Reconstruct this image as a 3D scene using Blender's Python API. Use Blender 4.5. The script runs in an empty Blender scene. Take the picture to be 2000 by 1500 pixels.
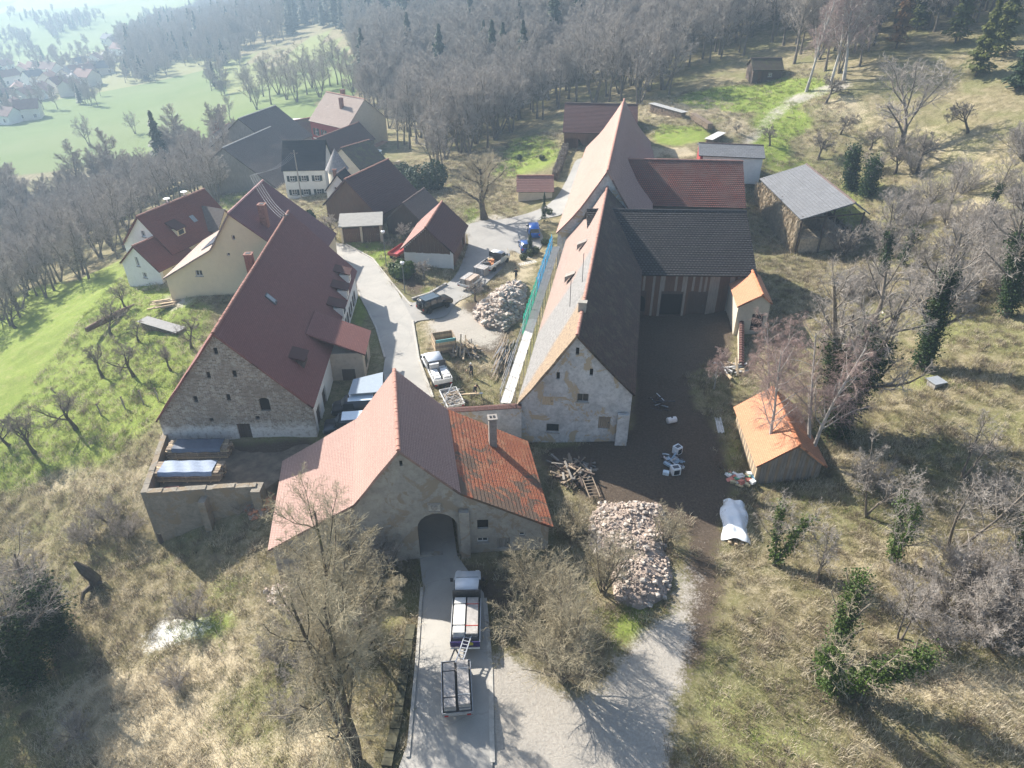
import bpy, bmesh, math, random
import numpy as np
from mathutils import Vector, Matrix
from mathutils.geometry import tessellate_polygon
random.seed(7); rng = np.random.default_rng(7)
R = math.radians
sc = bpy.context.scene
COL = sc.collection
# ------------------------------------------------------------------ camera
CZ = 42.0; PITCH = 33.0; FPX = 1390.0
cd = bpy.data.cameras.new('camera'); cam = bpy.data.objects.new('camera', cd); COL.objects.link(cam)
cd.sensor_width = 36.0; cd.lens = FPX / 2000 * 36; cd.clip_start = .5; cd.clip_end = 9000
cam.location = (0, 0, CZ); cam.rotation_euler = (R(90 - PITCH), 0, 0)
sc.camera = cam
# ------------------------------------------------------------------ world, sun, exposure
SUN_EL = 32.5; SUN_H = (-.76, .65)
w = bpy.data.worlds.new('World'); sc.world = w; w.use_nodes = True
nt = w.node_tree
bg = nt.nodes['Background']; sky = nt.nodes.new('ShaderNodeTexSky'); sky.sky_type = 'NISHITA'; sky.sun_disc = False
sky.sun_elevation = R(SUN_EL); sky.sun_rotation = math.atan2(SUN_H[0], SUN_H[1])
sky.air_density = 1.0; sky.dust_density = 1.5; sky.ozone_density = 1.2
bg.inputs[1].default_value = .085
nt.links.new(sky.outputs[0], bg.inputs[0])
sd = bpy.data.lights.new('sun', 'SUN'); sun = bpy.data.objects.new('sun', sd); COL.objects.link(sun)
sd.energy = 5.0; sd.angle = R(.53); sd.color = (1, .945, .86)
ce = math.cos(R(SUN_EL)); SUNV = Vector((SUN_H[0] * ce, SUN_H[1] * ce, math.sin(R(SUN_EL)))).normalized()
sun.rotation_euler = (-SUNV).to_track_quat('-Z', 'Y').to_euler(); sun.location = (-100, 90, 120)
vs = sc.view_settings
sc.display_settings.display_device = 'sRGB'
vs.view_transform = 'Standard'; vs.look = 'None'; vs.gamma = 1.0; vs.use_curve_mapping = False
vs.exposure = 1.32
cy = sc.cycles
cy.max_bounces = 4; cy.diffuse_bounces = 2; cy.glossy_bounces = 2; cy.transmission_bounces = 2; cy.transparent_max_bounces = 6; cy.volume_bounces = 0
cy.use_denoising = True; cy.denoiser = 'OPENIMAGEDENOISE'; cy.denoising_input_passes = 'RGB_ALBEDO_NORMAL'; cy.use_adaptive_sampling = True; cy.adaptive_threshold = .02
cy.sample_clamp_indirect = 6; cy.caustics_reflective = False; cy.caustics_refractive = False

# ------------------------------------------------------------------ pixel <-> world
_c, _s = math.cos(R(PITCH)), math.sin(R(PITCH))
def ray(px, py):
    xc = (px - 1000) / FPX; yc = (750 - py) / FPX
    return np.array([xc, _c + yc * _s, -_s + yc * _c])
def P(px, py, z=0.0):
    d = ray(px, py); t = (z - CZ) / d[2]
    return Vector((d[0] * t, d[1] * t, z))
def proj(x, y, z):
    dz = z - CZ; zc = np.maximum(y * _c - dz * _s, .1); yc = y * _s + dz * _c
    return 1000 + FPX * x / zc, 750 - FPX * yc / zc
# ------------------------------------------------------------------ terrain height (thin plate spline through control points)
CP = [(-6,8,-2),(10,8,-1),(0,20,-.5),(10,20,-.3),(-4,30,0),(6,30,0),(0,40,0),(8,40,.2),(-5,50,0),(-12,52,0),(-10,60,0),(0,60,0),(-10,75,0),(0,75,0),(-14,90,0),(0,92,0),(3,107,0),(-5,116,0),(-20,75,0),(-20,60,0),(-20,90,0),
 (-28,103,0),(-30,75,-.6),(-33,55,-.9),(-27,52,-.6),(-24,48,-1.4),(-31.3,46,-4.6),(-22.5,46.3,-2),(-19.5,40,-3),(-19.5,50,-1),(-12,35,-1.6),(-10,25,-1.3),(-15,30,-2.8),(-25,34,-5),(-25,24,-5.5),(-37,28,-8.5),(-51,50,-9.5),(-42,40,-7.5),
 (-40,62,-2.6),(-45,72,-3),(-60,75,-8),(-60,60,-8.5),(-44,84,-.8),(-50,88,-2.2),(-52,100,-2),(-64,107,-6),(-81,99,-12),(-100,120,-19),(-90,70,-15),(-126,188,-26),(-190,265,-31),(-250,400,-35),(-512,1008,-38),(-300,200,-34),(-150,120,-28),(-120,50,-24),
 (-40,120,-1.5),(-40,136,-3),(-37,148,-3.5),(-50,195,-7.5),(-62,165,-8),(-80,190,-15),(-65,138,-7),(-25,150,-3),(-20,130,-1),(-15,175,-3),
 (12,52,1.2),(14,60,1),(14,70,.6),(22,70,.8),(22,53,.6),(23,48,.4),(30,80,1.4),(30,54,1.6),(20,28,.8),(29,22,1.6),(42,45,4),(45,65,5),(34,90,1.0),(38,101,1.0),(41,94,1.0),(47,113,2.2),(48,98,1.8),(55,105,4),(65,88,9),(60,60,9),(80,60,14),(60,30,9),
 (10,125,2),(10,142,4),(20,118,4.5),(30,128,7),(37,129,7.2),(30,150,8.5),(12,165,3.5),(3,165,1.5),(33,164,10),(53,158,13.5),(46,134,8),(60,175,17),(75,150,20),(85,110,18),(110,120,24),(100,200,28),(60,215,20),
 (-20,220,-4),(10,220,6),(30,300,18),(-30,300,0),(-60,260,-8),(-105,350,-16),(-75,330,-10),(-155,426,-22),(0,450,24),(-80,480,4),(120,320,38),(200,250,45),(150,500,48),(0,800,46),(-200,800,-20),(300,700,52),(400,300,52),(300,0,45),(0,-80,-8),(150,0,28),(-200,-50,-34),(200,-200,30),(-200,-200,-30),
 (700,1200,60),(-900,1500,-40),(0,1600,50),(-1200,800,-40),(-1000,300,-40),(-700,0,-38),(900,300,60),(900,-300,50),(-900,-400,-38)]
CP = np.array(CP, float)
def _U(r2): return np.where(r2 > 1e-9, r2 * np.log(np.maximum(r2, 1e-9)), 0.0)
_q = CP[:, :2] / 100.0
_n = len(CP)
_K = _U(((_q[:, None] - _q[None]) ** 2).sum(-1)) + np.eye(_n) * 2e-4
_A = np.zeros((_n + 3, _n + 3)); _A[:_n, :_n] = _K; _A[:_n, _n] = 1; _A[:_n, _n + 1:] = _q; _A[_n, :_n] = 1; _A[_n + 1:, :_n] = _q.T
_W = np.linalg.solve(_A, np.concatenate([CP[:, 2], np.zeros(3)]))
def H(x, y):
    x = np.asarray(x, float); y = np.asarray(y, float); sh = x.shape
    pts = np.stack([x.ravel(), y.ravel()], 1) / 100.0
    out = np.empty(len(pts))
    for i in range(0, len(pts), 20000):
        p = pts[i:i + 20000]
        out[i:i + 20000] = _U(((p[:, None] - _q[None]) ** 2).sum(-1)) @ _W[:_n] + _W[_n] + p @ _W[_n + 1:]
    d = np.hypot(pts[:, 0], pts[:, 1]) * 100
    k = np.clip((d - 900) / 700, 0, 1); tgt = np.where(pts[:, 0] < 0, -40.0, -40 + 90 * np.clip(pts[:, 0] / 4, 0, 1))
    out = out * (1 - k) + tgt * k
    return out.reshape(sh)
def hz(x, y): return float(H(np.array([x]), np.array([y]))[0])
_ts = np.concatenate([np.linspace(18, 260, 1500), np.linspace(260.5, 2600, 2500)])
def G(px, py, dz=0.0):
    "first hit of a pixel's ray with the terrain (raised by dz)"
    d = ray(px, py); d = d / np.linalg.norm(d)
    X = d[0] * _ts; Y = d[1] * _ts; Z = CZ + d[2] * _ts
    b = np.nonzero(Z < H(X, Y) + dz)[0]
    i = b[0] if len(b) else len(_ts) - 1
    return Vector((X[i], Y[i], hz(X[i], Y[i])))
# value noise in numpy
_perm = rng.random((256, 256))
def vnoise(x, y):
    xi = np.floor(x).astype(int); yi = np.floor(y).astype(int); fx = x - xi; fy = y - yi
    fx = fx * fx * (3 - 2 * fx); fy = fy * fy * (3 - 2 * fy)
    a = _perm[xi & 255, yi & 255]; b = _perm[(xi + 1) & 255, yi & 255]; c = _perm[xi & 255, (yi + 1) & 255]; d = _perm[(xi + 1) & 255, (yi + 1) & 255]
    return (a * (1 - fx) + b * fx) * (1 - fy) + (c * (1 - fx) + d * fx) * fy
def fbm(x, y, o=4):
    v = 0; a = .5
    for i in range(o): v = v + a * (vnoise(x + 17.3 * i, y - 9.1 * i) - .5); x = x * 2.03; y = y * 2.03; a *= .5
    return v
# ------------------------------------------------------------------ mesh helpers
def tag(o, label=None, cat=None, group=None, kind=None):
    if label: o['label'] = label
    if cat: o['category'] = cat
    if group: o['group'] = group
    if kind: o['kind'] = kind
    return o
def mesh_obj(name, me, mats=None, parent=None):
    o = bpy.data.objects.new(name, me); COL.objects.link(o)
    if mats is not None and not me.materials:
        for m in (mats if isinstance(mats, (list, tuple)) else [mats]): me.materials.append(m)
    if parent is not None: o.parent = parent
    return o
def thing(name, label, cat, loc=(0, 0, 0), rz=0.0, group=None):
    o = bpy.data.objects.new(name, None); COL.objects.link(o); o.empty_display_size = .3
    o.location = loc; o.rotation_euler = (0, 0, rz)
    return tag(o, label, cat, group)
def copy_tree(o, parent=None):
    c = o.copy(); COL.objects.link(c); c.parent = parent
    for ch in list(o.children): copy_tree(ch, c)
    return c
class MB:
    def __init__(s): s.v = []; s.f = []; s.uv = []; s.mi = []; s.smooth = False
    def vert(s, p): s.v.append(tuple(p)); return len(s.v) - 1
    def face(s, pts, uv=None, m=0):
        i = len(s.v); s.v += [tuple(p) for p in pts]; s.f.append(tuple(range(i, i + len(pts)))); s.uv.append(uv); s.mi.append(m)
    def facei(s, idx, uv=None, m=0): s.f.append(tuple(idx)); s.uv.append(uv); s.mi.append(m)
    def box(s, x0, x1, y0, y1, z0, z1, M=None, m=0, taper=None):
        p = [(x0,y0,z0),(x1,y0,z0),(x1,y1,z0),(x0,y1,z0),(x0,y0,z1),(x1,y0,z1),(x1,y1,z1),(x0,y1,z1)]
        if taper:
            tx, ty = taper; cx, cy = (x0+x1)/2, (y0+y1)/2
            p[4:] = [(cx+(a-cx)*tx, cy+(b-cy)*ty, c) for a, b, c in p[4:]]
        if M is not None: p = [tuple(M @ Vector(q)) for q in p]
        i = len(s.v); s.v += p
        for f in ((0,3,2,1),(4,5,6,7),(0,1,5,4),(1,2,6,5),(2,3,7,6),(3,0,4,7)): s.facei([i+k for k in f], None, m)
        return s
    def bar(s, a, b, w, h=None, m=0, up=(0,0,1)):
        a = Vector(a); b = Vector(b); d = (b - a); L = d.length
        if L < 1e-6: return s
        d /= L; h = h or w; u = Vector(up)
        if abs(d.dot(u)) > .98: u = Vector((1, 0, 0))
        sx = d.cross(u).normalized(); sz = sx.cross(d)
        M = Matrix(((sx.x, d.x, sz.x, a.x), (sx.y, d.y, sz.y, a.y), (sx.z, d.z, sz.z, a.z), (0,0,0,1)))
        return s.box(-w/2, w/2, 0, L, -h/2, h/2, M, m)
    def tube(s, pts, rad, n=8, m=0, cap=True):
        pts = [Vector(p) for p in pts]; rad = rad if isinstance(rad, (list, tuple)) else [rad] * len(pts)
        rings = []
        for k, p in enumerate(pts):
            d = (pts[min(k+1, len(pts)-1)] - pts[max(k-1, 0)]).normalized()
            u = Vector((0,0,1)) if abs(d.z) < .95 else Vector((1,0,0))
            a = d.cross(u).normalized(); b = d.cross(a)
            i = len(s.v)
            s.v += [tuple(p + (a*math.cos(t) + b*math.sin(t)) * rad[k]) for t in [2*math.pi*j/n for j in range(n)]]
            rings.append(i)
        for k in range(len(rings)-1):
            for j in range(n):
                s.facei([rings[k]+j, rings[k]+(j+1) % n, rings[k+1]+(j+1) % n, rings[k+1]+j], None, m)
        if cap:
            s.facei([rings[0]+j for j in range(n)], None, m); s.facei([rings[-1]+j for j in reversed(range(n))], None, m)
        return s
    def lathe(s, prof, n=16, c=(0,0,0), m=0, axis='z'):
        i = len(s.v)
        for r, z in prof:
            for j in range(n):
                t = 2*math.pi*j/n; q = (r*math.cos(t), r*math.sin(t), z)
                if axis == 'y': q = (q[0], q[2], q[1])
                if axis == 'x': q = (q[2], q[0], q[1])
                s.v.append((q[0]+c[0], q[1]+c[1], q[2]+c[2]))
        for k in range(len(prof)-1):
            for j in range(n): s.facei([i+k*n+j, i+k*n+(j+1) % n, i+(k+1)*n+(j+1) % n, i+(k+1)*n+j], None, m)
        s.facei([i+j for j in range(n)], None, m); s.facei([i+(len(prof)-1)*n+j for j in range(n)], None, m)
        return s
    def prism(s, poly, y0, y1, m=0, inset=None):
        "polygon in (x,z) extruded along y"
        n = len(poly); i = len(s.v)
        s.v += [(x, y0, z) for x, z in poly] + [(x, y1, z) for x, z in poly]
        s.facei([i+k for k in range(n)], None, m); s.facei([i+n+k for k in reversed(range(n))], None, m)
        for k in range(n): s.facei([i+(k+1) % n, i+k, i+n+k, i+n+(k+1) % n], None, m)
        return s
    def mesh(s, name='m', smooth=False, fix=True):
        me = bpy.data.meshes.new(name); me.from_pydata(s.v, [], s.f)
        if any(u is not None for u in s.uv):
            L = me.uv_layers.new(name='UVMap'); k = 0
            for fi, f in enumerate(s.f):
                for c in range(len(f)):
                    if s.uv[fi] is not None: L.data[k].uv = s.uv[fi][c]
                    k += 1
        if any(s.mi): me.polygons.foreach_set('material_index', s.mi)
        if smooth: me.polygons.foreach_set('use_smooth', [True] * len(s.f))
        if fix:
            b = bmesh.new(); b.from_mesh(me); bmesh.ops.recalc_face_normals(b, faces=b.faces); b.to_mesh(me); b.free()
        me.update(); return me
    def build(s, name, mats, parent=None, smooth=False, fix=True): return mesh_obj(name, s.mesh(name, smooth, fix), mats, parent)
# ------------------------------------------------------------------ material helpers
def newmat(name):
    m = bpy.data.materials.new(name); m.use_nodes = True; t = m.node_tree
    return m, t, t.nodes['Principled BSDF']
def N(t, kind, **kw):
    n = t.nodes.new(kind)
    for k, v in kw.items():
        if k.startswith('i_'):
            key = k[2:]; key = int(key) if key.isdigit() else key.replace('_', ' ')
            n.inputs[key].default_value = v
        else: setattr(n, k, v)
    return n
def rgba(c): return (c[0], c[1], c[2], 1)
def ramp(t, fac, stops):
    r = t.nodes.new('ShaderNodeValToRGB'); cr = r.color_ramp
    while len(cr.elements) < len(stops): cr.elements.new(.5)
    for e, (p, c) in zip(cr.elements, stops): e.position = p; e.color = rgba(c)
    t.links.new(fac, r.inputs[0]); return r.outputs[0]
def mixc(t, fac, a, b, mode='MIX'):
    n = t.nodes.new('ShaderNodeMix'); n.data_type = 'RGBA'; n.blend_type = mode; n.clamp_factor = True
    for sock, val in ((n.inputs[0], fac), (n.inputs[6], a), (n.inputs[7], b)):
        if hasattr(val, 'links'): t.links.new(val, sock)
        elif isinstance(val, (int, float)): sock.default_value = val
        else: sock.default_value = rgba(val)
    return n.outputs[2]
def math_(t, op, a, b=None, c=None):
    n = t.nodes.new('ShaderNodeMath'); n.operation = op
    for k, v in enumerate((a, b, c)):
        if v is None: continue
        if hasattr(v, 'links'): t.links.new(v, n.inputs[k])
        else: n.inputs[k].default_value = v
    return n.outputs[0]
def coords(t, kind='Object'):
    if kind == 'World': return t.nodes.new('ShaderNodeNewGeometry').outputs['Position']
    return t.nodes.new('ShaderNodeTexCoord').outputs[kind]
def noise(t, co, scale, detail=5, rough=.6, dist=0):
    n = N(t, 'ShaderNodeTexNoise'); n.inputs['Scale'].default_value = scale; n.inputs['Detail'].default_value = min(detail, 5)
    n.inputs['Roughness'].default_value = rough; n.inputs['Distortion'].default_value = dist
    t.links.new(co, n.inputs['Vector']); return n.outputs[0]
def bump(t, b, h, strength=.4, dist=.05):
    n = t.nodes.new('ShaderNodeBump'); n.inputs['Strength'].default_value = strength; n.inputs['Distance'].default_value = dist
    t.links.new(h, n.inputs['Height']); t.links.new(n.outputs[0], b.inputs['Normal']); return n
_mc = {}
def plain(name, col, rough=.7, var=.18, scale=3.0, metal=0.0, bmp=.0, co='Object', spec=.3):
    if name in _mc: return _mc[name]
    m, t, b = newmat(name); b.inputs['Roughness'].default_value = rough; b.inputs['Metallic'].default_value = metal
    b.inputs['Specular IOR Level'].default_value = spec
    c = coords(t, co); n = noise(t, c, scale, 6, .65)
    lo = tuple(x * (1 - var) for x in col); hi = tuple(min(1, x * (1 + var)) for x in col)
    t.links.new(ramp(t, n, [(.3, lo), (.7, hi)]), b.inputs['Base Color'])
    if bmp: bump(t, b, noise(t, c, scale * 6, 4), bmp, .03)
    _mc[name] = m; return m
def tiles(name, c1, c2, dark, tw=.19, th=.17, weather=.5, lichen=None, gap=.018, wscale=.35, extra=None, bstr=.5):
    "clay tile roof on UV metres"
    m, t, b = newmat(name); uv = coords(t, 'UV'); b.inputs['Roughness'].default_value = .82; b.inputs['Specular IOR Level'].default_value = .25
    br = N(t, 'ShaderNodeTexBrick'); t.links.new(uv, br.inputs['Vector'])
    br.inputs['Color1'].default_value = rgba(c1); br.inputs['Color2'].default_value = rgba(c2); br.inputs['Mortar'].default_value = rgba(tuple(x * .35 for x in dark))
    br.inputs['Scale'].default_value = 1; br.inputs['Mortar Size'].default_value = gap; br.inputs['Mortar Smooth'].default_value = .3; br.inputs['Brick Width'].default_value = tw; br.inputs['Row Height'].default_value = th; br.inputs['Bias'].default_value = -.1
    br.offset = .5
    n1 = noise(t, uv, wscale, 8, .62, .4); n2 = noise(t, uv, 2.2, 6, .7); n3 = noise(t, uv, 9.0, 3, .6)
    col = mixc(t, math_(t, 'MULTIPLY', ramp(t, n1, [(.42, (0,0,0)), (.68, (1,1,1))]), weather), br.outputs[0], dark)
    col = mixc(t, ramp(t, n2, [(.35, (0,0,0)), (.75, (.45,.45,.45))]), col, tuple(x * .55 for x in c1))
    col = mixc(t, ramp(t, n3, [(.62, (0,0,0)), (.72, (.6,.6,.6))]), col, tuple(min(1, x * 1.45 + .03) for x in c2))
    if lichen:
        n4 = noise(t, uv, .8, 9, .75, .3); col = mixc(t, ramp(t, n4, [(.5, (0,0,0)), (.66, (.85,.85,.85))]), col, lichen)
    if extra: col = extra(t, uv, col)
    t.links.new(col, b.inputs['Base Color'])
    h = math_(t, 'ADD', math_(t, 'MULTIPLY', br.outputs[1], -1.0), math_(t, 'MULTIPLY', n3, .6))
    bump(t, b, h, bstr, .03)
    return m
def plaster(name, base, stain, bare=None, amt=.5, scale=.5, brick=False):
    m, t, b = newmat(name); c = coords(t, 'Object'); b.inputs['Roughness'].default_value = .9; b.inputs['Specular IOR Level'].default_value = .15
    n1 = noise(t, c, scale, 9, .68, .5); n2 = noise(t, c, scale * 5, 7, .7); n3 = noise(t, c, 14, 4, .6)
    col = mixc(t, math_(t, 'MULTIPLY', ramp(t, n1, [(.38, (0,0,0)), (.66, (1,1,1))]), amt), base, stain)
    col = mixc(t, math_(t, 'MULTIPLY', ramp(t, n2, [(.45, (0,0,0)), (.7, (1,1,1))]), amt * .7), col, tuple(x * .62 for x in stain))
    h = n3
    if bare:
        mp = N(t, 'ShaderNodeMapping'); mp.inputs['Location'].default_value = (31, 7, 3); t.links.new(c, mp.inputs[0])
        n4 = noise(t, mp.outputs[0], scale * .8, 9, .7, .8); f = ramp(t, n4, [(.53, (0,0,0)), (.57, (1,1,1))]); col = mixc(t, f, col, bare)
        h = math_(t, 'SUBTRACT', n3, math_(t, 'MULTIPLY', f, .8))
    t.links.new(col, b.inputs['Base Color']); bump(t, b, h, .5, .04)
    return m
def wood(name, col, var=.35, board=.2, rough=.85):
    m, t, b = newmat(name); c = coords(t, 'Object'); b.inputs['Roughness'].default_value = rough; b.inputs['Specular IOR Level'].default_value = .2
    mp = N(t, 'ShaderNodeMapping'); mp.inputs['Scale'].default_value = (8, 8, .7); t.links.new(c, mp.inputs[0])
    n = noise(t, mp.outputs[0], 1.2, 8, .7, .2); n2 = noise(t, c, .7, 5)
    cc = ramp(t, n, [(.3, tuple(x * (1 - var) for x in col)), (.7, tuple(min(1, x * (1 + var)) for x in col))])
    cc = mixc(t, ramp(t, n2, [(.4, (0,0,0)), (.75, (.6,.6,.6))]), cc, tuple(x * .5 + .05 for x in col))
    t.links.new(cc, b.inputs['Base Color']); bump(t, b, n, .5, .02); return m
# ------------------------------------------------------------------ materials
M = {}
M['glass'] = plain('dark_window_glass', (.025, .03, .035), .12, .3, 2, spec=.6)
M['black'] = plain('black_paint', (.02, .02, .022), .5)
M['shade_fill'] = plain('opening_shade_fill', (.02, .018, .016), .95)  # near-black fill painted to stand for the shaded inside of openings
M['frame_w'] = plain('white_window_frame', (.72, .72, .69), .6, .1)
M['stone'] = plain('grey_sill_stone', (.34, .32, .29), .9, .25, 4, bmp=.4)
M['metal'] = plain('galvanised_steel', (.46, .47, .48), .42, .2, 5, metal=.75)
M['dkmetal'] = plain('dark_steel', (.09, .09, .095), .5, .3, 5, metal=.4)
M['plank'] = wood('weathered_plank', (.30, .235, .17))
M['plank_grey'] = wood('grey_weathered_board', (.27, .245, .215))
M['plank_dark'] = wood('dark_barn_board', (.085, .062, .05))
M['plank_brown'] = wood('brown_barn_board', (.13, .075, .05))
M['plank_pale'] = wood('pale_new_board', (.52, .40, .26))  # pale tone for fresh boards
M['beige'] = plaster('beige_render', (.56, .50, .40), (.42, .37, .29), amt=.35)
M['cream'] = plaster('cream_render', (.70, .60, .40), (.58, .50, .35), amt=.2, scale=.25)
M['white'] = plaster('white_render', (.74, .73, .69), (.58, .57, .52), amt=.25, scale=.3)
M['grey_plaster'] = plaster('grey_gate_plaster', (.40, .37, .32), (.25, .235, .21), bare=(.30, .25, .19), amt=.6)
M['old_plaster'] = plaster('flaking_pale_plaster', (.60, .585, .56), (.36, .35, .345), bare=(.45, .36, .25), amt=.75, scale=.6)
def stone_wall():
    m, t, b = newmat('rubble_stone_barn_wall'); c = coords(t, 'Object'); b.inputs['Roughness'].default_value = .92
    mp = N(t, 'ShaderNodeMapping'); mp.inputs['Rotation'].default_value = (R(90), 0, 0); t.links.new(c, mp.inputs[0])
    br = N(t, 'ShaderNodeTexBrick'); t.links.new(mp.outputs[0], br.inputs['Vector']); br.inputs['Scale'].default_value = 1
    br.inputs['Brick Width'].default_value = .42; br.inputs['Row Height'].default_value = .16; br.inputs['Mortar Size'].default_value = .02; br.inputs['Mortar Smooth'].default_value = .6
    br.inputs['Color1'].default_value = rgba((.33, .265, .20)); br.inputs['Color2'].default_value = rgba((.15, .12, .095)); br.inputs['Mortar'].default_value = rgba((.50, .46, .40))
    n1 = noise(t, c, .45, 9, .7, .6); n2 = noise(t, c, 2.4, 8, .75); n3 = noise(t, c, 11, 4)
    col = mixc(t, ramp(t, n2, [(.50, (0,0,0)), (.6, (.8,.8,.8))]), br.outputs[0], (.50, .46, .40))
    col = mixc(t, ramp(t, n1, [(.5, (0,0,0)), (.6, (.65,.65,.65))]), col, (.23, .19, .15))
    sx = N(t, 'ShaderNodeSeparateXYZ'); t.links.new(c, sx.inputs[0])
    low = N(t, 'ShaderNodeMapRange'); t.links.new(math_(t, 'ADD', sx.outputs[2], math_(t, 'MULTIPLY', n1, 3.2)), low.inputs[0]); low.inputs[1].default_value = 3.9; low.inputs[2].default_value = 3.3
    col = mixc(t, math_(t, 'MULTIPLY', low.outputs[0], ramp(t, n2, [(.3, (0,0,0)), (.5, (.9,.9,.9))])), col, (.70, .68, .64))
    t.links.new(col, b.inputs['Base Color']); bump(t, b, math_(t, 'ADD', math_(t, 'MULTIPLY', br.outputs[1], -.6), n3), .7, .05); return m
M['stone_wall'] = stone_wall()
M['red_render'] = plaster('dark_red_render', (.32, .055, .055), (.22, .045, .045), amt=.3)
M['t_gate'] = tiles('gatehouse_clay_tiles', (.44, .285, .235), (.385, .24, .20), (.33, .215, .18), weather=.35)
def annex_extra(t, uv, col):
    n = noise(t, uv, .33, 9, .75, .6); sx = N(t, 'ShaderNodeSeparateXYZ'); t.links.new(uv, sx.inputs[0])
    mr = N(t, 'ShaderNodeMapRange'); t.links.new(sx.outputs[0], mr.inputs[0]); mr.inputs[1].default_value = 12; mr.inputs[2].default_value = 1; mr.inputs[3].default_value = -.12; mr.inputs[4].default_value = .09
    f = ramp(t, math_(t, 'ADD', n, mr.outputs[0]), [(.53, (0,0,0)), (.57, (.9,.9,.9))])
    return mixc(t, f, col, (.115, .085, .06))
M['t_annex'] = tiles('annex_orange_tiles', (.44, .155, .075), (.33, .105, .06), (.22, .09, .055), weather=.3, lichen=(.35, .18, .10), extra=annex_extra)
M['t_barn'] = tiles('barn_brown_red_tiles', (.235, .10, .085), (.20, .082, .072), (.175, .08, .07), weather=.4, wscale=.2, gap=.012, bstr=.3)
M['t_purple'] = tiles('plum_tiles', (.22, .105, .10), (.19, .09, .09), (.17, .09, .09), weather=.4, gap=.012, bstr=.3)
M['t_hue'] = tiles('red_brown_house_tiles', (.25, .075, .05), (.20, .06, .045), (.14, .055, .045), weather=.5)
def old_extra(t, uv, col):
    # u runs along the ridge: lichen-orange end, grey relaid field, pink clay beyond
    sx = N(t, 'ShaderNodeSeparateXYZ'); t.links.new(uv, sx.inputs[0]); n = noise(t, uv, .5, 7, .7); n2 = noise(t, uv, 3.2, 5, .8)
    u = math_(t, 'ADD', sx.outputs[0], math_(t, 'MULTIPLY', n, 2.5)); u = math_(t, 'SUBTRACT', u, math_(t, 'MULTIPLY', sx.outputs[1], .9))
    a = N(t, 'ShaderNodeMapRange'); t.links.new(u, a.inputs[0]); a.inputs[1].default_value = 1.2; a.inputs[2].default_value = 2.6
    b_ = N(t, 'ShaderNodeMapRange'); t.links.new(u, b_.inputs[0]); b_.inputs[1].default_value = 13.5; b_.inputs[2].default_value = 15.5; b_.inputs[3].default_value = 1; b_.inputs[4].default_value = 0
    g = mixc(t, ramp(t, n2, [(.35, (0,0,0)), (.65, (1,1,1))]), (.12, .115, .11), (.27, .26, .25))
    o = mixc(t, ramp(t, n2, [(.35, (0,0,0)), (.65, (1,1,1))]), (.13, .095, .065), (.33, .245, .165))
    c2 = mixc(t, a.outputs[0], o, mixc(t, b_.outputs[0], col, g))
    return c2
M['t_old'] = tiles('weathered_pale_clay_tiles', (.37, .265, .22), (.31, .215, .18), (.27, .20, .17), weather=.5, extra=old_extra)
M['t_olddark'] = tiles('dark_brown_tiles', (.125, .08, .062), (.085, .06, .05), (.055, .045, .04), weather=.6, lichen=(.12, .10, .065))  # darker brown tiles for the long barn's right slope
M['t_tall'] = tiles('pink_clay_tiles', (.47, .305, .25), (.42, .265, .215), (.36, .23, .195), weather=.3)
M['t_redwing'] = tiles('mottled_red_tiles', (.36, .105, .07), (.25, .10, .08), (.17, .115, .095), tw=.3, th=.34, weather=.75, gap=.07, wscale=.3, bstr=.9)
M['t_black'] = tiles('black_concrete_tiles', (.095, .09, .092), (.05, .048, .05), (.06, .055, .055), tw=.42, th=.352, weather=.2, gap=.11, bstr=1.0)
M['t_dkred'] = tiles('dark_red_brown_tiles', (.125, .06, .055), (.10, .05, .05), (.08, .05, .05), tw=.3, th=.34, weather=.4, gap=.03)
M['t_slate'] = tiles('grey_slate_sheets', (.205, .21, .22), (.17, .175, .185), (.14, .14, .145), tw=.6, th=.5, weather=.6, gap=.02)
M['t_slateblack'] = tiles('black_slate', (.035, .037, .045), (.03, .03, .04), (.04, .04, .045), tw=.3, th=.3, weather=.3)
M['t_grey'] = tiles('grey_brown_old_tiles', (.20, .16, .14), (.16, .13, .115), (.13, .11, .10), weather=.5)
M['t_moss'] = tiles('mossy_tiles', (.13, .10, .075), (.10, .08, .06), (.085, .08, .05), weather=.5, lichen=(.12, .13, .045))
M['t_orange'] = tiles('new_orange_tiles', (.60, .29, .165), (.54, .25, .14), (.46, .22, .13), weather=.35, gap=.012)
M['t_pinkred'] = tiles('faded_red_tiles', (.34, .20, .17), (.29, .16, .135), (.25, .12, .10), weather=.4, tw=.3, th=.3)
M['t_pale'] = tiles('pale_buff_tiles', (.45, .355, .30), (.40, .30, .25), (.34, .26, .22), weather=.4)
M['ridge'] = plain('ridge_tile_clay', (.36, .19, .145), .85, .3, 3)
M['ridge_d'] = plain('ridge_tile_dark', (.12, .085, .075), .85, .3, 3)
M['ridge_k'] = plain('ridge_tile_black', (.045, .043, .045), .8, .3, 3)
def raw_mesh(V, F, name, smooth=True):
    me = bpy.data.meshes.new(name); me.vertices.add(len(V)); me.vertices.foreach_set('co', V.ravel().astype(np.float32)); nf, k = F.shape
    me.loops.add(nf*k); me.loops.foreach_set('vertex_index', F.ravel().astype(np.int32)); me.polygons.add(nf); me.polygons.foreach_set('loop_start', np.arange(0, nf*k, k, dtype=np.int32))
    me.polygons.foreach_set('use_smooth', np.full(nf, smooth)); me.update(calc_edges=True); return me
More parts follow.
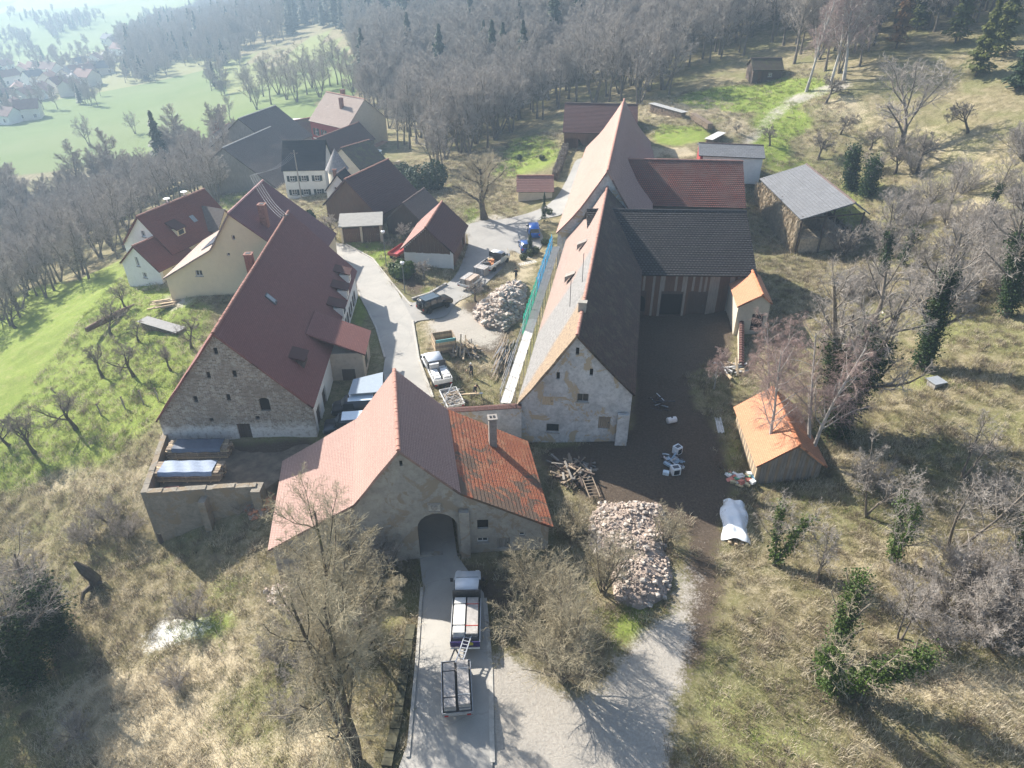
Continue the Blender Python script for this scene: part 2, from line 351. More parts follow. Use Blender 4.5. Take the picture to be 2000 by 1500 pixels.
# ------------------------------------------------------------------ building generator
def arc(prof):
    s = [0.0]
    for a, b in zip(prof, prof[1:]): s.append(s[-1] + math.hypot(b[0]-a[0], b[1]-a[1]))
    return s
def roof_slope(name, prof, y0, y1, mat, parent, course=.34, step=.03, thick=.16, sag=.05, col=.9, sh=0.0, seed=0, smooth_curve=0):
    "prof: (x,z) from eave up to ridge; extruded along y; stepped courses"
    if smooth_curve:
        q = []
        for i in range(len(prof)-1):
            p0 = prof[max(i-1,0)]; p1 = prof[i]; p2 = prof[i+1]; p3 = prof[min(i+2, len(prof)-1)]
            for k in range(4):
                u = k/4; q.append(tuple(.5*((2*p1[j]) + (-p0[j]+p2[j])*u + (2*p0[j]-5*p1[j]+4*p2[j]-p3[j])*u*u + (-p0[j]+3*p1[j]-3*p2[j]+p3[j])*u**3) for j in (0,1)))
        prof = q + [prof[-1]]
    s = arc(prof); T = s[-1]; nc = max(2, int(T / course)); ny = max(2, int((y1-y0)/col))
    xs = [p[0] for p in prof]; zs = [p[1] for p in prof]
    rows = []
    for i in range(nc):
        rows.append((T*i/nc, step)); rows.append((T*(i+1)/nc - .001, 0.0))
    mb = MB(); ys = np.linspace(y0, y1, ny+1)
    def pt(t): return np.interp(t, s, xs), np.interp(t, s, zs)
    def nrm(t):
        a = pt(max(t-.2, 0)); b = pt(min(t+.2, T)); dx, dz_ = b[0]-a[0], b[1]-a[1]; L = math.hypot(dx, dz_); n = (-dz_/L, dx/L)
        return n if n[1] > 0 else (-n[0], -n[1])
    top = []; bot = []
    for t, st in rows:
        x, z = pt(t); n = nrm(t)
        ext = min(1, 4*(t/T)*(1-t/T) + .35)
        dz_ = sag * 2 * fbm(np.full(ny+1, t*.35 + seed*7.7 + 50), ys*.22 + seed*3.1 + 50, 3) * ext
        r = []; q = []
        for k, y in enumerate(ys):
            r.append(mb.vert((x + n[0]*(st+dz_[k]), y + sh*x, z + n[1]*(st+dz_[k]))))
            q.append(mb.vert((x - n[0]*thick, y + sh*x, z - n[1]*thick)))
        top.append(r); bot.append(q)
    for i in range(len(rows)-1):
        for k in range(ny):
            t0, t1 = rows[i][0], rows[i+1][0]
            u = [(ys[k], t0), (ys[k+1], t0), (ys[k+1], t1), (ys[k], t1)]
            mb.facei([top[i][k], top[i][k+1], top[i+1][k+1], top[i+1][k]], u)
            mb.facei([bot[i][k], bot[i+1][k], bot[i+1][k+1], bot[i][k+1]], u)
        for k in (0, ny): mb.facei([top[i][k], top[i+1][k], bot[i+1][k], bot[i][k]], [(ys[k], rows[i][0])]*4)
    for i in (0, len(rows)-1):
        for k in range(ny): mb.facei([top[i][k], bot[i][k], bot[i][k+1], top[i][k+1]], [(ys[k], rows[i][0])]*4)
    return mb.build(name, mat, parent)
def ridge_caps(x, z, y0, y1, mat, parent, r=.16, sh=0.0):
    mb = MB(); n = max(1, int((y1-y0)/.42)); 
    for i in range(n):
        a = y0+(y1-y0)*i/n; b = y0+(y1-y0)*(i+1)/n+.04; o = .015*random.uniform(-1, 1)
        ring = [(x+r*math.cos(t)*1.1, z-.05+r*math.sin(t)+o) for t in [math.pi*j/6 for j in range(7)]]
        for p, q in zip(ring, ring[1:]):
            mb.face([(p[0], a+sh*x, p[1]), (q[0], a+sh*x, q[1]), (q[0]*.98+x*.02, b+sh*x, q[1]-.02), (p[0]*.98+x*.02, b+sh*x, p[1]-.02)])
        mb.face([(p[0], a+sh*x, p[1]) for p in ring])
    return mb.build('ridge_tiles', mat, parent)
def wall_panel(name, outline, holes, to_local, thick, mat, parent):
    "outline & holes in (s,z); to_local(s,z,out)->(x,y,z)"
    polys = [[Vector((a, b, 0)) for a, b in outline]] + [[Vector((a, b, 0)) for a, b in h] for h in holes]
    flat = [p for q in polys for p in q]; tri = tessellate_polygon(polys)
    mb = MB(); i0 = len(mb.v)
    for p in flat: mb.vert(to_local(p.x, p.y, 0))
    for p in flat: mb.vert(to_local(p.x, p.y, -thick))
    n = len(flat)
    for a in tri: mb.facei(a); mb.facei([k + n for k in reversed(a)])
    o = 0
    for q in polys:
        m = len(q)
        for k in range(m): mb.facei([o+k, o+(k+1) % m, n+o+(k+1) % m, n+o+k])
        o += m
    return mb.build(name, mat, parent)
def opening(parent, to_local, s, z, w, h, kind='window', frame=None, depth=.2, arch=False, sill=True, bars=(1, 1), shutters=None):
    "fill for a hole: pane at the back of the reveal with frame, sill, shutters"
    frame = frame or M['frame_w']
    def bx(mb, a, b, c, d, o0, o1):
        p = [to_local(a, c, o0), to_local(b, c, o0), to_local(b, c, o1), to_local(a, c, o1), to_local(a, d, o0), to_local(b, d, o0), to_local(b, d, o1), to_local(a, d, o1)]
        i = len(mb.v); mb.v += p
        for f in ((0,3,2,1),(4,5,6,7),(0,1,5,4),(1,2,6,5),(2,3,7,6),(3,0,4,7)): mb.facei([i+k for k in f])
    if kind == 'door':
        d = MB(); nb = max(2, int(w/.22))
        for k in range(nb): bx(d, s-w/2+w*k/nb+.008, s-w/2+w*(k+1)/nb-.008, z, z+h, -depth, -depth+.05+.01*(k % 2))
        o = d.build('door', frame, parent)
        q = MB(); bx(q, s+w*.32, s+w*.40, z+h*.45, z+h*.52, -depth+.06, -depth+.12); q.build('handle', M['dkmetal'], o); return o
    mb = MB(); bx(mb, s-w/2, s+w/2, z, z+h, -depth-.04, -depth)
    o = mb.build('window' if kind == 'window' else 'opening', M['glass'] if kind == 'window' else M['shade_fill'], parent)
    if kind == 'window':
        f = MB(); t = .07
        bx(f, s-w/2, s-w/2+t, z, z+h, -depth, -depth+.06); bx(f, s+w/2-t, s+w/2, z, z+h, -depth, -depth+.06)
        bx(f, s-w/2+t, s+w/2-t, z, z+t, -depth, -depth+.06); bx(f, s-w/2+t, s+w/2-t, z+h-t, z+h, -depth, -depth+.06)
        for k in range(bars[0]): c = s-w/2+w*(k+1)/(bars[0]+1); bx(f, c-.03, c+.03, z+t, z+h-t, -depth, -depth+.05)
        for k in range(bars[1]): c = z+h*(k+1)/(bars[1]+1); bx(f, s-w/2+t, s+w/2-t, c-.025, c+.025, -depth, -depth+.045)
        f.build('frame', frame, o)
        if sill:
            q = MB(); bx(q, s-w/2-.1, s+w/2+.1, z-.12, z-.004, -depth+.03, .1); q.build('sill', M['stone'], o)
        if shutters:
            for sg in (-1, 1):
                q = MB(); c = s+sg*(w/2+w*.27); bx(q, c-w*.25, c+w*.25, z-.02, z+h+.02, .012, .06)
                for k in range(5): zz = z+h*(k+.5)/5; bx(q, c-w*.2, c+w*.2, zz-.03, zz+.03, .06, .075)
                q.build('shutter', shutters, o)
    return o
def rect(s, z, w, h): return [(s-w/2, z), (s-w/2, z+h), (s+w/2, z+h), (s+w/2, z)]
def arch(s, z, w, h, rise, n=10): 
    return [(s-w/2, z)] + [(s-w/2*math.cos(math.pi*k/n), z+h-rise+rise*math.sin(math.pi*k/n)) for k in range(n+1)] + [(s+w/2, z)]
def gable_house(name, label, R1, R2, zb, zr, profL, profR, mats, cat='house', ov=.35, gov=.3, openings=(), sh=0.0, found=2.5, sag=.05, thick=.45, group=None, smooth_curve=0, ridge_mat=None, back=True, course=.34, fill=None, ridge_on=True, pull=(0, 0), step=.03):
    """R1->R2 ridge line (front gable end at R1). profL/R: list of (dx, z) from ridge outwards to wall line (dx positive distance).
    mats: dict wall,F,B,L,R roofL roofR.  openings: (side,s,z,w,h,kind,opts)."""
    R1 = Vector(R1[:2]); R2 = Vector(R2[:2]); v = R2-R1; Ln = v.length; v /= Ln
    t = thing(name, label, cat, (R1.x, R1.y, zb), math.atan2(v.y, v.x) - math.pi/2, group)
    zr -= zb; pl = [(-d, z-zb) for d, z in profL]; pr = [(d, z-zb) for d, z in profR]
    wl = -pl[-1][0]; wr = pr[-1][0]
    def ext(p):  # continue the last segment by the overhang
        a = (0, zr) if len(p) == 1 else p[-2]; b = p[-1]; L = math.hypot(b[0]-a[0], b[1]-a[1])
        return (b[0]+(b[0]-a[0])/L*ov, b[1]+(b[1]-a[1])/L*ov)
    up = .2
    PL = [ext(pl)] + list(reversed(pl)) + [(0, zr)]; PR = [ext(pr)] + list(reversed(pr)) + [(0, zr)]
    lift = lambda q: [(x, z+up) for x, z in q]
    sd = random.random()*50
    y0, y1 = -gov+pull[0], Ln+gov-pull[1]
    roof_slope('roof_slope', lift(PL), y0, y1, mats.get('roofL', mats.get('roof')), t, sag=sag, sh=sh, seed=sd, smooth_curve=smooth_curve, course=course, step=step)
    if 'roofR2' in mats:
        roof_slope('roof_slope', lift(PR[:3]), y0, y1, mats['roofR2'], t, sag=sag, sh=sh, seed=sd+9, course=course)
        rs = roof_slope('roof_slope', lift(PR[2:]), y0, y1, mats['roofR'], t, sag=sag, sh=sh, seed=sd+9, course=course)
    else: rs = roof_slope('roof_slope', lift(PR), y0, y1, mats.get('roofR', mats.get('roof')), t, sag=sag, sh=sh, seed=sd+9, smooth_curve=smooth_curve, course=course, step=step)
    if ridge_on: ridge_caps(0, zr+up+.04, y0, y1, ridge_mat or M['ridge'], rs, sh=sh)
    T = {'F': lambda s, z, o: (s, -o+sh*s, z), 'B': lambda s, z, o: (s, Ln+o+sh*s, z), 'R': lambda s, z, o: (wr+o, s+sh*wr, z), 'L': lambda s, z, o: (-wl-o, s-sh*wl, z)}
    prof = list(reversed([(x, z) for x, z in pl])) + [(0, zr)] + pr
    outl = {'F': [(-wl, -found)] + prof + [(wr, -found)], 'B': [(-wl, -found)] + prof + [(wr, -found)],
            'L': [(thick+.003, -found), (thick+.003, pl[-1][1]-.05), (Ln-thick-.003, pl[-1][1]-.05), (Ln-thick-.003, -found)], 'R': [(thick+.003, -found), (thick+.003, pr[-1][1]-.05), (Ln-thick-.003, pr[-1][1]-.05), (Ln-thick-.003, -found)]}
    for side in 'FBLR':
        if side == 'B' and not back: continue
        m = mats.get(side, mats.get('wall'))
        if m is None: continue
        hs = []
        ops = [o for o in openings if o[0] == side]
        for o in ops:
            opt = o[6] if len(o) > 6 else {}
            hs.append(arch(o[1], o[2], o[3], o[4], opt['rise']) if 'rise' in opt else rect(o[1], o[2], o[3], o[4]))
        wobj = wall_panel('wall', outl[side], hs, T[side], thick, m, t)
        for o in ops:
            opt = dict(o[6]) if len(o) > 6 else {}
            if opt.pop('through', False): continue
            opt.pop('rise', None)
            opening(t, T[side], o[1], o[2], o[3], o[4], o[5], **opt)
    return t, T, dict(L=Ln, wl=wl, wr=wr, zr=zr, v=v)
def chimney(parent, x, y, z0, z1, w=.6, d=.6, mat=None):
    mb = MB(); mb.box(x-w/2, x+w/2, y-d/2, y+d/2, z0, z1); mb.box(x-w/2-.06, x+w/2+.06, y-d/2-.06, y+d/2+.06, z1, z1+.12)
    o = mb.build('chimney', mat or M['t_hue_brick'], parent)
    q = MB(); q.box(x-w*.3, x+w*.3, y-d*.3, y+d*.3, z1+.12, z1+.16); q.build('flue', M['black'], o); return o
M['t_hue_brick'] = plain('chimney_brick', (.26, .13, .10), .9, .3, 6, bmp=.5)
# ------------------------------------------------------------------ ground polygons (pixel outlines laid on the terrain)
def inpoly(x, y, poly):
    x = np.asarray(x); y = np.asarray(y); r = np.zeros(x.shape, bool); n = len(poly)
    for i in range(n):
        x0, y0 = poly[i]; x1, y1 = poly[(i+1) % n]
        if y0 == y1: continue
        c = ((y0 > y) != (y1 > y)) & (x < (x1-x0)*(y-y0)/(y1-y0)+x0); r ^= c
    return r
def smooth_poly(pts, n=5):
    out = []; m = len(pts)
    for i in range(m):
        p0, p1, p2, p3 = [np.array(pts[(i+k) % m], float) for k in (-1, 0, 1, 2)]
        for k in range(n):
            u = k/n; out.append(tuple(.5*(2*p1+(p2-p0)*u+(2*p0-5*p1+4*p2-p3)*u*u+(3*p1-p0-3*p2+p3)*u**3)))
    return out
def to_world(pix): 
    return [tuple(G(*p)[:2]) if len(p) == 2 else (p[0], p[1]) for p in pix]
W_ = lambda x, y: (x, y, 'w')
SHEETS = {
 'road': [(780,1500),W_(-7.0,12),W_(-1,12),(962,1490),(958,1300),(945,1160),W_(-4.35,40),W_(-6.1,50.4),(846,776),(818,700),(806,625),(772,562),(728,506),(676,478),(632,470),(600,440),(586,404),(548,398),(560,440),(600,480),(650,507),(690,550),(716,600),(735,640),(752,700),(746,745),W_(-10.5,56),W_(-9.1,50.4),W_(-7.35,40),(826,1150),(814,1300),(797,1450)],
 'farmyard_paving': [(785,580),(806,592),(840,575),(885,545),(905,505),(915,470),(905,445),(940,432),(985,428),(1070,400),(1110,345),(1128,312),(1165,312),(1145,365),(1105,415),(1050,432),(1062,470),(1035,505),(1000,490),(985,520),(930,570),(890,592),(870,618),(815,628),(797,640)],
}
SW = {}
for k, v in SHEETS.items():
    wp = to_world(v); SW[k] = smooth_poly(wp, 4) if k == 'farmyard_paving' else wp
# ------------------------------------------------------------------ terrain sheet
def axis(lo, hi, a, b, st, g=1.13):
    c = list(np.arange(a, b+st/2, st)); d = st; x = b
    while x < hi: d *= g; x += d; c.append(x)
    d = st; x = a; l = []
    while x > lo: d *= g; x -= d; l.append(x)
    return np.array(l[::-1]+c)
gx = axis(-3500, 3500, -72, 70, .62); gy = axis(-400, 5000, 14, 172, .62)
GX, GY = np.meshgrid(gx, gy); HZ = H(GX, GY)
ins = np.zeros(GX.shape, bool); near = np.zeros(GX.shape, bool)
for wp in SW.values():
    xs = [p[0] for p in wp]; ys = [p[1] for p in wp]
    bb = (GX > min(xs)-2) & (GX < max(xs)+2) & (GY > min(ys)-2) & (GY < max(ys)+2)
    a = inpoly(GX[bb], GY[bb], wp); ins[bb] |= a; nr = a.copy()
    for dx, dy in ((.9,0),(-.9,0),(0,.9),(0,-.9)): nr |= inpoly(GX[bb]+dx, GY[bb]+dy, wp)
    near[bb] |= nr
amp = np.where(near, 0, 1.0)
yardk = np.clip(np.maximum(np.abs(GX+4)/16-.6, np.abs(GY-75)/45-.6), .25, 1)
NZ = amp * yardk * (1.1*fbm(GX/7, GY/7, 3) + .55*fbm(GX/1.7+30, GY/1.7, 3))
dist = np.hypot(GX, GY); NZ *= np.clip(1.3-dist/400, .0, 1)
HT = HZ + NZ - np.where(ins, .12, np.where(near, .02, 0))
px, py = proj(GX, GY, HT)
jx = px + 60*fbm(GX/3+3, GY/3, 4)*np.clip(60/np.maximum(dist,1),0,1.2); jy = py + 60*fbm(GX/3+70, GY/3+9, 4)*np.clip(60/np.maximum(dist,1),0,1.2)
behind = GY < 8
def blob(L, wob=True):
    o = np.zeros(GX.shape)
    for x, y, rx, ry, s in L:
        d = ((jx-x)/rx)**2+((jy-y)/ry)**2; o = np.maximum(o, s*np.clip(1.6-d*1.2, 0, 1))
    return o
def polym(poly, s=1.0): return s*inpoly(jx, jy, poly)
lush = np.zeros(GX.shape); straw = np.zeros(GX.shape); dirt = np.zeros(GX.shape); gravel = np.zeros(GX.shape); pale = np.zeros(GX.shape); meadow = np.zeros(GX.shape)
mead_p = [(-900,330),(0,345),(230,290),(430,230),(560,170),(560,90),(420,105),(250,150),(240,20),(700,-60),(-900,-120)]
meadow = np.maximum(meadow, inpoly(px + 20*fbm(GX/30, GY/30), py + 14*fbm(GX/30+9, GY/30), [(-600,380),(0,345),(120,330),(330,290),(480,290),(640,230),(560,150),(470,120),(330,110),(240,150),(250,40),(600,-30),(520,-200),(-600,-200)]))
meadow = np.maximum(meadow, inpoly(px, py, [(560,130),(600,75),(640,80),(700,130),(690,190),(600,200),(540,190)]))
lush = np.maximum(lush, polym([(-400,760),(-60,650),(240,508),(330,560),(420,600),(400,680),(330,810),(200,900),(60,960),(-400,1000)], .62))
lush = np.maximum(lush, blob([(150,590,140,40,.95),(60,640,90,35,.95),(40,700,70,40,.7),(120,720,80,40,.6),(300,720,40,60,.5),(60,800,70,60,.8),(230,820,60,40,.4),(200,880,30,25,.6),(215,1080,60,40,.35),(410,1220,70,26,.95),(430,1150,40,14,.8),(370,1145,50,12,.6),(270,1270,40,14,.7),(470,1400,40,50,.45),
 (1450,195,130,28,.95),(1560,170,70,20,.95),(1530,240,60,30,.95),(1500,290,40,30,.9),(1540,330,60,30,.5),(1330,265,60,24,.8),(1180,250,20,10,.4),(1040,300,60,36,.75),(1000,330,60,20,.6),(925,420,20,22,.8),(740,500,26,30,.85),(780,545,26,14,.6),(840,560,25,12,.6),(700,480,30,20,.6),(930,575,24,10,.9),
 (1220,1230,50,40,.8),(1240,1190,40,26,.7),(1130,1150,40,50,.35),(1410,1360,70,60,.35),(1450,1440,90,50,.4),(1530,1480,100,50,.45),(1800,745,70,16,.55),(1680,1000,120,40,.25),(1430,880,16,60,.7),(945,745,20,10,.85),(930,690,40,30,.3),(470,395,60,20,.6),(705,620,14,40,.8),(690,590,20,14,.7),(120,1320,40,60,.3),(1640,420,60,40,.5),(1850,640,60,60,.3),(1680,370,60,30,.5)]))
straw = np.maximum(straw, blob([(130,640,60,14,.8),(370,690,40,20,.8),(160,940,120,40,.45),(280,960,60,60,.5),(470,1130,60,30,.5),(500,1200,70,30,.6),(250,1400,170,90,.95),(420,1300,120,60,.6),(330,1480,180,60,.85),(600,1450,90,70,.6),(520,1050,40,40,.5),(1380,210,60,18,.9),(1310,215,60,14,.6),(1250,300,50,16,.9),(1330,300,30,8,.8),(1430,245,40,20,.6),(1700,250,80,40,.3),(1850,290,120,60,.35),(1950,330,80,80,.3),(1650,210,60,30,.5),(1900,420,80,40,.5),
 (860,600,60,26,.75),(900,590,40,20,.6),(1010,520,40,40,.6),(1040,450,16,40,.6),(960,700,50,40,.5),(870,640,24,40,.5),(835,650,14,60,.6),(400,560,40,20,.7),(300,575,30,16,.6),(1800,1330,160,60,.55),(1950,1350,80,80,.6),(1500,1130,60,60,.4),(1780,1090,140,60,.45),(1400,1100,40,80,.35),(1700,900,100,60,.35),(1480,700,40,60,.5),(1720,1420,90,50,.4)]))
dirt = np.maximum(dirt, polym([(1235,640),(1245,560),(1440,600),(1420,700),(1350,720),(1365,800),(1410,900),(1420,1010),(1330,1020),(1180,985),(1090,940),(1040,880),(1240,850)], .95))
dirt = np.maximum(dirt, polym([(1330,1000),(1405,1000),(1400,1120),(1370,1230),(1330,1330),(1260,1330),(1330,1190),(1335,1090)], .75))
dirt = np.maximum(dirt, polym([(330,870),(610,860),(640,880),(560,960),(500,940),(330,945)], .9))
dirt = np.maximum(dirt, blob([(950,640,60,60,.7),(990,700,30,50,.6),(950,590,50,40,.5),(820,690,20,10,.3),(700,1420,30,30,.3),(640,1330,60,60,.3),(1340,1330,20,80,.5),(1270,1410,40,60,.5),(930,1150,40,60,.7),(990,1180,40,90,.55),(1100,1300,90,30,.7),(1170,1340,50,20,.6),(520,985,40,30,.4),(810,555,30,26,.7),(700,590,10,10,.3)]))
gravel = np.maximum(gravel, polym([(955,1520),(950,1290),(1000,1290),(1060,1330),(1140,1370),(1200,1310),(1270,1230),(1330,1190),(1350,1210),(1310,1290),(1290,1380),(1300,1520),(1330,1800),(900,1800)], .95))
gravel = np.maximum(gravel, blob([(900,640,60,34,.9),(870,625,30,20,.7),(960,440,60,20,.5),(960,660,30,20,.5),(1335,1160,26,60,.6),(1312,1260,34,60,.75),(1362,1060,16,60,.45),(1300,1340,40,50,.7),(560,250,30,10,.5),(360,590,40,10,.6),(330,595,40,10,.5)]))
tr = [(1455,282),(1478,262),(1510,225),(1550,196),(1600,178),(1660,162)]
for wd, ch in ((7, gravel),):
    for (a, b) in zip(tr, tr[1:]):
        for off in (-7, 7):
            for u in np.linspace(0, 1, 8):
                x = a[0]+(b[0]-a[0])*u; y = a[1]+(b[1]-a[1])*u; d = ((px-x-off*.9)/4.5)**2+((py-y-off*.5)/4)**2; ch[:] = np.maximum(ch, .8*np.clip(1.5-d, 0, 1))
for x0 in (1352, 1380):
    for u in np.linspace(0, 1, 40):
        x = x0+22-60*u*u*.3+(-70*max(0, u-.55)); y = 980+u*340; d = ((jx-x)/6)**2+((py-y)/14)**2; dirt = np.maximum(dirt, np.clip(1.4-d, 0, 1))
pale = np.maximum(pale, blob([(360,1225,70,16,1.0),(290,1245,50,14,.8),(450,1210,40,8,.7),(520,1170,40,20,.4),(1450,1300,60,30,.25),(1230,1040,40,60,.5)]))
for a in (lush, straw, dirt, gravel, pale, meadow): a[behind] = 0
def blur(a, n):
    for _ in range(n): a = (a + np.roll(a, 1, 0) + np.roll(a, -1, 0) + np.roll(a, 1, 1) + np.roll(a, -1, 1))/5
    return a
lush, straw, dirt, pale = [blur(a, 5) for a in (lush, straw, dirt, pale)]; gravel = blur(gravel, 5)
shy, shx = GX.shape
me = bpy.data.meshes.new('ground'); nv = shy*shx
me.vertices.add(nv); me.vertices.foreach_set('co', np.stack([GX, GY, HT], -1).ravel().astype(np.float32))
idx = np.arange(nv).reshape(shy, shx)
quads = np.stack([idx[:-1,:-1], idx[:-1,1:], idx[1:,1:], idx[1:,:-1]], -1).reshape(-1, 4)
nf = len(quads); me.loops.add(nf*4); me.loops.foreach_set('vertex_index', quads.ravel().astype(np.int32)); me.polygons.add(nf)
me.polygons.foreach_set('loop_start', np.arange(0, nf*4, 4, dtype=np.int32)); me.polygons.foreach_set('use_smooth', np.ones(nf, bool))
me.update(calc_edges=True)
for nm, ch in (('cover', (lush, straw, dirt, meadow)), ('cover2', (gravel, pale, gravel*0, gravel*0))):
    at = me.attributes.new(nm, 'FLOAT_COLOR', 'POINT'); at.data.foreach_set('color', np.stack(ch, -1).ravel().astype(np.float32))
def ground_mat():
    m, t, b = newmat('rough_ground'); c = coords(t, 'World'); b.inputs['Roughness'].default_value = .95; b.inputs['Specular IOR Level'].default_value = .1
    a1 = N(t, 'ShaderNodeAttribute', attribute_name='cover'); a2 = N(t, 'ShaderNodeAttribute', attribute_name='cover2')
    s1 = N(t, 'ShaderNodeSeparateColor'); t.links.new(a1.outputs['Color'], s1.inputs[0]); s2 = N(t, 'ShaderNodeSeparateColor'); t.links.new(a2.outputs['Color'], s2.inputs[0])
    nL = noise(t, c, .11, 8, .7, .4); nM = noise(t, c, .9, 9, .75, .3); nF = noise(t, c, 5.5, 8, .8); nX = noise(t, c, 19, 5, .8)
    base = ramp(t, nM, [(.28, (.085, .068, .038)), (.45, (.17, .145, .075)), (.58, (.255, .215, .13)), (.75, (.36, .31, .215))])
    base = mixc(t, ramp(t, nL, [(.45, (0,0,0)), (.62, (.75,.75,.75))]), base, ramp(t, nF, [(.3, (.085, .095, .03)), (.7, (.20, .20, .08))]))
    base = mixc(t, ramp(t, nF, [(.52, (0,0,0)), (.70, (.75,.75,.75))]), base, (.38, .325, .235))
    base = mixc(t, ramp(t, nX, [(.60, (0,0,0)), (.72, (.8,.8,.8))]), base, (.47, .41, .33))
    base = mixc(t, ramp(t, nX, [(.28, (.7,.7,.7)), (.42, (0,0,0))]), base, (.055, .043, .028))
    def layer(base, w, col, k=1.6):
        n = math_(t, 'ADD', math_(t, 'MULTIPLY', w, k), math_(t, 'MULTIPLY', math_(t, 'SUBTRACT', nF, .5), 1.5)); n = math_(t, 'ADD', n, math_(t, 'MULTIPLY', math_(t, 'SUBTRACT', nM, .5), 1.2))
        r = N(t, 'ShaderNodeMapRange'); t.links.new(n, r.inputs[0]); r.inputs[1].default_value = .45; r.inputs[2].default_value = .95
        z = N(t, 'ShaderNodeMapRange'); t.links.new(w, z.inputs[0]); z.inputs[1].default_value = .0; z.inputs[2].default_value = .1
        return mixc(t, math_(t, 'MULTIPLY', r.outputs[0], z.outputs[0]), base, col)
    grass = ramp(t, nF, [(.25, (.095, .14, .025)), (.5, (.18, .235, .045)), (.75, (.29, .32, .085))])
    grass = mixc(t, ramp(t, nM, [(.5, (0,0,0)), (.7, (.6,.6,.6))]), grass, (.30, .28, .12))
    strawc = ramp(t, nF, [(.25, (.26, .205, .13)), (.5, (.41, .345, .23)), (.8, (.56, .49, .36))])
    dirtc = ramp(t, nF, [(.25, (.05, .037, .027)), (.5, (.095, .072, .053)), (.8, (.17, .135, .10))])
    gravc = ramp(t, nF, [(.2, (.30, .27, .23)), (.5, (.40, .365, .315)), (.8, (.50, .465, .41))])
    palec = ramp(t, nF, [(.3, (.48, .46, .42)), (.6, (.78, .77, .73))])
    mcol = ramp(t, noise(t, c, .035, 6, .6), [(.35, (.135, .175, .055)), (.65, (.19, .23, .08))]); mcol = mixc(t, ramp(t, noise(t, c, .012, 5), [(.45, (0,0,0)), (.6, (.7,.7,.7))]), mcol, (.215, .225, .105))
    vo = N(t, 'ShaderNodeTexVoronoi'); vo.inputs['Scale'].default_value = .0075; mpv = N(t, 'ShaderNodeMapping'); mpv.inputs['Scale'].default_value = (1, .45, 0); mpv.inputs['Rotation'].default_value = (0, 0, .5); t.links.new(c, mpv.inputs[0]); t.links.new(mpv.outputs[0], vo.inputs['Vector'])
    sv = N(t, 'ShaderNodeSeparateColor'); t.links.new(vo.outputs['Color'], sv.inputs[0]); mcol = mixc(t, .55, mcol, ramp(t, sv.outputs[0], [(.25, (.10, .15, .05)), (.5, (.19, .22, .08)), (.75, (.24, .21, .12)), (.95, (.15, .19, .06))]))
    base = layer(base, a1.outputs['Alpha'], mcol, 2.5)
    base = layer(base, s1.outputs[1], strawc); base = layer(base, s1.outputs[0], grass); base = layer(base, s1.outputs[2], dirtc)
    base = layer(base, s2.outputs[0], gravc, 1.7); base = layer(base, s2.outputs[1], palec)
    t.links.new(base, b.inputs['Base Color'])
    bump(t, b, math_(t, 'ADD', nF, math_(t, 'MULTIPLY', nX, .5)), .8, .10)
    return m
tag(mesh_obj('ground', me, ground_mat()), kind='structure')
# ------------------------------------------------------------------ paved sheets
def asphalt(name, a, b2):
    m, t, b = newmat(name); c = coords(t, 'World'); b.inputs['Roughness'].default_value = .75; b.inputs['Specular IOR Level'].default_value = .35
    n1 = noise(t, c, .35, 8, .65, .5); n2 = noise(t, c, 22, 4, .7)
    col = mixc(t, ramp(t, n1, [(.35, (0,0,0)), (.65, (1,1,1))]), a, b2); col = mixc(t, ramp(t, n2, [(.4, (0,0,0)), (.7, (.4,.4,.4))]), col, tuple(x*.6 for x in a))
    ck = N(t, 'ShaderNodeTexVoronoi', feature='DISTANCE_TO_EDGE'); ck.inputs['Scale'].default_value = .22; wv = N(t, 'ShaderNodeVectorMath', operation='ADD'); t.links.new(c, wv.inputs[0])
    nn = N(t, 'ShaderNodeTexNoise'); nn.inputs['Scale'].default_value = .6; t.links.new(c, nn.inputs['Vector']); t.links.new(nn.outputs['Color'], wv.inputs[1]); t.links.new(wv.outputs[0], ck.inputs['Vector'])
    col = mixc(t, ramp(t, ck.outputs[0], [(.003, (.22,.22,.22)), (.009, (0,0,0))]), col, tuple(x*.45 for x in a))
    t.links.new(col, b.inputs['Base Color']); bump(t, b, n2, .25, .01); return m
M['road'] = asphalt('pale_asphalt', (.33, .315, .285), (.41, .385, .345)); M['yard'] = asphalt('grey_yard_asphalt', (.27, .26, .24), (.34, .325, .30))
def sheet(name, wp, dz, mat):
    bm = bmesh.new(); vs = [bm.verts.new((x, y, 0)) for x, y in wp]
    for tr_i in tessellate_polygon([[Vector((x, y, 0)) for x, y in wp]]): bm.faces.new([vs[i] for i in tr_i])
    for _ in range(7):
        es = [e for e in bm.edges if e.calc_length() > 1.6]
        if not es: break
        bmesh.ops.subdivide_edges(bm, edges=es, cuts=1); bmesh.ops.triangulate(bm, faces=[f for f in bm.faces if len(f.verts) > 3])
    co = np.array([v.co[:] for v in bm.verts]); h = H(co[:, 0], co[:, 1])
    for v, z in zip(bm.verts, h): v.co.z = z + dz
    bmesh.ops.recalc_face_normals(bm, faces=bm.faces)
    if sum(f.normal.z for f in bm.faces) < 0: bmesh.ops.reverse_faces(bm, faces=bm.faces)
    me = bpy.data.meshes.new(name); bm.to_mesh(me); bm.free(); me.polygons.foreach_set('use_smooth', [True]*len(me.polygons))
    return tag(mesh_obj(name, me, mat), kind='structure')
sheet('farmyard_paving', SW['farmyard_paving'], .030, M['yard'])
road = sheet('road', SW['road'], .036, M['road'])
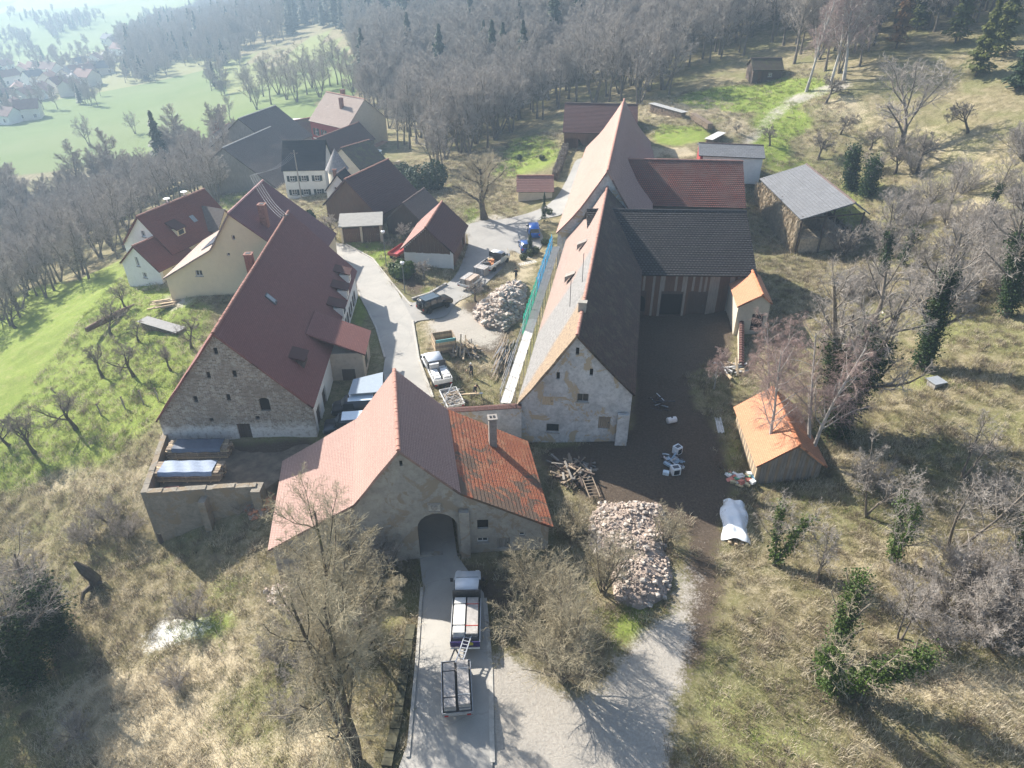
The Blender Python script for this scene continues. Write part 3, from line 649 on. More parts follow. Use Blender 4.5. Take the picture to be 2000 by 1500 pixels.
def kerb(pix, parent_name='kerb', w=.22, h=.12):
    pts = [Vector((p[0], p[1])) for p in to_world(pix)]
    out = []
    for a, b in zip(pts, pts[1:]):
        n = max(1, int((b-a).length/1.2)); out += [a.lerp(b, k/n) for k in range(n)]
    out.append(pts[-1]); mb = MB()
    for a, b in zip(out, out[1:]):
        za, zb_ = hz(*a), hz(*b); mb.bar((a.x, a.y, za+.0), (b.x, b.y, zb_+.0), w, h*2+.04)
    return tag(mb.build('kerb', plain('kerb_stone', (.42, .395, .35), .9, .2, 3)), kind='structure')
kerb([(846,778),(818,702),(806,627)]); kerb([(803,598),(772,562),(728,506),(676,478)])
kerb([(752,700),(735,642),(716,602),(690,552)]); kerb([(797,1480),(814,1300),(824,1150)]); kerb([(962,1490),(958,1300),(947,1170)], w=.3, h=.03)
# ------------------------------------------------------------------ buildings
def onplane(px, py, A, nrm):
    d = ray(px, py); n = Vector(nrm); o = Vector((0, 0, CZ)); dv = Vector(d)
    return o + dv * ((Vector((A[0], A[1], 0)) - o).dot(n) / dv.dot(n))
def fpix(R1, R2, zb, sh, px, py):
    "pixel -> (s,z) on the front gable plane"
    R1 = Vector(R1[:2]); v = (Vector(R2[:2])-R1).normalized(); u = Vector((v.y, -v.x)); d = u + v*sh; n = Vector((-d.y, d.x, 0))
    q = onplane(px, py, R1, n); r = Vector((q.x-R1.x, q.y-R1.y)); return r.dot(u), q.z-zb
def fo(side, R1, R2, zb, sh, px, py, w, h, kind, **o):
    s, z = fpix(R1, R2, zb, sh, px, py); return (side, s, z-h/2, w, h, kind, o)
def ropix(R1, R2, off, zb, px, py):
    "pixel -> (s,z) on a long wall at distance off (right +) from the ridge line"
    R1 = Vector(R1[:2]); v = (Vector(R2[:2])-R1).normalized(); u = Vector((v.y, -v.x)); A = R1+u*off
    q = onplane(px, py, A, (u.x, u.y, 0)); return (Vector((q.x, q.y))-R1).dot(v), q.z-zb
# --- gatehouse
ga, gb, gsh = (-8.1, 40), (-9.8, 50.3), -.118
ops = [('F', 2.35, -.3, 3.1, 4.5, 'opening', dict(rise=1.5, through=True)), ('B', 2.35, -.3, 3.1, 4.5, 'opening', dict(rise=1.5, through=True))]
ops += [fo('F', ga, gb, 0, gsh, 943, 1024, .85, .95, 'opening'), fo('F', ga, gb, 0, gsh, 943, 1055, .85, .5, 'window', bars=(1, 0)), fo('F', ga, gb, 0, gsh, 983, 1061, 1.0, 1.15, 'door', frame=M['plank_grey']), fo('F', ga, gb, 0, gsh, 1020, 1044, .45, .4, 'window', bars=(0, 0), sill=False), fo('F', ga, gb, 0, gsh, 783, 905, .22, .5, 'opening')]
gate, GT, gi = gable_house('gatehouse', 'stone gatehouse with arched passage and sweeping red tiled roof', ga, gb, 0, 10.4, [(3.7, 5.4), (10.5, 1.15)], [(4.2, 6.2), (10.9, 2.6)],
    dict(wall=M['grey_plaster'], roofL=M['t_gate'], roofR=M['t_gate'], roofR2=M['t_annex']), sh=gsh, found=5, openings=ops, sag=.06, smooth_curve=0, cat='gatehouse')
mb = MB(); ap = arch(2.35, -.3, 3.1, 4.5, 1.5)
for a, b in zip(ap, ap[1:]): mb.face([(a[0], .45+gsh*a[0], a[1]), (b[0], .45+gsh*b[0], b[1]), (b[0], gi['L']-.45+gsh*b[0], b[1]), (a[0], gi['L']-.45+gsh*a[0], a[1])])
mb.build('passage_vault', M['grey_plaster'], gate)
mb = MB(); mb.box(4.0, 4.75, -.55, .0, -.6, 4.6, taper=(1, .75)); mb.v = [(x, y+gsh*x-.003, z) for x, y, z in mb.v]; mb.build('buttress', M['grey_plaster'], gate)
s, z = fpix(ga, gb, 0, gsh, 848, 991)
mb = MB(); mb.box(s-.5, s+.5, -.06, .0, z-.42, z+.42); mb.v = [(x, y+gsh*x-.002, z_) for x, y, z_ in mb.v]; cr = mb.build('crest_panel', plain('crest_stone', (.46, .43, .38), .9, .2, 6), gate)
mb = MB()
for a in (-1, 1): mb.box(s+a*.47-.04, s+a*.47+.04, -.11, -.06, z-.42, z+.42)
for a in (-1, 1): mb.box(s-.43, s+.43, -.11, -.06, z+a*.38-.04, z+a*.38+.04)
mb.prism([(s-.26, z+.26), (s+.26, z+.26), (s+.26, z-.02), (s+.14, z-.2), (s, z-.3), (s-.14, z-.2), (s-.26, z-.02)], -.12, -.06)
for dx, dz in ((-.14, .12), (.14, .12), (0, -.08)): mb.lathe([(.001, -.15), (.07, -.14), (.08, -.12)], 10, (s+dx, 0, z+dz), axis='y')
mb.v = [(x, y+gsh*x-.004, z_) for x, y, z_ in mb.v]; mb.build('carved_shield', plain('crest_relief', (.33, .30, .26), .9, .3, 9), cr)
q = Vector(P(962, 870, 4.4)); mb = MB(); vx = (q.x-ga[0])*.986+(q.y-ga[1])*.166; vy = -(q.x-ga[0])*.166*1+(q.y-ga[1])*.986
ch = MB(); ch.box(vx-.32, vx+.32, vy-.32, vy+.32, 3.2, 7.3); ch.box(vx-.4, vx+.4, vy-.4, vy+.4, 7.3, 7.42); cho = ch.build('chimney', plain('grey_flue_render', (.26, .235, .21), .9, .25, 4), gate)
for dx in (-.15, .15):
    f = MB(); f.box(vx+dx-.09, vx+dx+.09, vy-.14, vy+.14, 7.42, 7.46); f.build('flue', M['black'], cho)
# --- yard wall between the gatehouse and the long barn
def coped_wall(name, label, a, b, za, zb_, zt_a, zt_b, th, mat, cope, group=None, piers=()):
    a = Vector(a); b = Vector(b); L = (b-a).length; d = (b-a)/L; t = thing(name, label, 'wall', (a.x, a.y, 0), math.atan2(d.y, d.x), group)
    wall_panel('wall_face', [(0, za), (0, zt_a), (L, zt_b), (L, zb_)], [], lambda s, z, o: (s, -o, z), th, mat, t)
    c = MB(); n = max(1, int(L/.42))
    for k in range(n):
        s0, s1 = L*k/n, L*(k+1)/n-.012; z0 = zt_a+(zt_b-zt_a)*(k+.5)/n + random.uniform(-.012, .012)
        c.prism([(0,0)]*0+[(s0, z0), (s1, z0), (s1, z0+.07), (s0, z0+.07)], -.08, th/2, 0); c.v[-4:] = [(x, y, z+.12) for x, y, z in c.v[-4:]]
        c.prism([(s0, z0), (s1, z0), (s1, z0+.07), (s0, z0+.07)], th+.08, th/2+.002, 0); c.v[-4:] = [(x, y, z+.12) for x, y, z in c.v[-4:]]
    c.build('coping_tiles', cope, t)
    for s, w_, hh in piers:
        p = MB(); p.box(s-w_/2, s+w_/2, -.12, th+.12, za, zt_a+hh); p.build('pier', mat, t)
    return t
yw = coped_wall('yard_wall', 'old plastered wall with red tile coping joining gatehouse to barn', P(862, 802, 4.6)[:2], P(1019, 793, 4.9)[:2], -1, -1, 4.35, 4.7, .6, M['old_plaster'], M['t_pinkred'])
# --- stone barn on the left
la, lb = (-26.3, 55.1), (-27.9, 86)
z0 = -.6; ops = []
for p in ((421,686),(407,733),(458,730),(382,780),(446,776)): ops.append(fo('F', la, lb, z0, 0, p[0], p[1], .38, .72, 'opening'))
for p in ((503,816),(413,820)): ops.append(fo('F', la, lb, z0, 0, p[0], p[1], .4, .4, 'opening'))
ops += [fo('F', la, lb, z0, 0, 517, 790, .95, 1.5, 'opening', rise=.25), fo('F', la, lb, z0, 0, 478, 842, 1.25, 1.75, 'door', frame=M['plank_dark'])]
for s_ in (2.0, 5.2): ops.append(('R', s_, .3, 1.7, 2.3, 'door', dict(frame=M['plank_dark'])))
for s_ in (21.5, 24.5, 27.5): ops.append(('R', s_, 1.2, 1.0, 1.3, 'window', dict(shutters=M['plank_dark'])))
barn, BT, bi = gable_house('stone_barn', 'big stone barn with steep brown-red roof beside the grassy slope', la, lb, z0, 11.5, [(7.2, 2.5)], [(7.3, 3.5)],
    dict(wall=M['stone_wall'], R=M['white'], L=M['stone_wall'], roof=M['t_barn']), openings=ops, cat='barn', sag=.1, ridge_mat=M['t_hue_brick'])
def local(t, p):
    p = Vector(p); q = Matrix.Rotation(-t.rotation_euler.z, 3, 'Z') @ (p - Vector(t.location)); return q
def slope_pt(info, prof_d, s): pass
def dormer(parent, y, x_face, z_face, w, h, back, roofmat, wallmat, side=1, pitch=.15, win=True):
    "small shed dormer on a right-hand slope; x_face = distance of the front face from ridge"
    mb = MB(); X = x_face*side; xb = (x_face-back)*side
    mb.box(min(X, xb), max(X, xb), y-w/2, y+w/2, z_face-.2, z_face+h); o = mb.build('dormer', wallmat, parent)
    r = MB(); r.box(min(X+.25*side, xb-.25*side), max(X+.25*side, xb-.25*side), y-w/2-.18, y+w/2+.18, z_face+h, z_face+h+.1)
    for i in range(len(r.v)):
        x, yy, z = r.v[i]; r.v[i] = (x, yy, z+abs(X+.25*side-x)*pitch)
    r.build('dormer_roof', roofmat, o)
    if win:
        g = MB(); g.box(X-.01*side if side > 0 else X-.05, X+.05*side if side > 0 else X+.01, y-w*.3, y+w*.3, z_face+h*.25, z_face+h*.85); g.build('dormer_window', M['glass'], o)
    return o
bs = (11.5-3.5)/7.3
def bz(d): return (11.5-z0)-bs*d+.25
def barn_hit(px, py):  # pixel on the right slope -> local (x,y)
    for zz in np.arange(11.5, 2, -.1):
        q = local(barn, P(px, py, zz))
        if q.z < bz(q.x) + .02 and q.x > 0: 
            pass
        if abs(q.z-bz(q.x)) < .12 and q.x > 0: return q
    return None
for p_ in ((668,536),(664,566),(657,600)):
    q = barn_hit(p_[0], p_[1])
    if q: dormer(barn, q.y, q.x+.9, bz(q.x+.9), 1.7, 1.25, 2.1, M['t_barn'], M['white'], pitch=.3)
q = barn_hit(588, 702)
if q: dormer(barn, q.y, q.x+.4, bz(q.x+.4), 1.8, .8, 1.5, M['t_barn'], M['plank_dark'], pitch=.35, win=False)
q = barn_hit(530, 585)
if q:
    mb = MB(); 
    for a, b, c, d in ((-.45, .45, -.4, .4),): mb.box(q.x+a, q.x+b, q.y+c, q.y+d, -.05, .12)
    mb.v = [(x, y, z+bz(x)) for x, y, z in mb.v]; o = mb.build('skylight', M['dkmetal'], barn)
    g = MB(); g.box(q.x-.35, q.x+.35, q.y-.3, q.y+.3, .12, .14); g.v = [(x, y, z+bz(x)) for x, y, z in g.v]; g.build('pane', plain('sky_glass', (.25, .27, .28), .15, .2), o)
q = barn_hit(488, 520)
for p_, hh in (((488,512), .5),):
    zz = 11.5; qq = local(barn, P(p_[0], p_[1], 10.9)); chimney(barn, min(qq.x, 1.2), min(qq.y, 30), 8.5, 11.9+hh, .8, .8)
# lean-to wing of the stone barn
w0 = local(barn, P(712, 648, 3.2)); w1 = local(barn, P(700, 695, 3.0)); yw0, yw1 = w1.y-.3, w0.y
roof_slope('wing_roof', [(11.2, 3.3-z0), (5.3, bz(5.3)+.1)], yw0, yw1, M['t_barn'], barn, sag=.04, step=.008)
wing = MB(); wing.box(7.31, 10.8, yw0+.25, yw1-.25, -.5, 3.55-z0-.2)
wi = wing.build('wing', plaster('peeling_wing_render', (.50, .42, .33), (.34, .28, .22), amt=.5), barn)
mb = MB(); mb.box(8.4, 9.8, yw0+.2, yw0+.249, -.4, 2.0); mb.build('wing_door', M['plank_dark'], wi)
mb = MB(); mb.box(10.801, 10.84, yw0+1.5, yw0+2.9, 1.4, 2.6); mb.build('wing_window', M['glass'], wi)
# --- cream farmhouse behind it
ca = P(447, 418, 11.2); cb = P(510, 356, 11.2)
ops = [fo('F', ca, cb, -1, 0, 388, 534, .9, .8, 'window', bars=(1, 0)), fo('F', ca, cb, -1, 0, 456, 464, .4, .6, 'window', bars=(0, 0), sill=False), fo('F', ca, cb, -1, 0, 446, 497, .4, .4, 'window', bars=(0, 0), sill=False)]
cq_ = onplane(322, 545, (ca.x, ca.y), (0, 1, 0)); cl = ca.x-cq_.x; cez = cq_.z; cq_ = onplane(411, 490, (ca.x, ca.y), (0, 1, 0)); ckx = ca.x-cq_.x; ckz = cq_.z
cream, CT, ci = gable_house('cream_farmhouse', 'tall cream gabled farmhouse with plum roof and solar panels', ca, (ca.x+.4, cb.y), -1, 11.2, [(ckx, ckz), (cl, cez)], [(9.2, 3.6)], dict(wall=M['cream'], roofL=M['t_pale'], roofR=M['t_purple']), openings=ops, cat='house', ridge_mat=plain('pink_ridge', (.42, .24, .22), .8))  # left slope gets paler tiles, its sunlit look put into the colour
chimney(cream, 3.2, 3.0, 7.5, 12.4, .9, .9)
for k in range(4):
    m0 = MB(); sl = (ckz-cez)/(cl-ckx)
    for a, b, d in ((0, 1, 0),):
        y0_ = 3.2+k*1.25
        m0.box(-ckx-2.9, -ckx-.5, y0_, y0_+1.15, .3, .36); m0.v = [(x, y, z+1+ckz+sl*(x+ckx)) for x, y, z in m0.v]
    pn = m0.build('solar_panel', plain('solar_cell', (.05, .065, .10), .25, .2, 8, spec=.6), cream)
# lean-to boarded sheds on its near side
mb = MB(); mb.box(1.5, 6.0, -2.6, -.01, -.2, 2.2); mb.box(1.2, 6.3, -2.9, -.02, 2.2, 2.32); mb.build('lean_to', M['plank_brown'], cream)
# --- far cream/white house
ha, hb = P(270, 424, 6.2), P(397, 372, 6.2)
fe = dict(bars=(1, 0))
ops = [('R', 2.2, 1.6, 1.3, 1.3, 'window', {}), ('R', 5.0, .3, 1.1, 2.1, 'door', dict(frame=M['plank_dark'])), ('F', 0, 5.2, .7, .9, 'window', fe), ('F', -2, 2.2, 1.0, 1.2, 'window', fe), ('F', 1.6, 2.2, 1.0, 1.2, 'window', fe)]
fh, FT, fi = gable_house('white_hill_house', 'cream house with red-brown roof and cross gable at the slope edge', ha, hb, -2, 6.2, [(4.6, 1.4)], [(4.8, 1.3)], dict(wall=M['white'], R=M['cream'], roof=M['t_hue']), openings=ops, cat='house')
mb = MB(); mb.prism([(1.4, 3.6), (5.4, 3.0), (5.4, 5.4), (5.3, 5.6)], 11.5, 15.0)
cg = MB(); cg.prism([(0, 0)]*0+[(8.4, -.3), (12.6, -.3), (12.6, 4.2), (10.5, 6.6), (8.4, 4.2)], -5.9, -1.0); cg.v = [(-y, x, z) for x, y, z in cg.v]
cgo = cg.build('cross_gable', M['cream'], fh)
for sg in (-1, 1):
    r = MB(); r.face([(6.2, 10.5+sg*2.5, 3.95), (6.2, 10.5, 6.8), (.2, 10.5, 6.8), (.2, 10.5+sg*2.5, 3.95)], [(0, 0), (0, 3), (6, 3), (6, 0)]); r.face([(6.2, 10.5+sg*2.5, 3.83), (6.2, 10.5, 6.68), (.2, 10.5, 6.68), (.2, 10.5+sg*2.5, 3.83)]); r.face([(6.2, 10.5+sg*2.5, 3.95), (6.2, 10.5, 6.8), (6.2, 10.5, 6.68), (6.2, 10.5+sg*2.5, 3.83)])
    r.build('cross_gable_roof', M['t_grey'] if sg < 0 else M['t_hue'], cgo)
mb = MB(); mb.box(5.901, 5.94, 9.9, 11.1, 2.6, 4.0); mb.build('gable_window', M['glass'], cgo)
for y_ in (4.0, 7.0): 
    mb = MB(); mb.box(2.2, 3.0, y_, y_+.8, .28, .34); k = (6.2-1.3)/4.8; mb.v = [(x, y, z+8.2-k*x) for x, y, z in mb.v]; mb.build('skylight', plain('sky_glass', (.25, .27, .28), .15, .2), fh)
dormer(fh, 3.6, 3.6, 8.2-1.02*3.6+.1, 1.6, 1.1, 1.6, M['t_hue'], M['cream'], pitch=.4)
for y_ in (6.0, 9.5):
    mb = MB(); mb.lathe([(.12, 8.0), (.12, 8.9), (.5, 9.0), (.5, 9.08), (.1, 9.1)], 12, (-.3, y_, 0)); mb.build('roof_vent', plain('vent_white', (.7, .7, .68), .5), fh)
# its lower wing
wa = P(262, 482, 3.4); wdir = (Vector(hb[:2])-Vector(ha[:2])).normalized(); we = (wa.x+wdir.x*6.5, wa.y+wdir.y*6.5)
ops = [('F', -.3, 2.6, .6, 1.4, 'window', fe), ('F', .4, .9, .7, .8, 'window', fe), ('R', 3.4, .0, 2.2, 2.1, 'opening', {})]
gable_house('white_hill_annex', 'small white gabled annex with red roof below the cream hill house', wa, we, -2.2, 3.4, [(3.4, .5)], [(3.6, .3)], dict(wall=M['white'], R=M['cream'], roof=M['t_hue']), openings=ops, cat='house')
# --- long barn, weathered near half
oa, ob = (5.6, 53.5), (12.9, 95)
z0 = .3
ops = [fo('F', oa, ob, z0, .08, *p, .3, .75, 'opening') for p in ((1128,686),(1090,734),(1155,727))]
ops += [fo('F', oa, ob, z0, .08, 1070, 783, 1.05, .95, 'door', frame=M['plank_pale'], depth=.1), fo('F', oa, ob, z0, .08, 1138, 777, 1.05, .9, 'window', frame=M['plank_grey'], bars=(1, 0)), fo('F', oa, ob, z0, .08, 1079, 836, 1.2, .95, 'window', frame=M['plank_grey'], bars=(0, 0)), fo('F', oa, ob, z0, .08, 1180, 826, 1.1, 1.4, 'door', frame=M['plank'])]
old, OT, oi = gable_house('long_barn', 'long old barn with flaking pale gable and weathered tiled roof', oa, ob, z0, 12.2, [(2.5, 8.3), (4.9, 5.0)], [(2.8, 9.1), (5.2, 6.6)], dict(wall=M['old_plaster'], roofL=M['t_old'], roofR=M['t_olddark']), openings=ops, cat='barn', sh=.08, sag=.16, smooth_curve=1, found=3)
mb = MB(); mb.box(-.35, .35, 4.2, 4.7, 12.0, 12.9); mb.box(-.42, .42, 4.13, 4.77, 12.9, 13.0); mb.build('chimney', M['grey_plaster'], old)
for y_, d_ in ((10, 1.6), (12.8, .7)):
    mb = MB(); zz = 12.2-d_*1.5; mb.tube([(-d_, y_, zz-.8), (-d_, y_, zz+3.0)], .035, 6); mb.build('antenna_pole', M['dkmetal'], old)
for y_, d_ in ((19.5, 2.6), (27, 2.0)):
    mb = MB(); zz = 12.15-d_*1.45; mb.prism([(-d_-.5, zz-.5), (-d_-.5, zz+.2), (-d_+.6, zz+.75)], y_-.45, y_+.45); mb.build('roof_hatch', M['plank_grey'], old)
mb = MB(); mb.box(4.0, 5.2, -.7, -.01, -2, 4.2, taper=(.8, .5)); mb.v = [(x, y+.08*x-.003, z) for x, y, z in mb.v]; mb.build('buttress', M['old_plaster'], old)
# --- tall far half
ta, tb = (12.6, 93.9), P(1219, 196, 14.4)
tall, TT, ti = gable_house('tall_barn', 'tallest barn section with bright pink tiled roof behind the weathered barn', ta, tb, 0, 14.4, [(3.4, 9.0), (6.3, 5.6)], [(3.4, 9.2), (6.3, 6.4)], dict(wall=M['old_plaster'], roofL=M['t_tall'], roofR=M['t_tall']), cat='barn', sag=.1, smooth_curve=1, found=2)
# --- red wing and black wing at right angles
def wing_house(name, label, rl, rr, zb, zr, front, back, mats, **k):
    return gable_house(name, label, rl, rr, zb, zr, back, front, mats, **k)
a_, b_ = P(1190, 312, 11.0), P(1447, 317, 11.0)
gable_house('red_roof_wing', 'barn wing with mottled red tiled roof behind the black-roofed wing', (a_.x, a_.y), (b_.x, b_.y), 1.5, 11.0, [(6.4, 6.3)], [(6.3, 6.2)], dict(wall=M['plank_dark'], roof=M['t_redwing'], L=M['beige']), cat='barn', sag=.07, ov=.5, back=True, step=.055)
a_, b_ = P(1150, 412, 11.0), P(1453, 415, 11.0)
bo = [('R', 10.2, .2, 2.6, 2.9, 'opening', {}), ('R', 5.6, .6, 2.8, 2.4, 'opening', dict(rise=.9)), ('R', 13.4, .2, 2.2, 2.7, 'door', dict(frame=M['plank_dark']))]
bw, _, bwi = gable_house('black_roof_wing', 'boarded barn wing with black concrete tile roof facing the earth yard', (a_.x, a_.y), (b_.x, b_.y), .4, 11.0, [(7.5, 6.8)], [(8.4, 6.3)], dict(wall=M['plank_dark'], roof=M['t_black']), openings=bo, cat='barn', sag=.04, ov=.6, ridge_mat=M['ridge_k'], course=.352, step=.06)
nbd = int((bwi['L']-1)/.3); bd = []
for k in range(nbd):
    s_ = .6+k*.3
    if any(abs(s_-c) < w_/2+.18 for c, w_ in ((10.2, 2.6), (5.6, 2.8), (13.4, 2.2))):
        zlo = 3.4
    else: zlo = .0
    m0 = MB(); m0.box(bwi['wr']+.002, bwi['wr']+.035+.012*(k % 2), s_-.14, s_+.14, zlo+random.uniform(0, .15), 5.6); m0.build('board', M['plank_grey'] if random.random() < .3 else M['plank_brown'], bw)
# --- dark red barn with the white garage door
a_, b_ = P(1106, 203, 11.6), P(1243, 206, 11.6)
q = onplane(1103, 268, (0, a_.y-5.5), (0, 1, 0))
do = [('R', 1.5, .1, 2.6, 2.4, 'door', dict(frame=plain('garage_white', (.78, .78, .76), .5, .05), depth=.14)), ('R', 6.2, .1, 3.4, 3.2, 'door', dict(frame=M['plank_brown'], depth=.1))]
dkb, _, dki = gable_house('dark_red_barn', 'brown boarded barn with dark red tiles and a white garage door', (a_.x, a_.y), (b_.x, b_.y), 4.0, 11.6, [(6, 7.6)], [(6, 7.6)], dict(wall=M['plank_brown'], roof=M['t_dkred']), openings=do, cat='barn', sag=.04, ridge_mat=M['ridge_d'], found=4)
# --- little tiled garden shed, hedge-side
a_, b_ = P(1012, 345, 4.2), P(1078, 345, 4.2)
gable_house('garden_wall_shed', 'low shed with faded red tiles beside the walled garden', (a_.x, a_.y), (b_.x, b_.y), .8, 4.2, [(2.4, 2.6)], [(2.6, 2.4)], dict(wall=M['beige'], roof=M['t_pinkred']), cat='shed')
# --- small timber barn in the middle
sa, sb_ = P(832, 444, 6.0), P(862, 397, 6.0)
v_ = (Vector(sb_[:2])-Vector(sa[:2])).normalized()
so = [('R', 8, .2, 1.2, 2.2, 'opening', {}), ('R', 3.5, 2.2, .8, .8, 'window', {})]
smb, ST, si = gable_house('timber_barn', 'small timber barn with red roof over a whitewashed base', (sa.x, sa.y), (sb_.x, sb_.y), 0, 6.0, [(3.5, 2.9)], [(3.6, 2.6)], dict(wall=M['white'], R=M['plank_brown'], L=M['plank_brown'], roofL=M['t_pinkred'], roofR=M['t_dkred']), openings=so, cat='barn', ov=.55, gov=.5)
ng = int(7.0/.28)
for k in range(ng):
    s_ = -3.45+.14+k*.28; zt = 6.0-(abs(s_)+.15)*.92 if True else 0
    m0 = MB(); m0.box(s_-.132, s_+.132, -.05-.012*(k % 2), -.004, 2.15+random.uniform(-.03, .03), max(2.4, zt)); m0.build('board', M['plank_brown'], smb)
mb = MB(); mb.tube([(3.75, -.55, 0), (3.75, -.55, 2.5)], .05, 8); mb.build('downpipe', M['frame_w'], smb)
# --- dark shed, carport
a_ = P(803, 396, 5.2); gable_house('slate_shed', 'dark slate-roofed shed tucked behind the small timber barn', (a_.x-1.2, a_.y), (a_.x+1.2, a_.y+7), 0, 5.0, [(3.2, 2.2)], [(3.2, 2.2)], dict(wall=M['plank_dark'], roof=M['t_grey']), cat='shed', ridge_mat=M['ridge_d'])
cpb = G(708, 473); cpt = thing('carport', 'open three-bay carport with flat grey roof on beige posts', 'carport', cpb, R(8))
mb = MB(); mb.box(-3.4, 3.4, -.6, 4.6, 2.75, 2.9); mb.v = [(x, y, z+.06*y) for x, y, z in mb.v]; mb.build('roof', plain('grey_sheet_roof', (.24, .23, .21), .7, .15, 1.5), cpt)
for x in (-3.0, 0, 3.0):
    mb = MB(); mb.box(x-.16, x+.16, -.2, .12, -.3, 2.7); mb.build('post', M['beige'], cpt)
for x0, x1 in ((-3.2, 3.2),):
    mb = MB(); mb.box(x0, x1, 4.0, 4.2, -.3, 2.85); mb.build('rear_wall', M['plank_brown'], cpt)
for x in (-3.2, 3.1):
    mb = MB(); mb.box(x, x+.12, .13, 4.0, -.3, 2.72); mb.build('side_wall', M['beige'], cpt)
for x0, x1 in ((-2.8, -.2), (.2, 2.8)):
    mb = MB(); n_ = 9
    for k in range(n_): mb.box(x0+(x1-x0)*k/n_+.01, x0+(x1-x0)*(k+1)/n_-.01, 0, .05, 0, 2.3)
    mb.build('bay_door', M['plank_brown'], cpt)
# --- timber farmhouse right of the white house
zb_ = -1.6; a_ = P(676, 351, 6.8)
gable_house('brown_farmhouse', 'brown boarded farmhouse with dark roof beside the white shuttered house', (a_.x, a_.y), (a_.x+5, a_.y+11), zb_, 6.8, [(4.8, 2.2)], [(5.6, 1.8)], dict(wall=M['plank_brown'], L=M['white'], roof=M['t_dkred']), cat='house', ov=.6, gov=.5)
a2 = P(659, 341, 6.2); t_, _, _ = gable_house('white_gable_cottage', 'narrow white cottage with dark roof between tower and brown farmhouse', (a2.x, a2.y), (a2.x+.6, a2.y+3), hz(a2.x, a2.y), 6.2, [(2.4, 3.4)], [(2.4, 3.4)], dict(wall=M['white'], roof=M['t_slateblack']), cat='house', ridge_mat=M['ridge_d'], openings=[('F', -.6, 4.0, .7, .9, 'window', {})])
chimney(t_, -1.0, 1.2, 6.0, 6.6-hz(a2.x, a2.y), .5, .5)
# --- white shuttered house
zb_ = -3.4; a_ = Vector((-44.0, 140.6)); b_ = Vector((-36.3, 141.2)); K_ = plain('dark_green_shutter', (.03, .045, .045), .6)
L_ = (b_-a_).length; wo = []
for z_, in ((.9,), (3.55,)):
    for f_ in (.19, .47, .80): wo.append(('R', L_*f_, z_, .95, 1.05, 'window', dict(shutters=K_)))
wh, _, _ = gable_house('white_shuttered_house', 'white two-storey house with black slate roof and dark shutters', a_, b_, zb_, 6.4, [(4.8, 2.4)], [(4.8, 2.3)], dict(wall=M['white'], roof=M['t_slateblack']), openings=wo, cat='house', ridge_mat=M['ridge_k'])
# --- round tower
tq = P(653, 290, 7.5); tq.z = -2.2; tw = thing('round_tower', 'round beige tower with grey conical roof beside the white house', 'tower', tq)
mb = MB(); mb.lathe([(1.75, -1.5), (1.72, 6.2)], 24); mb.build('wall', M['beige'], tw, smooth=True)
mb = MB(); mb.lathe([(2.15, 6.0), (2.0, 6.25), (1.05, 7.9), (.03, 9.7)], 24); mb.build('conical_roof', plain('grey_slate_cone', (.23, .22, .22), .8, .3, 4, bmp=.4), tw)
mb = MB(); mb.box(-.3, .3, -1.82, -1.7, 4.6, 5.4); mb.build('window', M['glass'], tw)
# --- mossy house, right of tower
a_, b_ = P(668, 290, 1.6), P(719, 275, 1.6)
gable_house('mossy_roof_house', 'long low house with mossy brown roof behind the round tower', (a_.x, a_.y), (b_.x, b_.y), -5.5, 1.6, [(5.2, -2.2)], [(5.6, -2.5)], dict(wall=M['beige'], roof=M['t_moss']), cat='house', openings=[('R', 6, 1.6, 1.0, 1.2, 'window', {}), ('R', 11, 1.6, 1.0, 1.2, 'window', {})])
# --- red house
a_, b_ = P(639, 181, 5.5), P(711, 195, 5.5); zr_ = -8.0; L_ = (Vector(b_[:2])-Vector(a_[:2])).length; ro = []
for z_ in (1.2, 4.6):
    for f_ in (.14, .36, .68, .86): ro.append(('R', L_*f_, z_, 1.1, 1.6, 'window', dict(shutters=K_)))
rh, _, _ = gable_house('red_house', 'tall dark red house with pale tiled roof at the woodland edge', (a_.x, a_.y), (b_.x, b_.y), zr_, 5.5, [(6.5, .2)], [(6.5, -.2)], dict(wall=M['red_render'], B=M['beige'], roof=M['t_pale']), openings=ro, cat='house')
chimney(rh, 2.6, L_*.6, 10.5, 13.6, .8, .8); chimney(rh, -1, L_*.35, 12, 14.6, .9, .9)
mb = MB(); mb.box(6.502, 6.56, .5, L_-.5, 3.55, 3.8); mb.build('string_course', M['frame_w'], rh)
# --- long dark outbuilding in front of it, glazed lean-to
a_, b_ = P(622, 270, 1.0), P(700, 240, 1.0)
lo, _, _ = gable_house('dark_outbuilding', 'long low outbuilding with dark red roof before the red house', (a_.x, a_.y), (b_.x, b_.y), -6.8, 1.0, [(4.0, -2.4)], [(4.0, -2.4)], dict(wall=M['plank_grey'], roof=M['t_dkred']), cat='outbuilding')
mb = MB(); mb.box(4.2, 8.4, 5, 12.5, 3.3, 3.4); mb.v = [(x, y, z-(x-4.2)*.12) for x, y, z in mb.v]; pvr = mb.build('glazed_lean_to', plain('blue_glass_sheet', (.20, .27, .33), .2, .15, 2, spec=.6), lo)
mb = MB()
for y_ in (5, 8.7, 12.4): mb.bar((8.2, y_, -1.5), (8.2, y_, 2.85), .14)
for y_ in (5, 8.7, 12.4): mb.bar((4.2, y_, 3.5), (8.4, y_, 3.0), .09)
mb.build('posts', M['frame_w'], pvr)
mb = MB(); mb.box(4.2, 6.2, 13, 19, 3.2, 3.32); mb.build('porch_roof', M['t_orange'], lo)
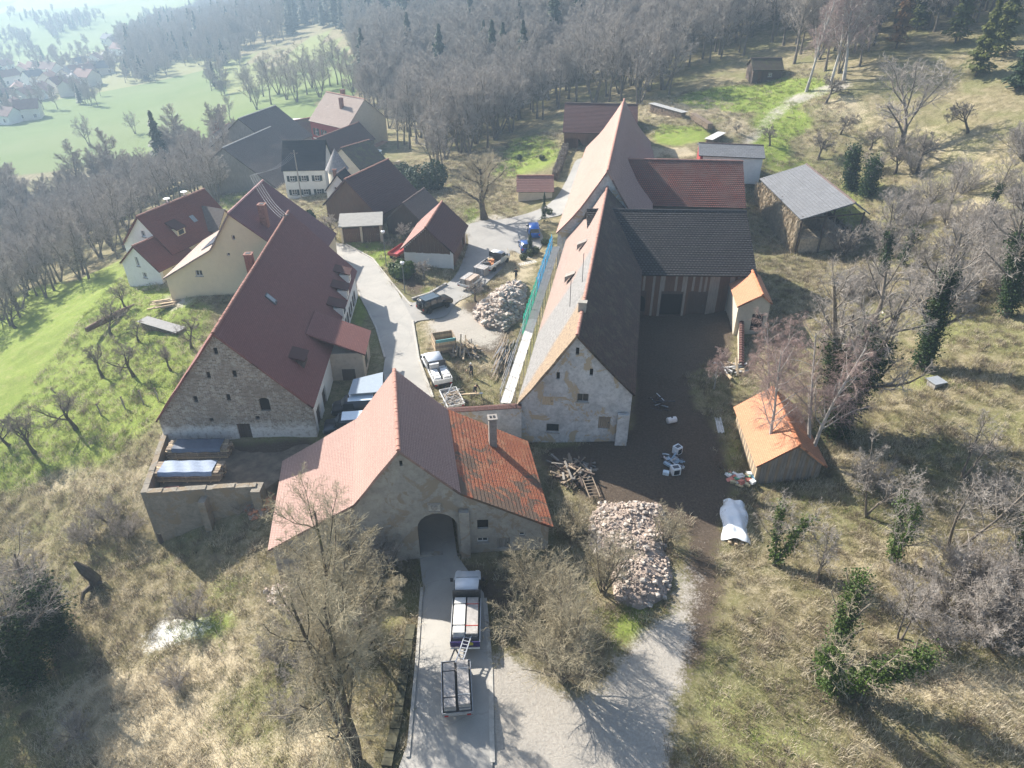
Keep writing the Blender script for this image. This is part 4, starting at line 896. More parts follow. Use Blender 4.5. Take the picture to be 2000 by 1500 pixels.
# --- two dark barns and pale-roofed house on the hamlet's left
for nm, lab, p0, p1, wl_, wr_, zr_, dr in (('grey_hall_barn', 'larger grey barn with dark ridge behind its twin in the hamlet', (467,233), (537,208), 9, 9, 4.5, 8), ('twin_brown_barn', 'broad brown-roofed barn in front of the grey barn in the hamlet', (436,290), (527,250), 7, 12, 3.0, 8.2)):
    a_, b_ = P(*p0, zr_), P(*p1, zr_)
    gable_house(nm, lab, (a_.x, a_.y), (b_.x, b_.y), zr_-12, zr_, [(wl_, zr_-.75*wl_)], [(wr_, zr_-.68*wr_)], dict(wall=M['plank_grey'], roof=M['t_grey']), cat='barn', sag=.12, ridge_mat=plain('pale_ridge', (.42, .40, .37), .8))
a_, b_ = P(415, 262, -3.0), P(445, 243, -3.0)
t_, _, _ = gable_house('pale_roof_cottage', 'cottage with bright pale roof at the hamlet left edge', (a_.x, a_.y), (b_.x, b_.y), -14, -3, [(5, -6.5)], [(5, -6.8)], dict(wall=M['white'], roof=M['t_pale']), cat='house'); chimney(t_, -.6, 5, 9.5, 12.6, .9, .9)
a_, b_ = P(566, 238, -1.2), P(618, 229, -1.2)
gable_house('olive_stable', 'low stable with dark olive roof between red house and barns', (a_.x, a_.y), (b_.x, b_.y), -7.5, -1.2, [(4, -4)], [(5, -4.6)], dict(wall=M['red_render'], roof=M['t_moss']), cat='stable')
tr_ = G(597, 252); tq = thing('pale_flat_roof_store', 'small store with pale flat roof beside the olive stable', 'shed', tr_, R(10))
mb = MB(); mb.box(-3.2, 3.2, -1.6, 1.6, -.5, 2.6); mb.build('wall', M['red_render'], tq)
mb = MB(); mb.box(-3.5, 3.5, -1.9, 1.9, 2.6, 2.78); mb.build('roof', plain('pale_roof_felt', (.6, .58, .52), .8, .1), tq)
# --- hay shelter on the right
r1, r2 = P(1576, 324, 8.8), P(1668, 397, 8.8); hb0 = hz(42, 96)
e1, e2 = P(1501, 359, 6.4), P(1564, 446, 6.4)
v_ = (Vector(r2[:2])-Vector(r1[:2])).normalized(); u_ = Vector((v_.y, -v_.x)); wR = ((Vector(e1[:2])+Vector(e2[:2]))/2-Vector(r1[:2])).dot(u_)
hy, HT_, hi = gable_house('hay_shelter', 'open hay shelter with grey sheet roof and straw hanging from its side', r1, r2, hb0, 8.8, [(2.2, 7.4)], [(abs(wR)-.4, 6.55)], dict(roof=M['t_slate']), cat='hay shelter', ov=.4, gov=.4, sag=.03, ridge_mat=M['ridge_d'])
hw = abs(wR)-.6
for y_ in (.3, hi['L']/2, hi['L']-.3):
    for x_ in (-2.0, hw*.5, hw):
        mb = MB(); zt = (8.7-hb0) - (abs(x_)*(.64 if x_ < 0 else .28)); mb.bar((x_, y_, -.6), (x_, y_, zt), .2); mb.build('post', M['plank_dark'], hy)
for y_ in (.3, hi['L']-.3):
    mb = MB(); mb.bar((-2, y_, 7.2-hb0), (hw, y_, 6.45-hb0), .16); mb.build('beam', M['plank_dark'], hy)
mb = MB(); mb.box(-1.8, -1.72, .4, hi['L']-.4, -.4, 3); mb.build('back_boards', M['plank_dark'], hy)
# --- orange roofed shed and slim orange roofed ruin
r1, r2 = P(1559, 867, 4.6), P(1510, 764, 4.6); zb_ = .2
osd, OT_, osi = gable_house('orange_tile_shed', 'small boarded shed with bright orange tile roof by the birches', r1, r2, zb_, 4.6, [(2.9, 2.4)], [(2.5, 2.6)], dict(wall=M['plank_grey'], roof=M['t_orange']), cat='shed', ov=.45, gov=.45, sag=.05, ridge_mat=plain('orange_ridge', (.5, .2, .1), .8))
for k in range(int(5.2/.26)):
    s_ = -2.75+k*.26; zt = 4.35-zb_-(abs(s_)+.13)*.78
    m0 = MB(); m0.box(s_-.12, s_+.12, -.045-.012*(k % 2), -.004, -.3, zt); m0.build('board', M['plank_grey'] if k % 3 else M['plank'], osd)
for k in range(int(osi['L']/.26)):
    s_ = .15+k*.26
    m0 = MB(); m0.box(-2.9-.04-.012*(k % 2), -2.904, s_-.12, s_+.12, -.3, 2.15); m0.build('board', M['plank'] if k % 3 else M['plank_pale'], osd)
c0 = P(1467, 527, 6.4); c1 = P(1489, 578, 6.4); sl_ = P(1422, 548, 5.4)
u2 = Vector(c1[:2])-Vector(c0[:2]); 
osr, _, _ = gable_house('orange_tile_ruin', 'slim half-ruined brick shed with orange tiles beside the black-roofed wing', c1, c0, hz(c0.x, c0.y-2)+.2, 6.4, [(2.4, 4.9)], [(1.1, 5.5)], dict(wall=M['beige'], roof=M['t_orange']), cat='shed', ov=.25, gov=.2, sag=.08, ridge_mat=plain('orange_ridge', (.5, .2, .1), .8), openings=[('F', 0, .3, 1.3, 2.2, 'opening', {})])
wl2 = coped_wall('ruined_brick_wall', 'crumbling beige brick wall running down from the slim orange shed', P(1442, 640, 2.0)[:2], P(1446, 705, 2.2)[:2], -.5, -.5, 3.0, 1.6, .4, M['beige'], M['t_pinkred'])
# --- grey shed top right, hut, log sheds
a_, b_ = P(1368, 279, 10.4), P(1488, 284, 10.4); g0 = hz(38, 130)
gable_house('grey_roof_garage', 'low pale garage with grey sheet roof and red gable at the track', (a_.x, a_.y), (b_.x, b_.y), g0, 10.2, [(3.0, 9.3)], [(3.4, 9.2)], dict(wall=M['white'], F=M['red_render'], roof=M['t_slate']), cat='garage', ov=.4, sag=.03, ridge_mat=M['ridge_d'])
hb_ = G(1495, 160); a_ = Vector((hb_.x-2.9, hb_.y+2.4)); b_ = Vector((hb_.x+3.1, hb_.y+2.4))
gable_house('field_hut', 'dark wooden field hut with mossy roof at the forest edge', a_, b_, hb_.z, hb_.z+4.0, [(2.4, hb_.z+2.5)], [(2.4, hb_.z+2.3)], dict(wall=M['plank_dark'], roof=M['t_moss']), cat='hut', ridge_mat=M['ridge_d'], openings=[('R', 1.5, .1, .8, 1.9, 'door', dict(frame=M['plank_brown'])), ('R', 3.6, 1.0, .8, .7, 'window', {})])
M['mossy'] = plain('mossy_stone', (.085, .08, .05), .95, .7, 1.1, bmp=.5)
# ------------------------------------------------------------------ terrace, retaining wall, heaps, props
def Gz(px, py, dz=0): v = G(px, py); return Vector((v.x, v.y, v.z+dz))
ter = [(-33.2, 54.9), (-31.0, 46.4), (-22.3, 47.4), (-20.2, 50.5), (-18.5, 54.4)]
bm = bmesh.new()
for z_ in (-.25, -6): 
    pass
vt = [bm.verts.new((x, y, -.28)) for x, y in ter]; vb = [bm.verts.new((x+(1.5 if i in (3, 4) else 0), y, -6.5)) for i, (x, y) in enumerate(ter)]
bm.faces.new(vt); 
for i in range(5): bm.faces.new([vt[i], vt[(i+1) % 5], vb[(i+1) % 5], vb[i]])
bmesh.ops.recalc_face_normals(bm, faces=bm.faces); me = bpy.data.meshes.new('terrace'); bm.to_mesh(me); bm.free()
tag(mesh_obj('terrace', me, plain('trodden_earth', (.17, .135, .10), .95, .35, 1.2, bmp=.6, co='World')), kind='structure')
rw = thing('retaining_wall', 'rough stone retaining wall holding up the lumber terrace', 'wall', (-31.2, 46.2, -5))
M['ret'] = plaster('grey_stone_retaining', (.30, .265, .215), (.19, .17, .14), bare=(.25, .20, .14), amt=.7, scale=.9)
def seg_wall(a, b, z0, zt0, zt1, th, name, par, mat):
    a = Vector(a); b = Vector(b); d = (b-a).normalized(); n = Vector((d.y, -d.x)); mb = MB(); L = (b-a).length; k = max(2, int(L/.6)); o = Vector(par.location)
    for i in range(k):
        p, q = a.lerp(b, i/k), a.lerp(b, (i+1)/k); zz0 = zt0+(zt1-zt0)*i/k+random.uniform(-.05, .05); zz = zz0
        pts = [p+n*(th*.25), q+n*(th*.25), q-n*th, p-n*th]; mb.v += [(x.x-o.x, x.y-o.y, z0-o.z) for x in [p+n*(th*.55), q+n*(th*.55), q-n*th, p-n*th]]+[(x.x-o.x, x.y-o.y, zz-o.z) for x in pts]; j = len(mb.v)-8
        for f in ((0,3,2,1),(4,5,6,7),(0,1,5,4),(1,2,6,5),(2,3,7,6),(3,0,4,7)): mb.facei([j+c for c in f])
    return mb.build(name, mat, par)
seg_wall((-31.3, 46.1), (-22.3, 47.1), -7, 1.0, .9, .45, 'front_face', rw, M['ret']); seg_wall((-33.6, 55.0), (-31.75, 46.1), -7, .7, 1.0, .4, 'side_face', rw, M['ret'])
mb = MB(); mb.box(4.2, 4.8, -.6, .3, -2, 5.2); mb.build('buttress', M['ret'], rw); mb = MB(); mb.box(8.6, 9.4, .2, 1.5, -2, 5.75); mb.build('end_pier', M['ret'], rw)
vw = thing('verge_wall', 'low mossy stone wall along the left road edge', 'wall', (0, 0, 0))
_pp = [Vector((p.x-.62, p.y, 0)) for p in (G(776, 1500), G(797, 1400), G(810, 1300), G(820, 1225))]
for a_, b_ in zip(_pp, _pp[1:]):
    for k in range(7):
        A, B = a_.lerp(b_, k/7), a_.lerp(b_, (k+.97)/7); za = hz(A.x, A.y); zc_ = hz(B.x, B.y); hh = .42+random.uniform(-.06, .06); MB().bar((A.x, A.y, za+hh/2-.25), (B.x, B.y, zc_+hh/2-.25), .62+random.uniform(-.05, .05), hh+.5).build('stone', M['mossy'], vw)
cq = [P(*p, 2.3) for p in ((690,741),(748,727),(747,765),(680,770))]; cc_ = sum(cq, Vector())/4
fc = thing('flat_canopy', 'pale blue flat canopy sheet over the parking bay by the stone barn', 'canopy', (cc_.x, cc_.y, 0)); mb = MB(); mb.v = [tuple(Vector((q.x-cc_.x, q.y-cc_.y, 2.25+dz_))) for dz_ in (0, .07) for q in cq]
for f in ((0,1,2,3),(7,6,5,4),(0,4,5,1),(1,5,6,2),(2,6,7,3),(3,7,4,0)): mb.facei(f)
mb.build('roof_sheet', plain('pale_blue_sheet', (.30, .35, .40), .5, .08), fc)
for q in cq: MB().bar((q.x-cc_.x, q.y-cc_.y, -.1), (q.x-cc_.x, q.y-cc_.y, 2.249), .1).build('post', M['dkmetal'], fc)
# stones and bricks
def rock_mesh(seed, s=1.0):
    r = np.random.default_rng(seed); bm = bmesh.new(); bmesh.ops.create_cube(bm, size=1.0); bmesh.ops.bevel(bm, geom=bm.edges[:], offset=.16, segments=1, affect='EDGES')
    sx = r.uniform(.7, 1.3, 3)*np.array([1.2, .9, .65])
    for v in bm.verts: v.co = Vector((v.co.x*sx[0]+r.normal(0, .05), v.co.y*sx[1]+r.normal(0, .05), v.co.z*sx[2]+r.normal(0, .05)))
    me = bpy.data.meshes.new('stone'); bm.to_mesh(me); bm.free(); return me
M['rub_pink'] = plain('pinkish_rubble', (.36, .29, .24), .9, .4, 1.3, bmp=.3); M['rub_pale'] = plain('pale_rubble', (.46, .405, .35), .9, .4, 1.5, bmp=.3); M['rub_brick'] = plain('broken_brick', (.46, .21, .13), .9, .35, 2)
ROCKS = {}
for mk in ('rub_pink', 'rub_pale', 'rub_brick'):
    ROCKS[mk] = [rock_mesh(20+i) for i in range(6)]
    for m_ in ROCKS[mk]: m_.materials.append(M[mk])
def heap(name, label, poly_px, n_stone, size, hmax, mats, mound, seed, joined=700):
    "rubble heap: mound + stones as parts, the small rest joined"
    wp = to_world(poly_px); cx = sum(p[0] for p in wp)/len(wp); cy_ = sum(p[1] for p in wp)/len(wp); bz_ = hz(cx, cy_); t = thing(name, label, 'rubble pile', (cx, cy_, bz_)); r = np.random.default_rng(seed)
    xs = [p[0] for p in wp]; ys = [p[1] for p in wp]; gx_ = np.linspace(min(xs)-.6, max(xs)+.6, 34); gy_ = np.linspace(min(ys)-.6, max(ys)+.6, 34); X, Y = np.meshgrid(gx_, gy_)
    d = np.full(X.shape, 9e9)
    for i in range(len(wp)):
        a = np.array(wp[i]); b = np.array(wp[(i+1) % len(wp)]); ab = b-a; u = np.clip(((X-a[0])*ab[0]+(Y-a[1])*ab[1])/(ab@ab), 0, 1); d = np.minimum(d, np.hypot(X-a[0]-ab[0]*u, Y-a[1]-ab[1]*u))
    sgn = np.where(inpoly(X, Y, wp), 1, -1); sd = d*sgn; hh = np.clip(sd*.75+.05, -.3, None); hh = hmax*(1-np.exp(-np.maximum(hh, 0)/hmax*1.4))*(.75+.9*vnoise(X*.9+seed, Y*.9))+np.minimum(hh, 0)
    Zg = H(X, Y); V = np.stack([X-cx, Y-cy_, Zg+hh-bz_-.12], -1).reshape(-1, 3); id_ = np.arange(34*34).reshape(34, 34); F = np.stack([id_[:-1, :-1], id_[:-1, 1:], id_[1:, 1:], id_[1:, :-1]], -1).reshape(-1, 4)
    mesh_obj('mound', raw_mesh(V, F, 'mound'), M[mound], t)
    def spot():
        while True:
            x = r.uniform(min(xs), max(xs)); y = r.uniform(min(ys), max(ys))
            if inpoly(np.array([x]), np.array([y]), wp)[0]: break
        i = int(np.clip(np.searchsorted(gy_, y), 1, 33)); j = int(np.clip(np.searchsorted(gx_, x), 1, 33)); return x-cx, y-cy_, float(Zg[i, j]+hh[i, j]-bz_)
    for k in range(n_stone):
        x, y, z = spot(); mk = mats[0] if r.random() < .6 else mats[-1]; s = size*r.uniform(.55, 1.35); o = bpy.data.objects.new('stone', ROCKS[mk][r.integers(0, 6)]); COL.objects.link(o); o.parent = t; o.location = (x, y, z); o.scale = (s, s, s); o.rotation_euler = tuple(r.uniform(-.6, .6, 2))+(r.uniform(0, 6.28),)
    VV = []; FF = []; off = 0; src = []
    for m_ in ROCKS[mats[0]][:3]:
        b = bmesh.new(); b.from_mesh(m_); bmesh.ops.triangulate(b, faces=b.faces); b.verts.index_update(); src.append((np.array([v.co[:] for v in b.verts]), np.array([[v.index for v in f.verts] for f in b.faces]))); b.free()
    for k in range(joined):
        x, y, z = spot(); v, f = src[k % 3]; s = size*r.uniform(.25, .6); a = r.uniform(0, 6.28); c_, s_ = math.cos(a), math.sin(a); tl = r.normal(0, .35); M3 = np.array([[c_, -s_, 0], [s_, c_, 0], [0, tl, 1]]); VV.append(v@M3.T*s+[x, y, z]); FF.append(f+off); off += len(v)
    o = mesh_obj('small_stones', raw_mesh(np.concatenate(VV), np.concatenate(FF), 'small_stones', False), M[mats[-1]], t); o['kind'] = 'stuff'; return t
heap('rubble_pile', 'heap of pinkish broken stone in front of the long barn scaffold', [(930,605),(965,575),(1005,552),(1030,560),(1025,600),(1010,630),(985,650),(945,640),(925,625)], 150, .55, 1.5, ('rub_pink', 'rub_pale'), 'rub_pink', 3)
heap('brick_rubble_pile', 'pale brick and mortar rubble heap between shrubs and dirt track', [(1175,985),(1290,985),(1305,1020),(1300,1080),(1315,1130),(1300,1170),(1250,1195),(1200,1180),(1190,1120),(1150,1070),(1150,1010)], 290, .27, .9, ('rub_pale', 'rub_pink'), 'rub_pink', 4, 1500)
heap('fallen_brick_heap', 'spill of orange broken bricks beside the retaining wall', [(497,965),(535,960),(540,985),(520,1010),(490,1020),(480,1000)], 90, .34, .6, ('rub_brick', 'rub_pink'), 'rub_brick', 5, 300)
heap('litter_heap', 'low heap of pale rubble on the slope left of the gatehouse', [(520,1150),(570,1140),(610,1180),(600,1215),(560,1200),(525,1180)], 40, .4, .5, ('rub_pale', 'rub_pink'), 'rub_pink', 6, 200)
# --- vehicles
M['tyre'] = plain('rubber', (.025, .025, .025), .9); M['rim'] = plain('alloy', (.45, .45, .46), .4, .1, metal=.6); M['carglass'] = plain('car_glass', (.03, .038, .045), .08, .2, spec=.8); M['lamp_r'] = plain('red_lens', (.4, .02, .02), .3); M['lamp_w'] = plain('clear_lens', (.8, .8, .78), .2)
def paint(name, c): return plain('paint_'+name, c, .28, .06, 2, spec=.6)
def wheels(t, xs, ys, r=.36, w=.24):
    for y in ys:
        for sx in (-1, 1):
            mb = MB(); mb.lathe([(r*.62, -w/2), (r*.95, -w/2), (r, -w/2+.04), (r, w/2-.04), (r*.95, w/2), (r*.62, w/2)], 18, (sx*xs, y, r), axis='x'); o = mb.build('wheel', M['tyre'], t)
            mb = MB(); mb.lathe([(.05, -.02), (r*.6, -.02), (r*.6, .02), (.05, .02)], 12, (sx*(xs+w/2-.03), y, r), axis='x'); mb.build('rim', M['rim'], o)
def body(prof, w, belt, tin, mat, name, par, lift=0, nose=.93):
    "side profile (y,z) extruded in x with tumblehome above belt and narrowed ends"
    zs = [p[1] for p in prof]; zt = max(zs); ys = [p[0] for p in prof]; ymid = (max(ys)+min(ys))/2; yl = (max(ys)-min(ys))/2
    def hx(y, z):
        f = 1.0 if z <= belt else 1-tin*(z-belt)/(zt-belt+1e-6); e = abs(y-ymid)/yl; return w/2*f*(1-(1-nose)*max(0, e-.7)/.3)
    bm = bmesh.new(); A = [bm.verts.new((-hx(y, z), y, z+lift)) for y, z in prof]; B = [bm.verts.new((hx(y, z), y, z+lift)) for y, z in prof]; n = len(prof)
    bm.faces.new(A); bm.faces.new(list(reversed(B)))
    for i in range(n): bm.faces.new([A[(i+1) % n], A[i], B[i], B[(i+1) % n]])
    bmesh.ops.recalc_face_normals(bm, faces=bm.faces); bmesh.ops.bevel(bm, geom=bm.edges[:], offset=.05, segments=2, affect='EDGES', clamp_overlap=True)
    me = bpy.data.meshes.new(name); bm.to_mesh(me); bm.free(); me.polygons.foreach_set('use_smooth', [True]*len(me.polygons)); return mesh_obj(name, me, mat, par), hx
def quad_slab(pts, th, name, mat, par):
    p = [Vector(q) for q in pts]; n = (p[1]-p[0]).cross(p[3]-p[0]).normalized(); mb = MB(); mb.v = [tuple(q+n*th) for q in p]+[tuple(q-n*th) for q in p]
    for f in ((0,1,2,3),(7,6,5,4),(0,4,5,1),(1,5,6,2),(2,6,7,3),(3,7,4,0)): mb.facei(f)
    return mb.build(name, mat, par)
def car(name, label, loc, heading, col, prof, w, belt, tin, ws, rw_, side, wheel_y, r=.33, group=None, cat='car', extra=None):
    t = thing(name, label, cat, loc, heading-math.pi/2, group); b, hx = body(prof, w, belt, tin, col, 'body', t)
    def strip(a, bb, nm):   # front/rear glass between two profile points
        (y0, z0), (y1, z1) = a, bb; q = .9; return quad_slab([(-hx(y0, z0)*q, y0, z0), (hx(y0, z0)*q, y0, z0), (hx(y1, z1)*q, y1, z1), (-hx(y1, z1)*q, y1, z1)], .02, nm, M['carglass'], t)
    strip(*ws, 'windscreen'); strip(*rw_, 'rear_window')
    for (y0, y1, z0, z1) in side:
        for s in (-1, 1): quad_slab([(s*(hx(y0, z0)+.0), y0, z0), (s*hx(y1, z0), y1, z0), (s*hx(y1-.05, z1), y1-.1, z1), (s*hx(y0+.05, z1), y0+.1, z1)], .018, 'side_window', M['carglass'], t)
    wheels(t, w/2-.12, wheel_y, r, .22); yf = max(p[0] for p in prof); yr = min(p[0] for p in prof)
    for s in (-1, 1):
        mb = MB(); mb.box(s*w*.36-.14, s*w*.36+.14, yf-.1, yf+.015, .62, .76); mb.build('headlight', M['lamp_w'], t); mb = MB(); mb.box(s*w*.4-.09, s*w*.4+.09, yr-.015, yr+.08, .7, .95); mb.build('tail_light', M['lamp_r'], t)
        mb = MB(); ym = ws[0][0]-.25; mb.box(s*(w/2+.1)-.09, s*(w/2+.1)+.09, ym-.05, ym+.05, belt, belt+.16); mb.build('mirror', M['black'], t)
    if extra: extra(t)
    return t
SUVP = [(2.3,.42),(2.35,.8),(2.2,1.08),(1.1,1.18),(.62,1.82),(.4,1.9),(-2.05,1.9),(-2.25,1.8),(-2.35,1.1),(-2.3,.42)]
HATP = [(2.05,.3),(2.1,.6),(1.9,.82),(.95,.98),(.2,1.42),(-.2,1.48),(-1.3,1.45),(-1.95,.98),(-2.05,.6),(-2.0,.3)]
VANP = [(2.2,.35),(2.25,.75),(2.05,1.02),(1.35,1.15),(.75,1.78),(.5,1.85),(-2.1,1.85),(-2.22,1.1),(-2.2,.35)]
def spare(t):
    mb = MB(); mb.lathe([(.1, -.1), (.34, -.1), (.34, .1), (.1, .1)], 16, (0, -2.46, 1.1), axis='y'); mb.build('spare_wheel', M['tyre'], t); mb = MB(); mb.box(-.75, .75, -1.9, .3, 1.91, 1.94); mb.build('roof_sheen', plain('painted_dark_sky_sheen', (.05, .07, .085), .12, .1, spec=.8), t)  # reflected sky put into the bluish colour of the roof sheet
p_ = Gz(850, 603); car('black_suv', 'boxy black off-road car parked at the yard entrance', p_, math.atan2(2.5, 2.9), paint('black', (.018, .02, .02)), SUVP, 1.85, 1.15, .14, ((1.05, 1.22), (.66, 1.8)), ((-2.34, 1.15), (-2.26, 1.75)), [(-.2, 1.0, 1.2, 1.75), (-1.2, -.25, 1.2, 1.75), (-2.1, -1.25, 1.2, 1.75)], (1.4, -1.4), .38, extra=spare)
p_ = Gz(1042, 459); car('blue_van', 'bright blue compact van parked behind the blue hatchback', p_, math.pi/2+.05, paint('blue', (.02, .13, .50)), VANP, 1.8, 1.08, .15, ((1.3, 1.18), (.8, 1.74)), ((-2.215, 1.15), (-2.11, 1.75)), [(-.1, 1.05, 1.12, 1.68), (-1.2, -.15, 1.12, 1.68)], (1.35, -1.35))
p_ = Gz(1026, 488); car('blue_hatchback', 'dark blue hatchback parked beside the clipped cypress', p_, math.pi/2+.12, paint('navy', (.02, .07, .24)), HATP, 1.75, .95, .2, ((.9, 1.0), (.25, 1.4)), ((-1.9, 1.0), (-1.35, 1.42)), [(-.25, .75, .98, 1.36), (-1.3, -.3, .98, 1.36)], (1.25, -1.25), .31)
for p_, lab in (((694,806), 'dark car with painted sky sheen on its roof parked beside the stone barn, farther one'), ((682,842), 'dark car with painted sky sheen on its roof parked nearest the gatehouse roof')):
    q = P(*p_, 0); car('parked_estate', lab, (q.x, q.y, hz(q.x, q.y)), math.pi+.12, paint('estate'+str(p_[0]), (.03, .035, .045)), VANP if p_[0] > 690 else SUVP, 1.82, 1.1, .14, ((1.3, 1.18), (.8, 1.74)), ((-2.215, 1.15), (-2.11, 1.75)), [(-.1, 1.05, 1.12, 1.68)], (1.35, -1.35), extra=lambda t: MB().box(-.72, .72, -2.0, .5, 1.9, 1.935).build('roof_sheen', plain('painted_sky_sheen', (.55, .66, .75), .25, .05, spec=.6), t))  # dark cars' roofs painted pale blue, sky reflection put into the colour
PKP = [(2.75,.5),(2.8,.9),(2.55,1.12),(1.75,1.32),(1.15,2.02),(.9,2.1),(.1,2.1),(0,1.9),(0,.5)]
def pickup(name, label, loc, heading, col, bed=3.4, roofmat=None, bedmat=None, tail=None, rails=True, crew=0.0):
    t = thing(name, label, 'truck', loc, heading-math.pi/2); prof = [(y if y > .2 else y-crew, z) for y, z in PKP]; b, hx = body(prof, 1.95, 1.3, .13, col, 'cab', t)
    def gl(a, bb, nm):
        (y0, z0), (y1, z1) = a, bb; quad_slab([(-hx(y0, z0)*.9, y0, z0), (hx(y0, z0)*.9, y0, z0), (hx(y1, z1)*.9, y1, z1), (-hx(y1, z1)*.9, y1, z1)], .025, nm, M['carglass'], t)
    gl((1.7, 1.38), (1.2, 1.98), 'windscreen'); quad_slab([(-.75, -.0-crew, 1.4), (.75, -.0-crew, 1.4), (.7, -.0-crew, 1.9), (-.7, -.0-crew, 1.9)], .03, 'rear_window', M['carglass'], t)
    for s in (-1, 1): quad_slab([(s*hx(.2, 1.4), .2-crew, 1.4), (s*hx(1.4, 1.4), 1.45, 1.4), (s*hx(1.1, 1.9), 1.05, 1.92), (s*hx(.2, 1.9), .25-crew, 1.92)], .02, 'side_window', M['carglass'], t)
    bm_ = bedmat or M['metal']; mb = MB(); mb.box(-1.0, 1.0, -bed-.1-crew, -.1-crew, .82, .94); fl = mb.build('load_bed', M['plank_grey'], t)
    mb = MB(); mb.box(-.45, .45, -bed-crew, 2.2, .5, .8); mb.build('chassis', M['dkmetal'], t)
    for s in (-1, 1):
        mb = MB(); mb.box(s*1.0-.025, s*1.0+.025, -bed-.1-crew, -.1-crew, .94, 1.3); mb.build('side_board', bm_, t)
    mb = MB(); mb.box(-1.0, 1.0, -bed-.15-crew, -bed-.1-crew, .8, 1.3); mb.build('tail_board', tail or bm_, t)
    mb = MB(); mb.box(-1.0, 1.0, -.16-crew, -.1-crew, .94, 2.15); mb.build('headboard', M['dkmetal'], t)
    wheels(t, .84, (1.9, -bed*.62-crew), .36, .26)
    for s in (-1, 1):
        mb = MB(); mb.box(s*.7-.14, s*.7+.14, 2.72, 2.83, .75, .92); mb.build('headlight', M['lamp_w'], t); mb = MB(); mb.box(s*1.15-.1, s*1.15+.1, 1.35, 1.45, 1.35, 1.65); mb.build('mirror', M['black'], t)
        mb = MB(); mb.box(s*.8-.12, s*.8+.12, -bed-.18-crew, -bed-.13-crew, .62, .76); mb.build('tail_light', M['lamp_r'], t)
    for s in (-1, 1):
        mb = MB(); mb.box(s*.4-.2, s*.4+.2, 1.62, 1.66, 1.42, 1.46); mb.build('wiper', M['black'], t)
    return t
def trailer(name, label, loc, heading, L=4.2, w=1.9, mat=None, ladder=False):
    t = thing(name, label, 'trailer', loc, heading-math.pi/2); m = mat or M['metal']
    mb = MB(); mb.box(-w/2, w/2, -L/2, L/2, .62, .72); mb.build('floor', M['plank_grey'], t)
    for s in (-1, 1): mb = MB(); mb.box(s*w/2-.02, s*w/2+.02, -L/2, L/2, .72, 1.0); mb.build('side_board', m, t)
    for s in (-1, 1): mb = MB(); mb.box(-w/2, w/2, s*L/2-.02, s*L/2+.02, .72, 1.0); mb.build('end_board', m, t)
    mb = MB(); mb.bar((-.5, L/2, .6), (0, L/2+1.3, .55), .09); mb.bar((.5, L/2, .6), (0, L/2+1.3, .55), .09); mb.build('drawbar', M['dkmetal'], t)
    wheels(t, w/2-.05 if False else w/2-.2, (.4, -.4), .3, .2)
    for s in (-1, 1): mb = MB(); mb.box(s*.7-.12, s*.7+.12, -L/2-.05, -L/2-.02, .68, .8); mb.build('tail_light', M['lamp_r'], t)
    return t
def bundle(name, label, base, loc, L, w, h, n, mat, strap=None, rz=0.0, cat='slab bundle', wrap=None):
    "stack of long boards/slabs"
    t = thing(name, label, cat, loc, rz)
    for k in range(n):
        mb = MB(); j = random.uniform(-.02, .02); mb.box(-w/2+j, w/2+j, -L/2+random.uniform(-.06, .06), L/2+random.uniform(-.06, .06), h*k/n, h*(k+1)/n-.02); mb.build('layer', mat, t)
    for y in (-.3, .3):
        mb = MB(); mb.box(-w/2-.025, w/2+.025, L*y-.018, L*y+.018, -.0, h+.012); mb.build('strap', strap or M['black'], t)
    return t
M['slab'] = plain('grey_slab', (.36, .335, .31), .7, .3, 2.5); M['slab_w'] = plain('wrapped_white_slab', (.62, .61, .58), .35, .2, 2)
hd = math.pi/2+.02
p_ = Vector((-3.25, 34.6, hz(-3.25, 34.6)+.04)); pk_ = pickup('flatbed_truck', 'white-cabbed flatbed truck with stacked slabs entering the gate shadow', p_, hd, paint('white', (.68, .72, .76)), 3.7, tail=plain('navy_tailboard', (.04, .03, .13), .4), bedmat=plain('bed_side_alu', (.5, .5, .5), .4, .1, metal=.5))
mb = MB(); mb.box(.25, .55, -3.87, -3.852, .98, 1.25); mb.build('yellow_plate', plain('yellow_plate', (.45, .42, .05), .5), pk_); mb = MB(); mb.box(-1.0, 1.0, -3.9, -3.86, .62, .78); mb.build('white_bumper', M['frame_w'], pk_)
def on(t, x, y, z): return Matrix.Translation(t.location) @ Matrix.Rotation(t.rotation_euler.z, 4, 'Z') @ Vector((x, y, z))
red = plain('red_strap', (.6, .06, .03), .6)
bundle('wrapped_slab_bundle', 'white wrapped slab stack, left side of the flatbed load', None, on(pk_, -.45, -1.85, .95), 3.0, .78, .75, 5, M['slab_w'], None, pk_.rotation_euler.z)
bundle('grey_slab_bundle', 'grey slab stack with red strap, right side of the flatbed', None, on(pk_, .45, -1.85, .95), 3.05, .78, .7, 5, M['slab'], red, pk_.rotation_euler.z)
tl = trailer('slab_trailer', 'low metal trailer carrying two slab stacks behind the flatbed', (-3.55, 27.7, hz(-3.5, 27.7)+.04), math.pi/2+.1, 3.7, 1.9)
bundle('trailer_slab_bundle', 'grey slab stack on the left of the rear trailer', None, on(tl, -.45, -.15, .73), 3.1, .72, .75, 5, M['slab'], None, tl.rotation_euler.z); bundle('tall_trailer_slab_bundle', 'taller grey slab stack on the right of the rear trailer', None, on(tl, .45, -.15, .73), 3.1, .72, .95, 6, M['slab'], M['slab_w'], tl.rotation_euler.z)
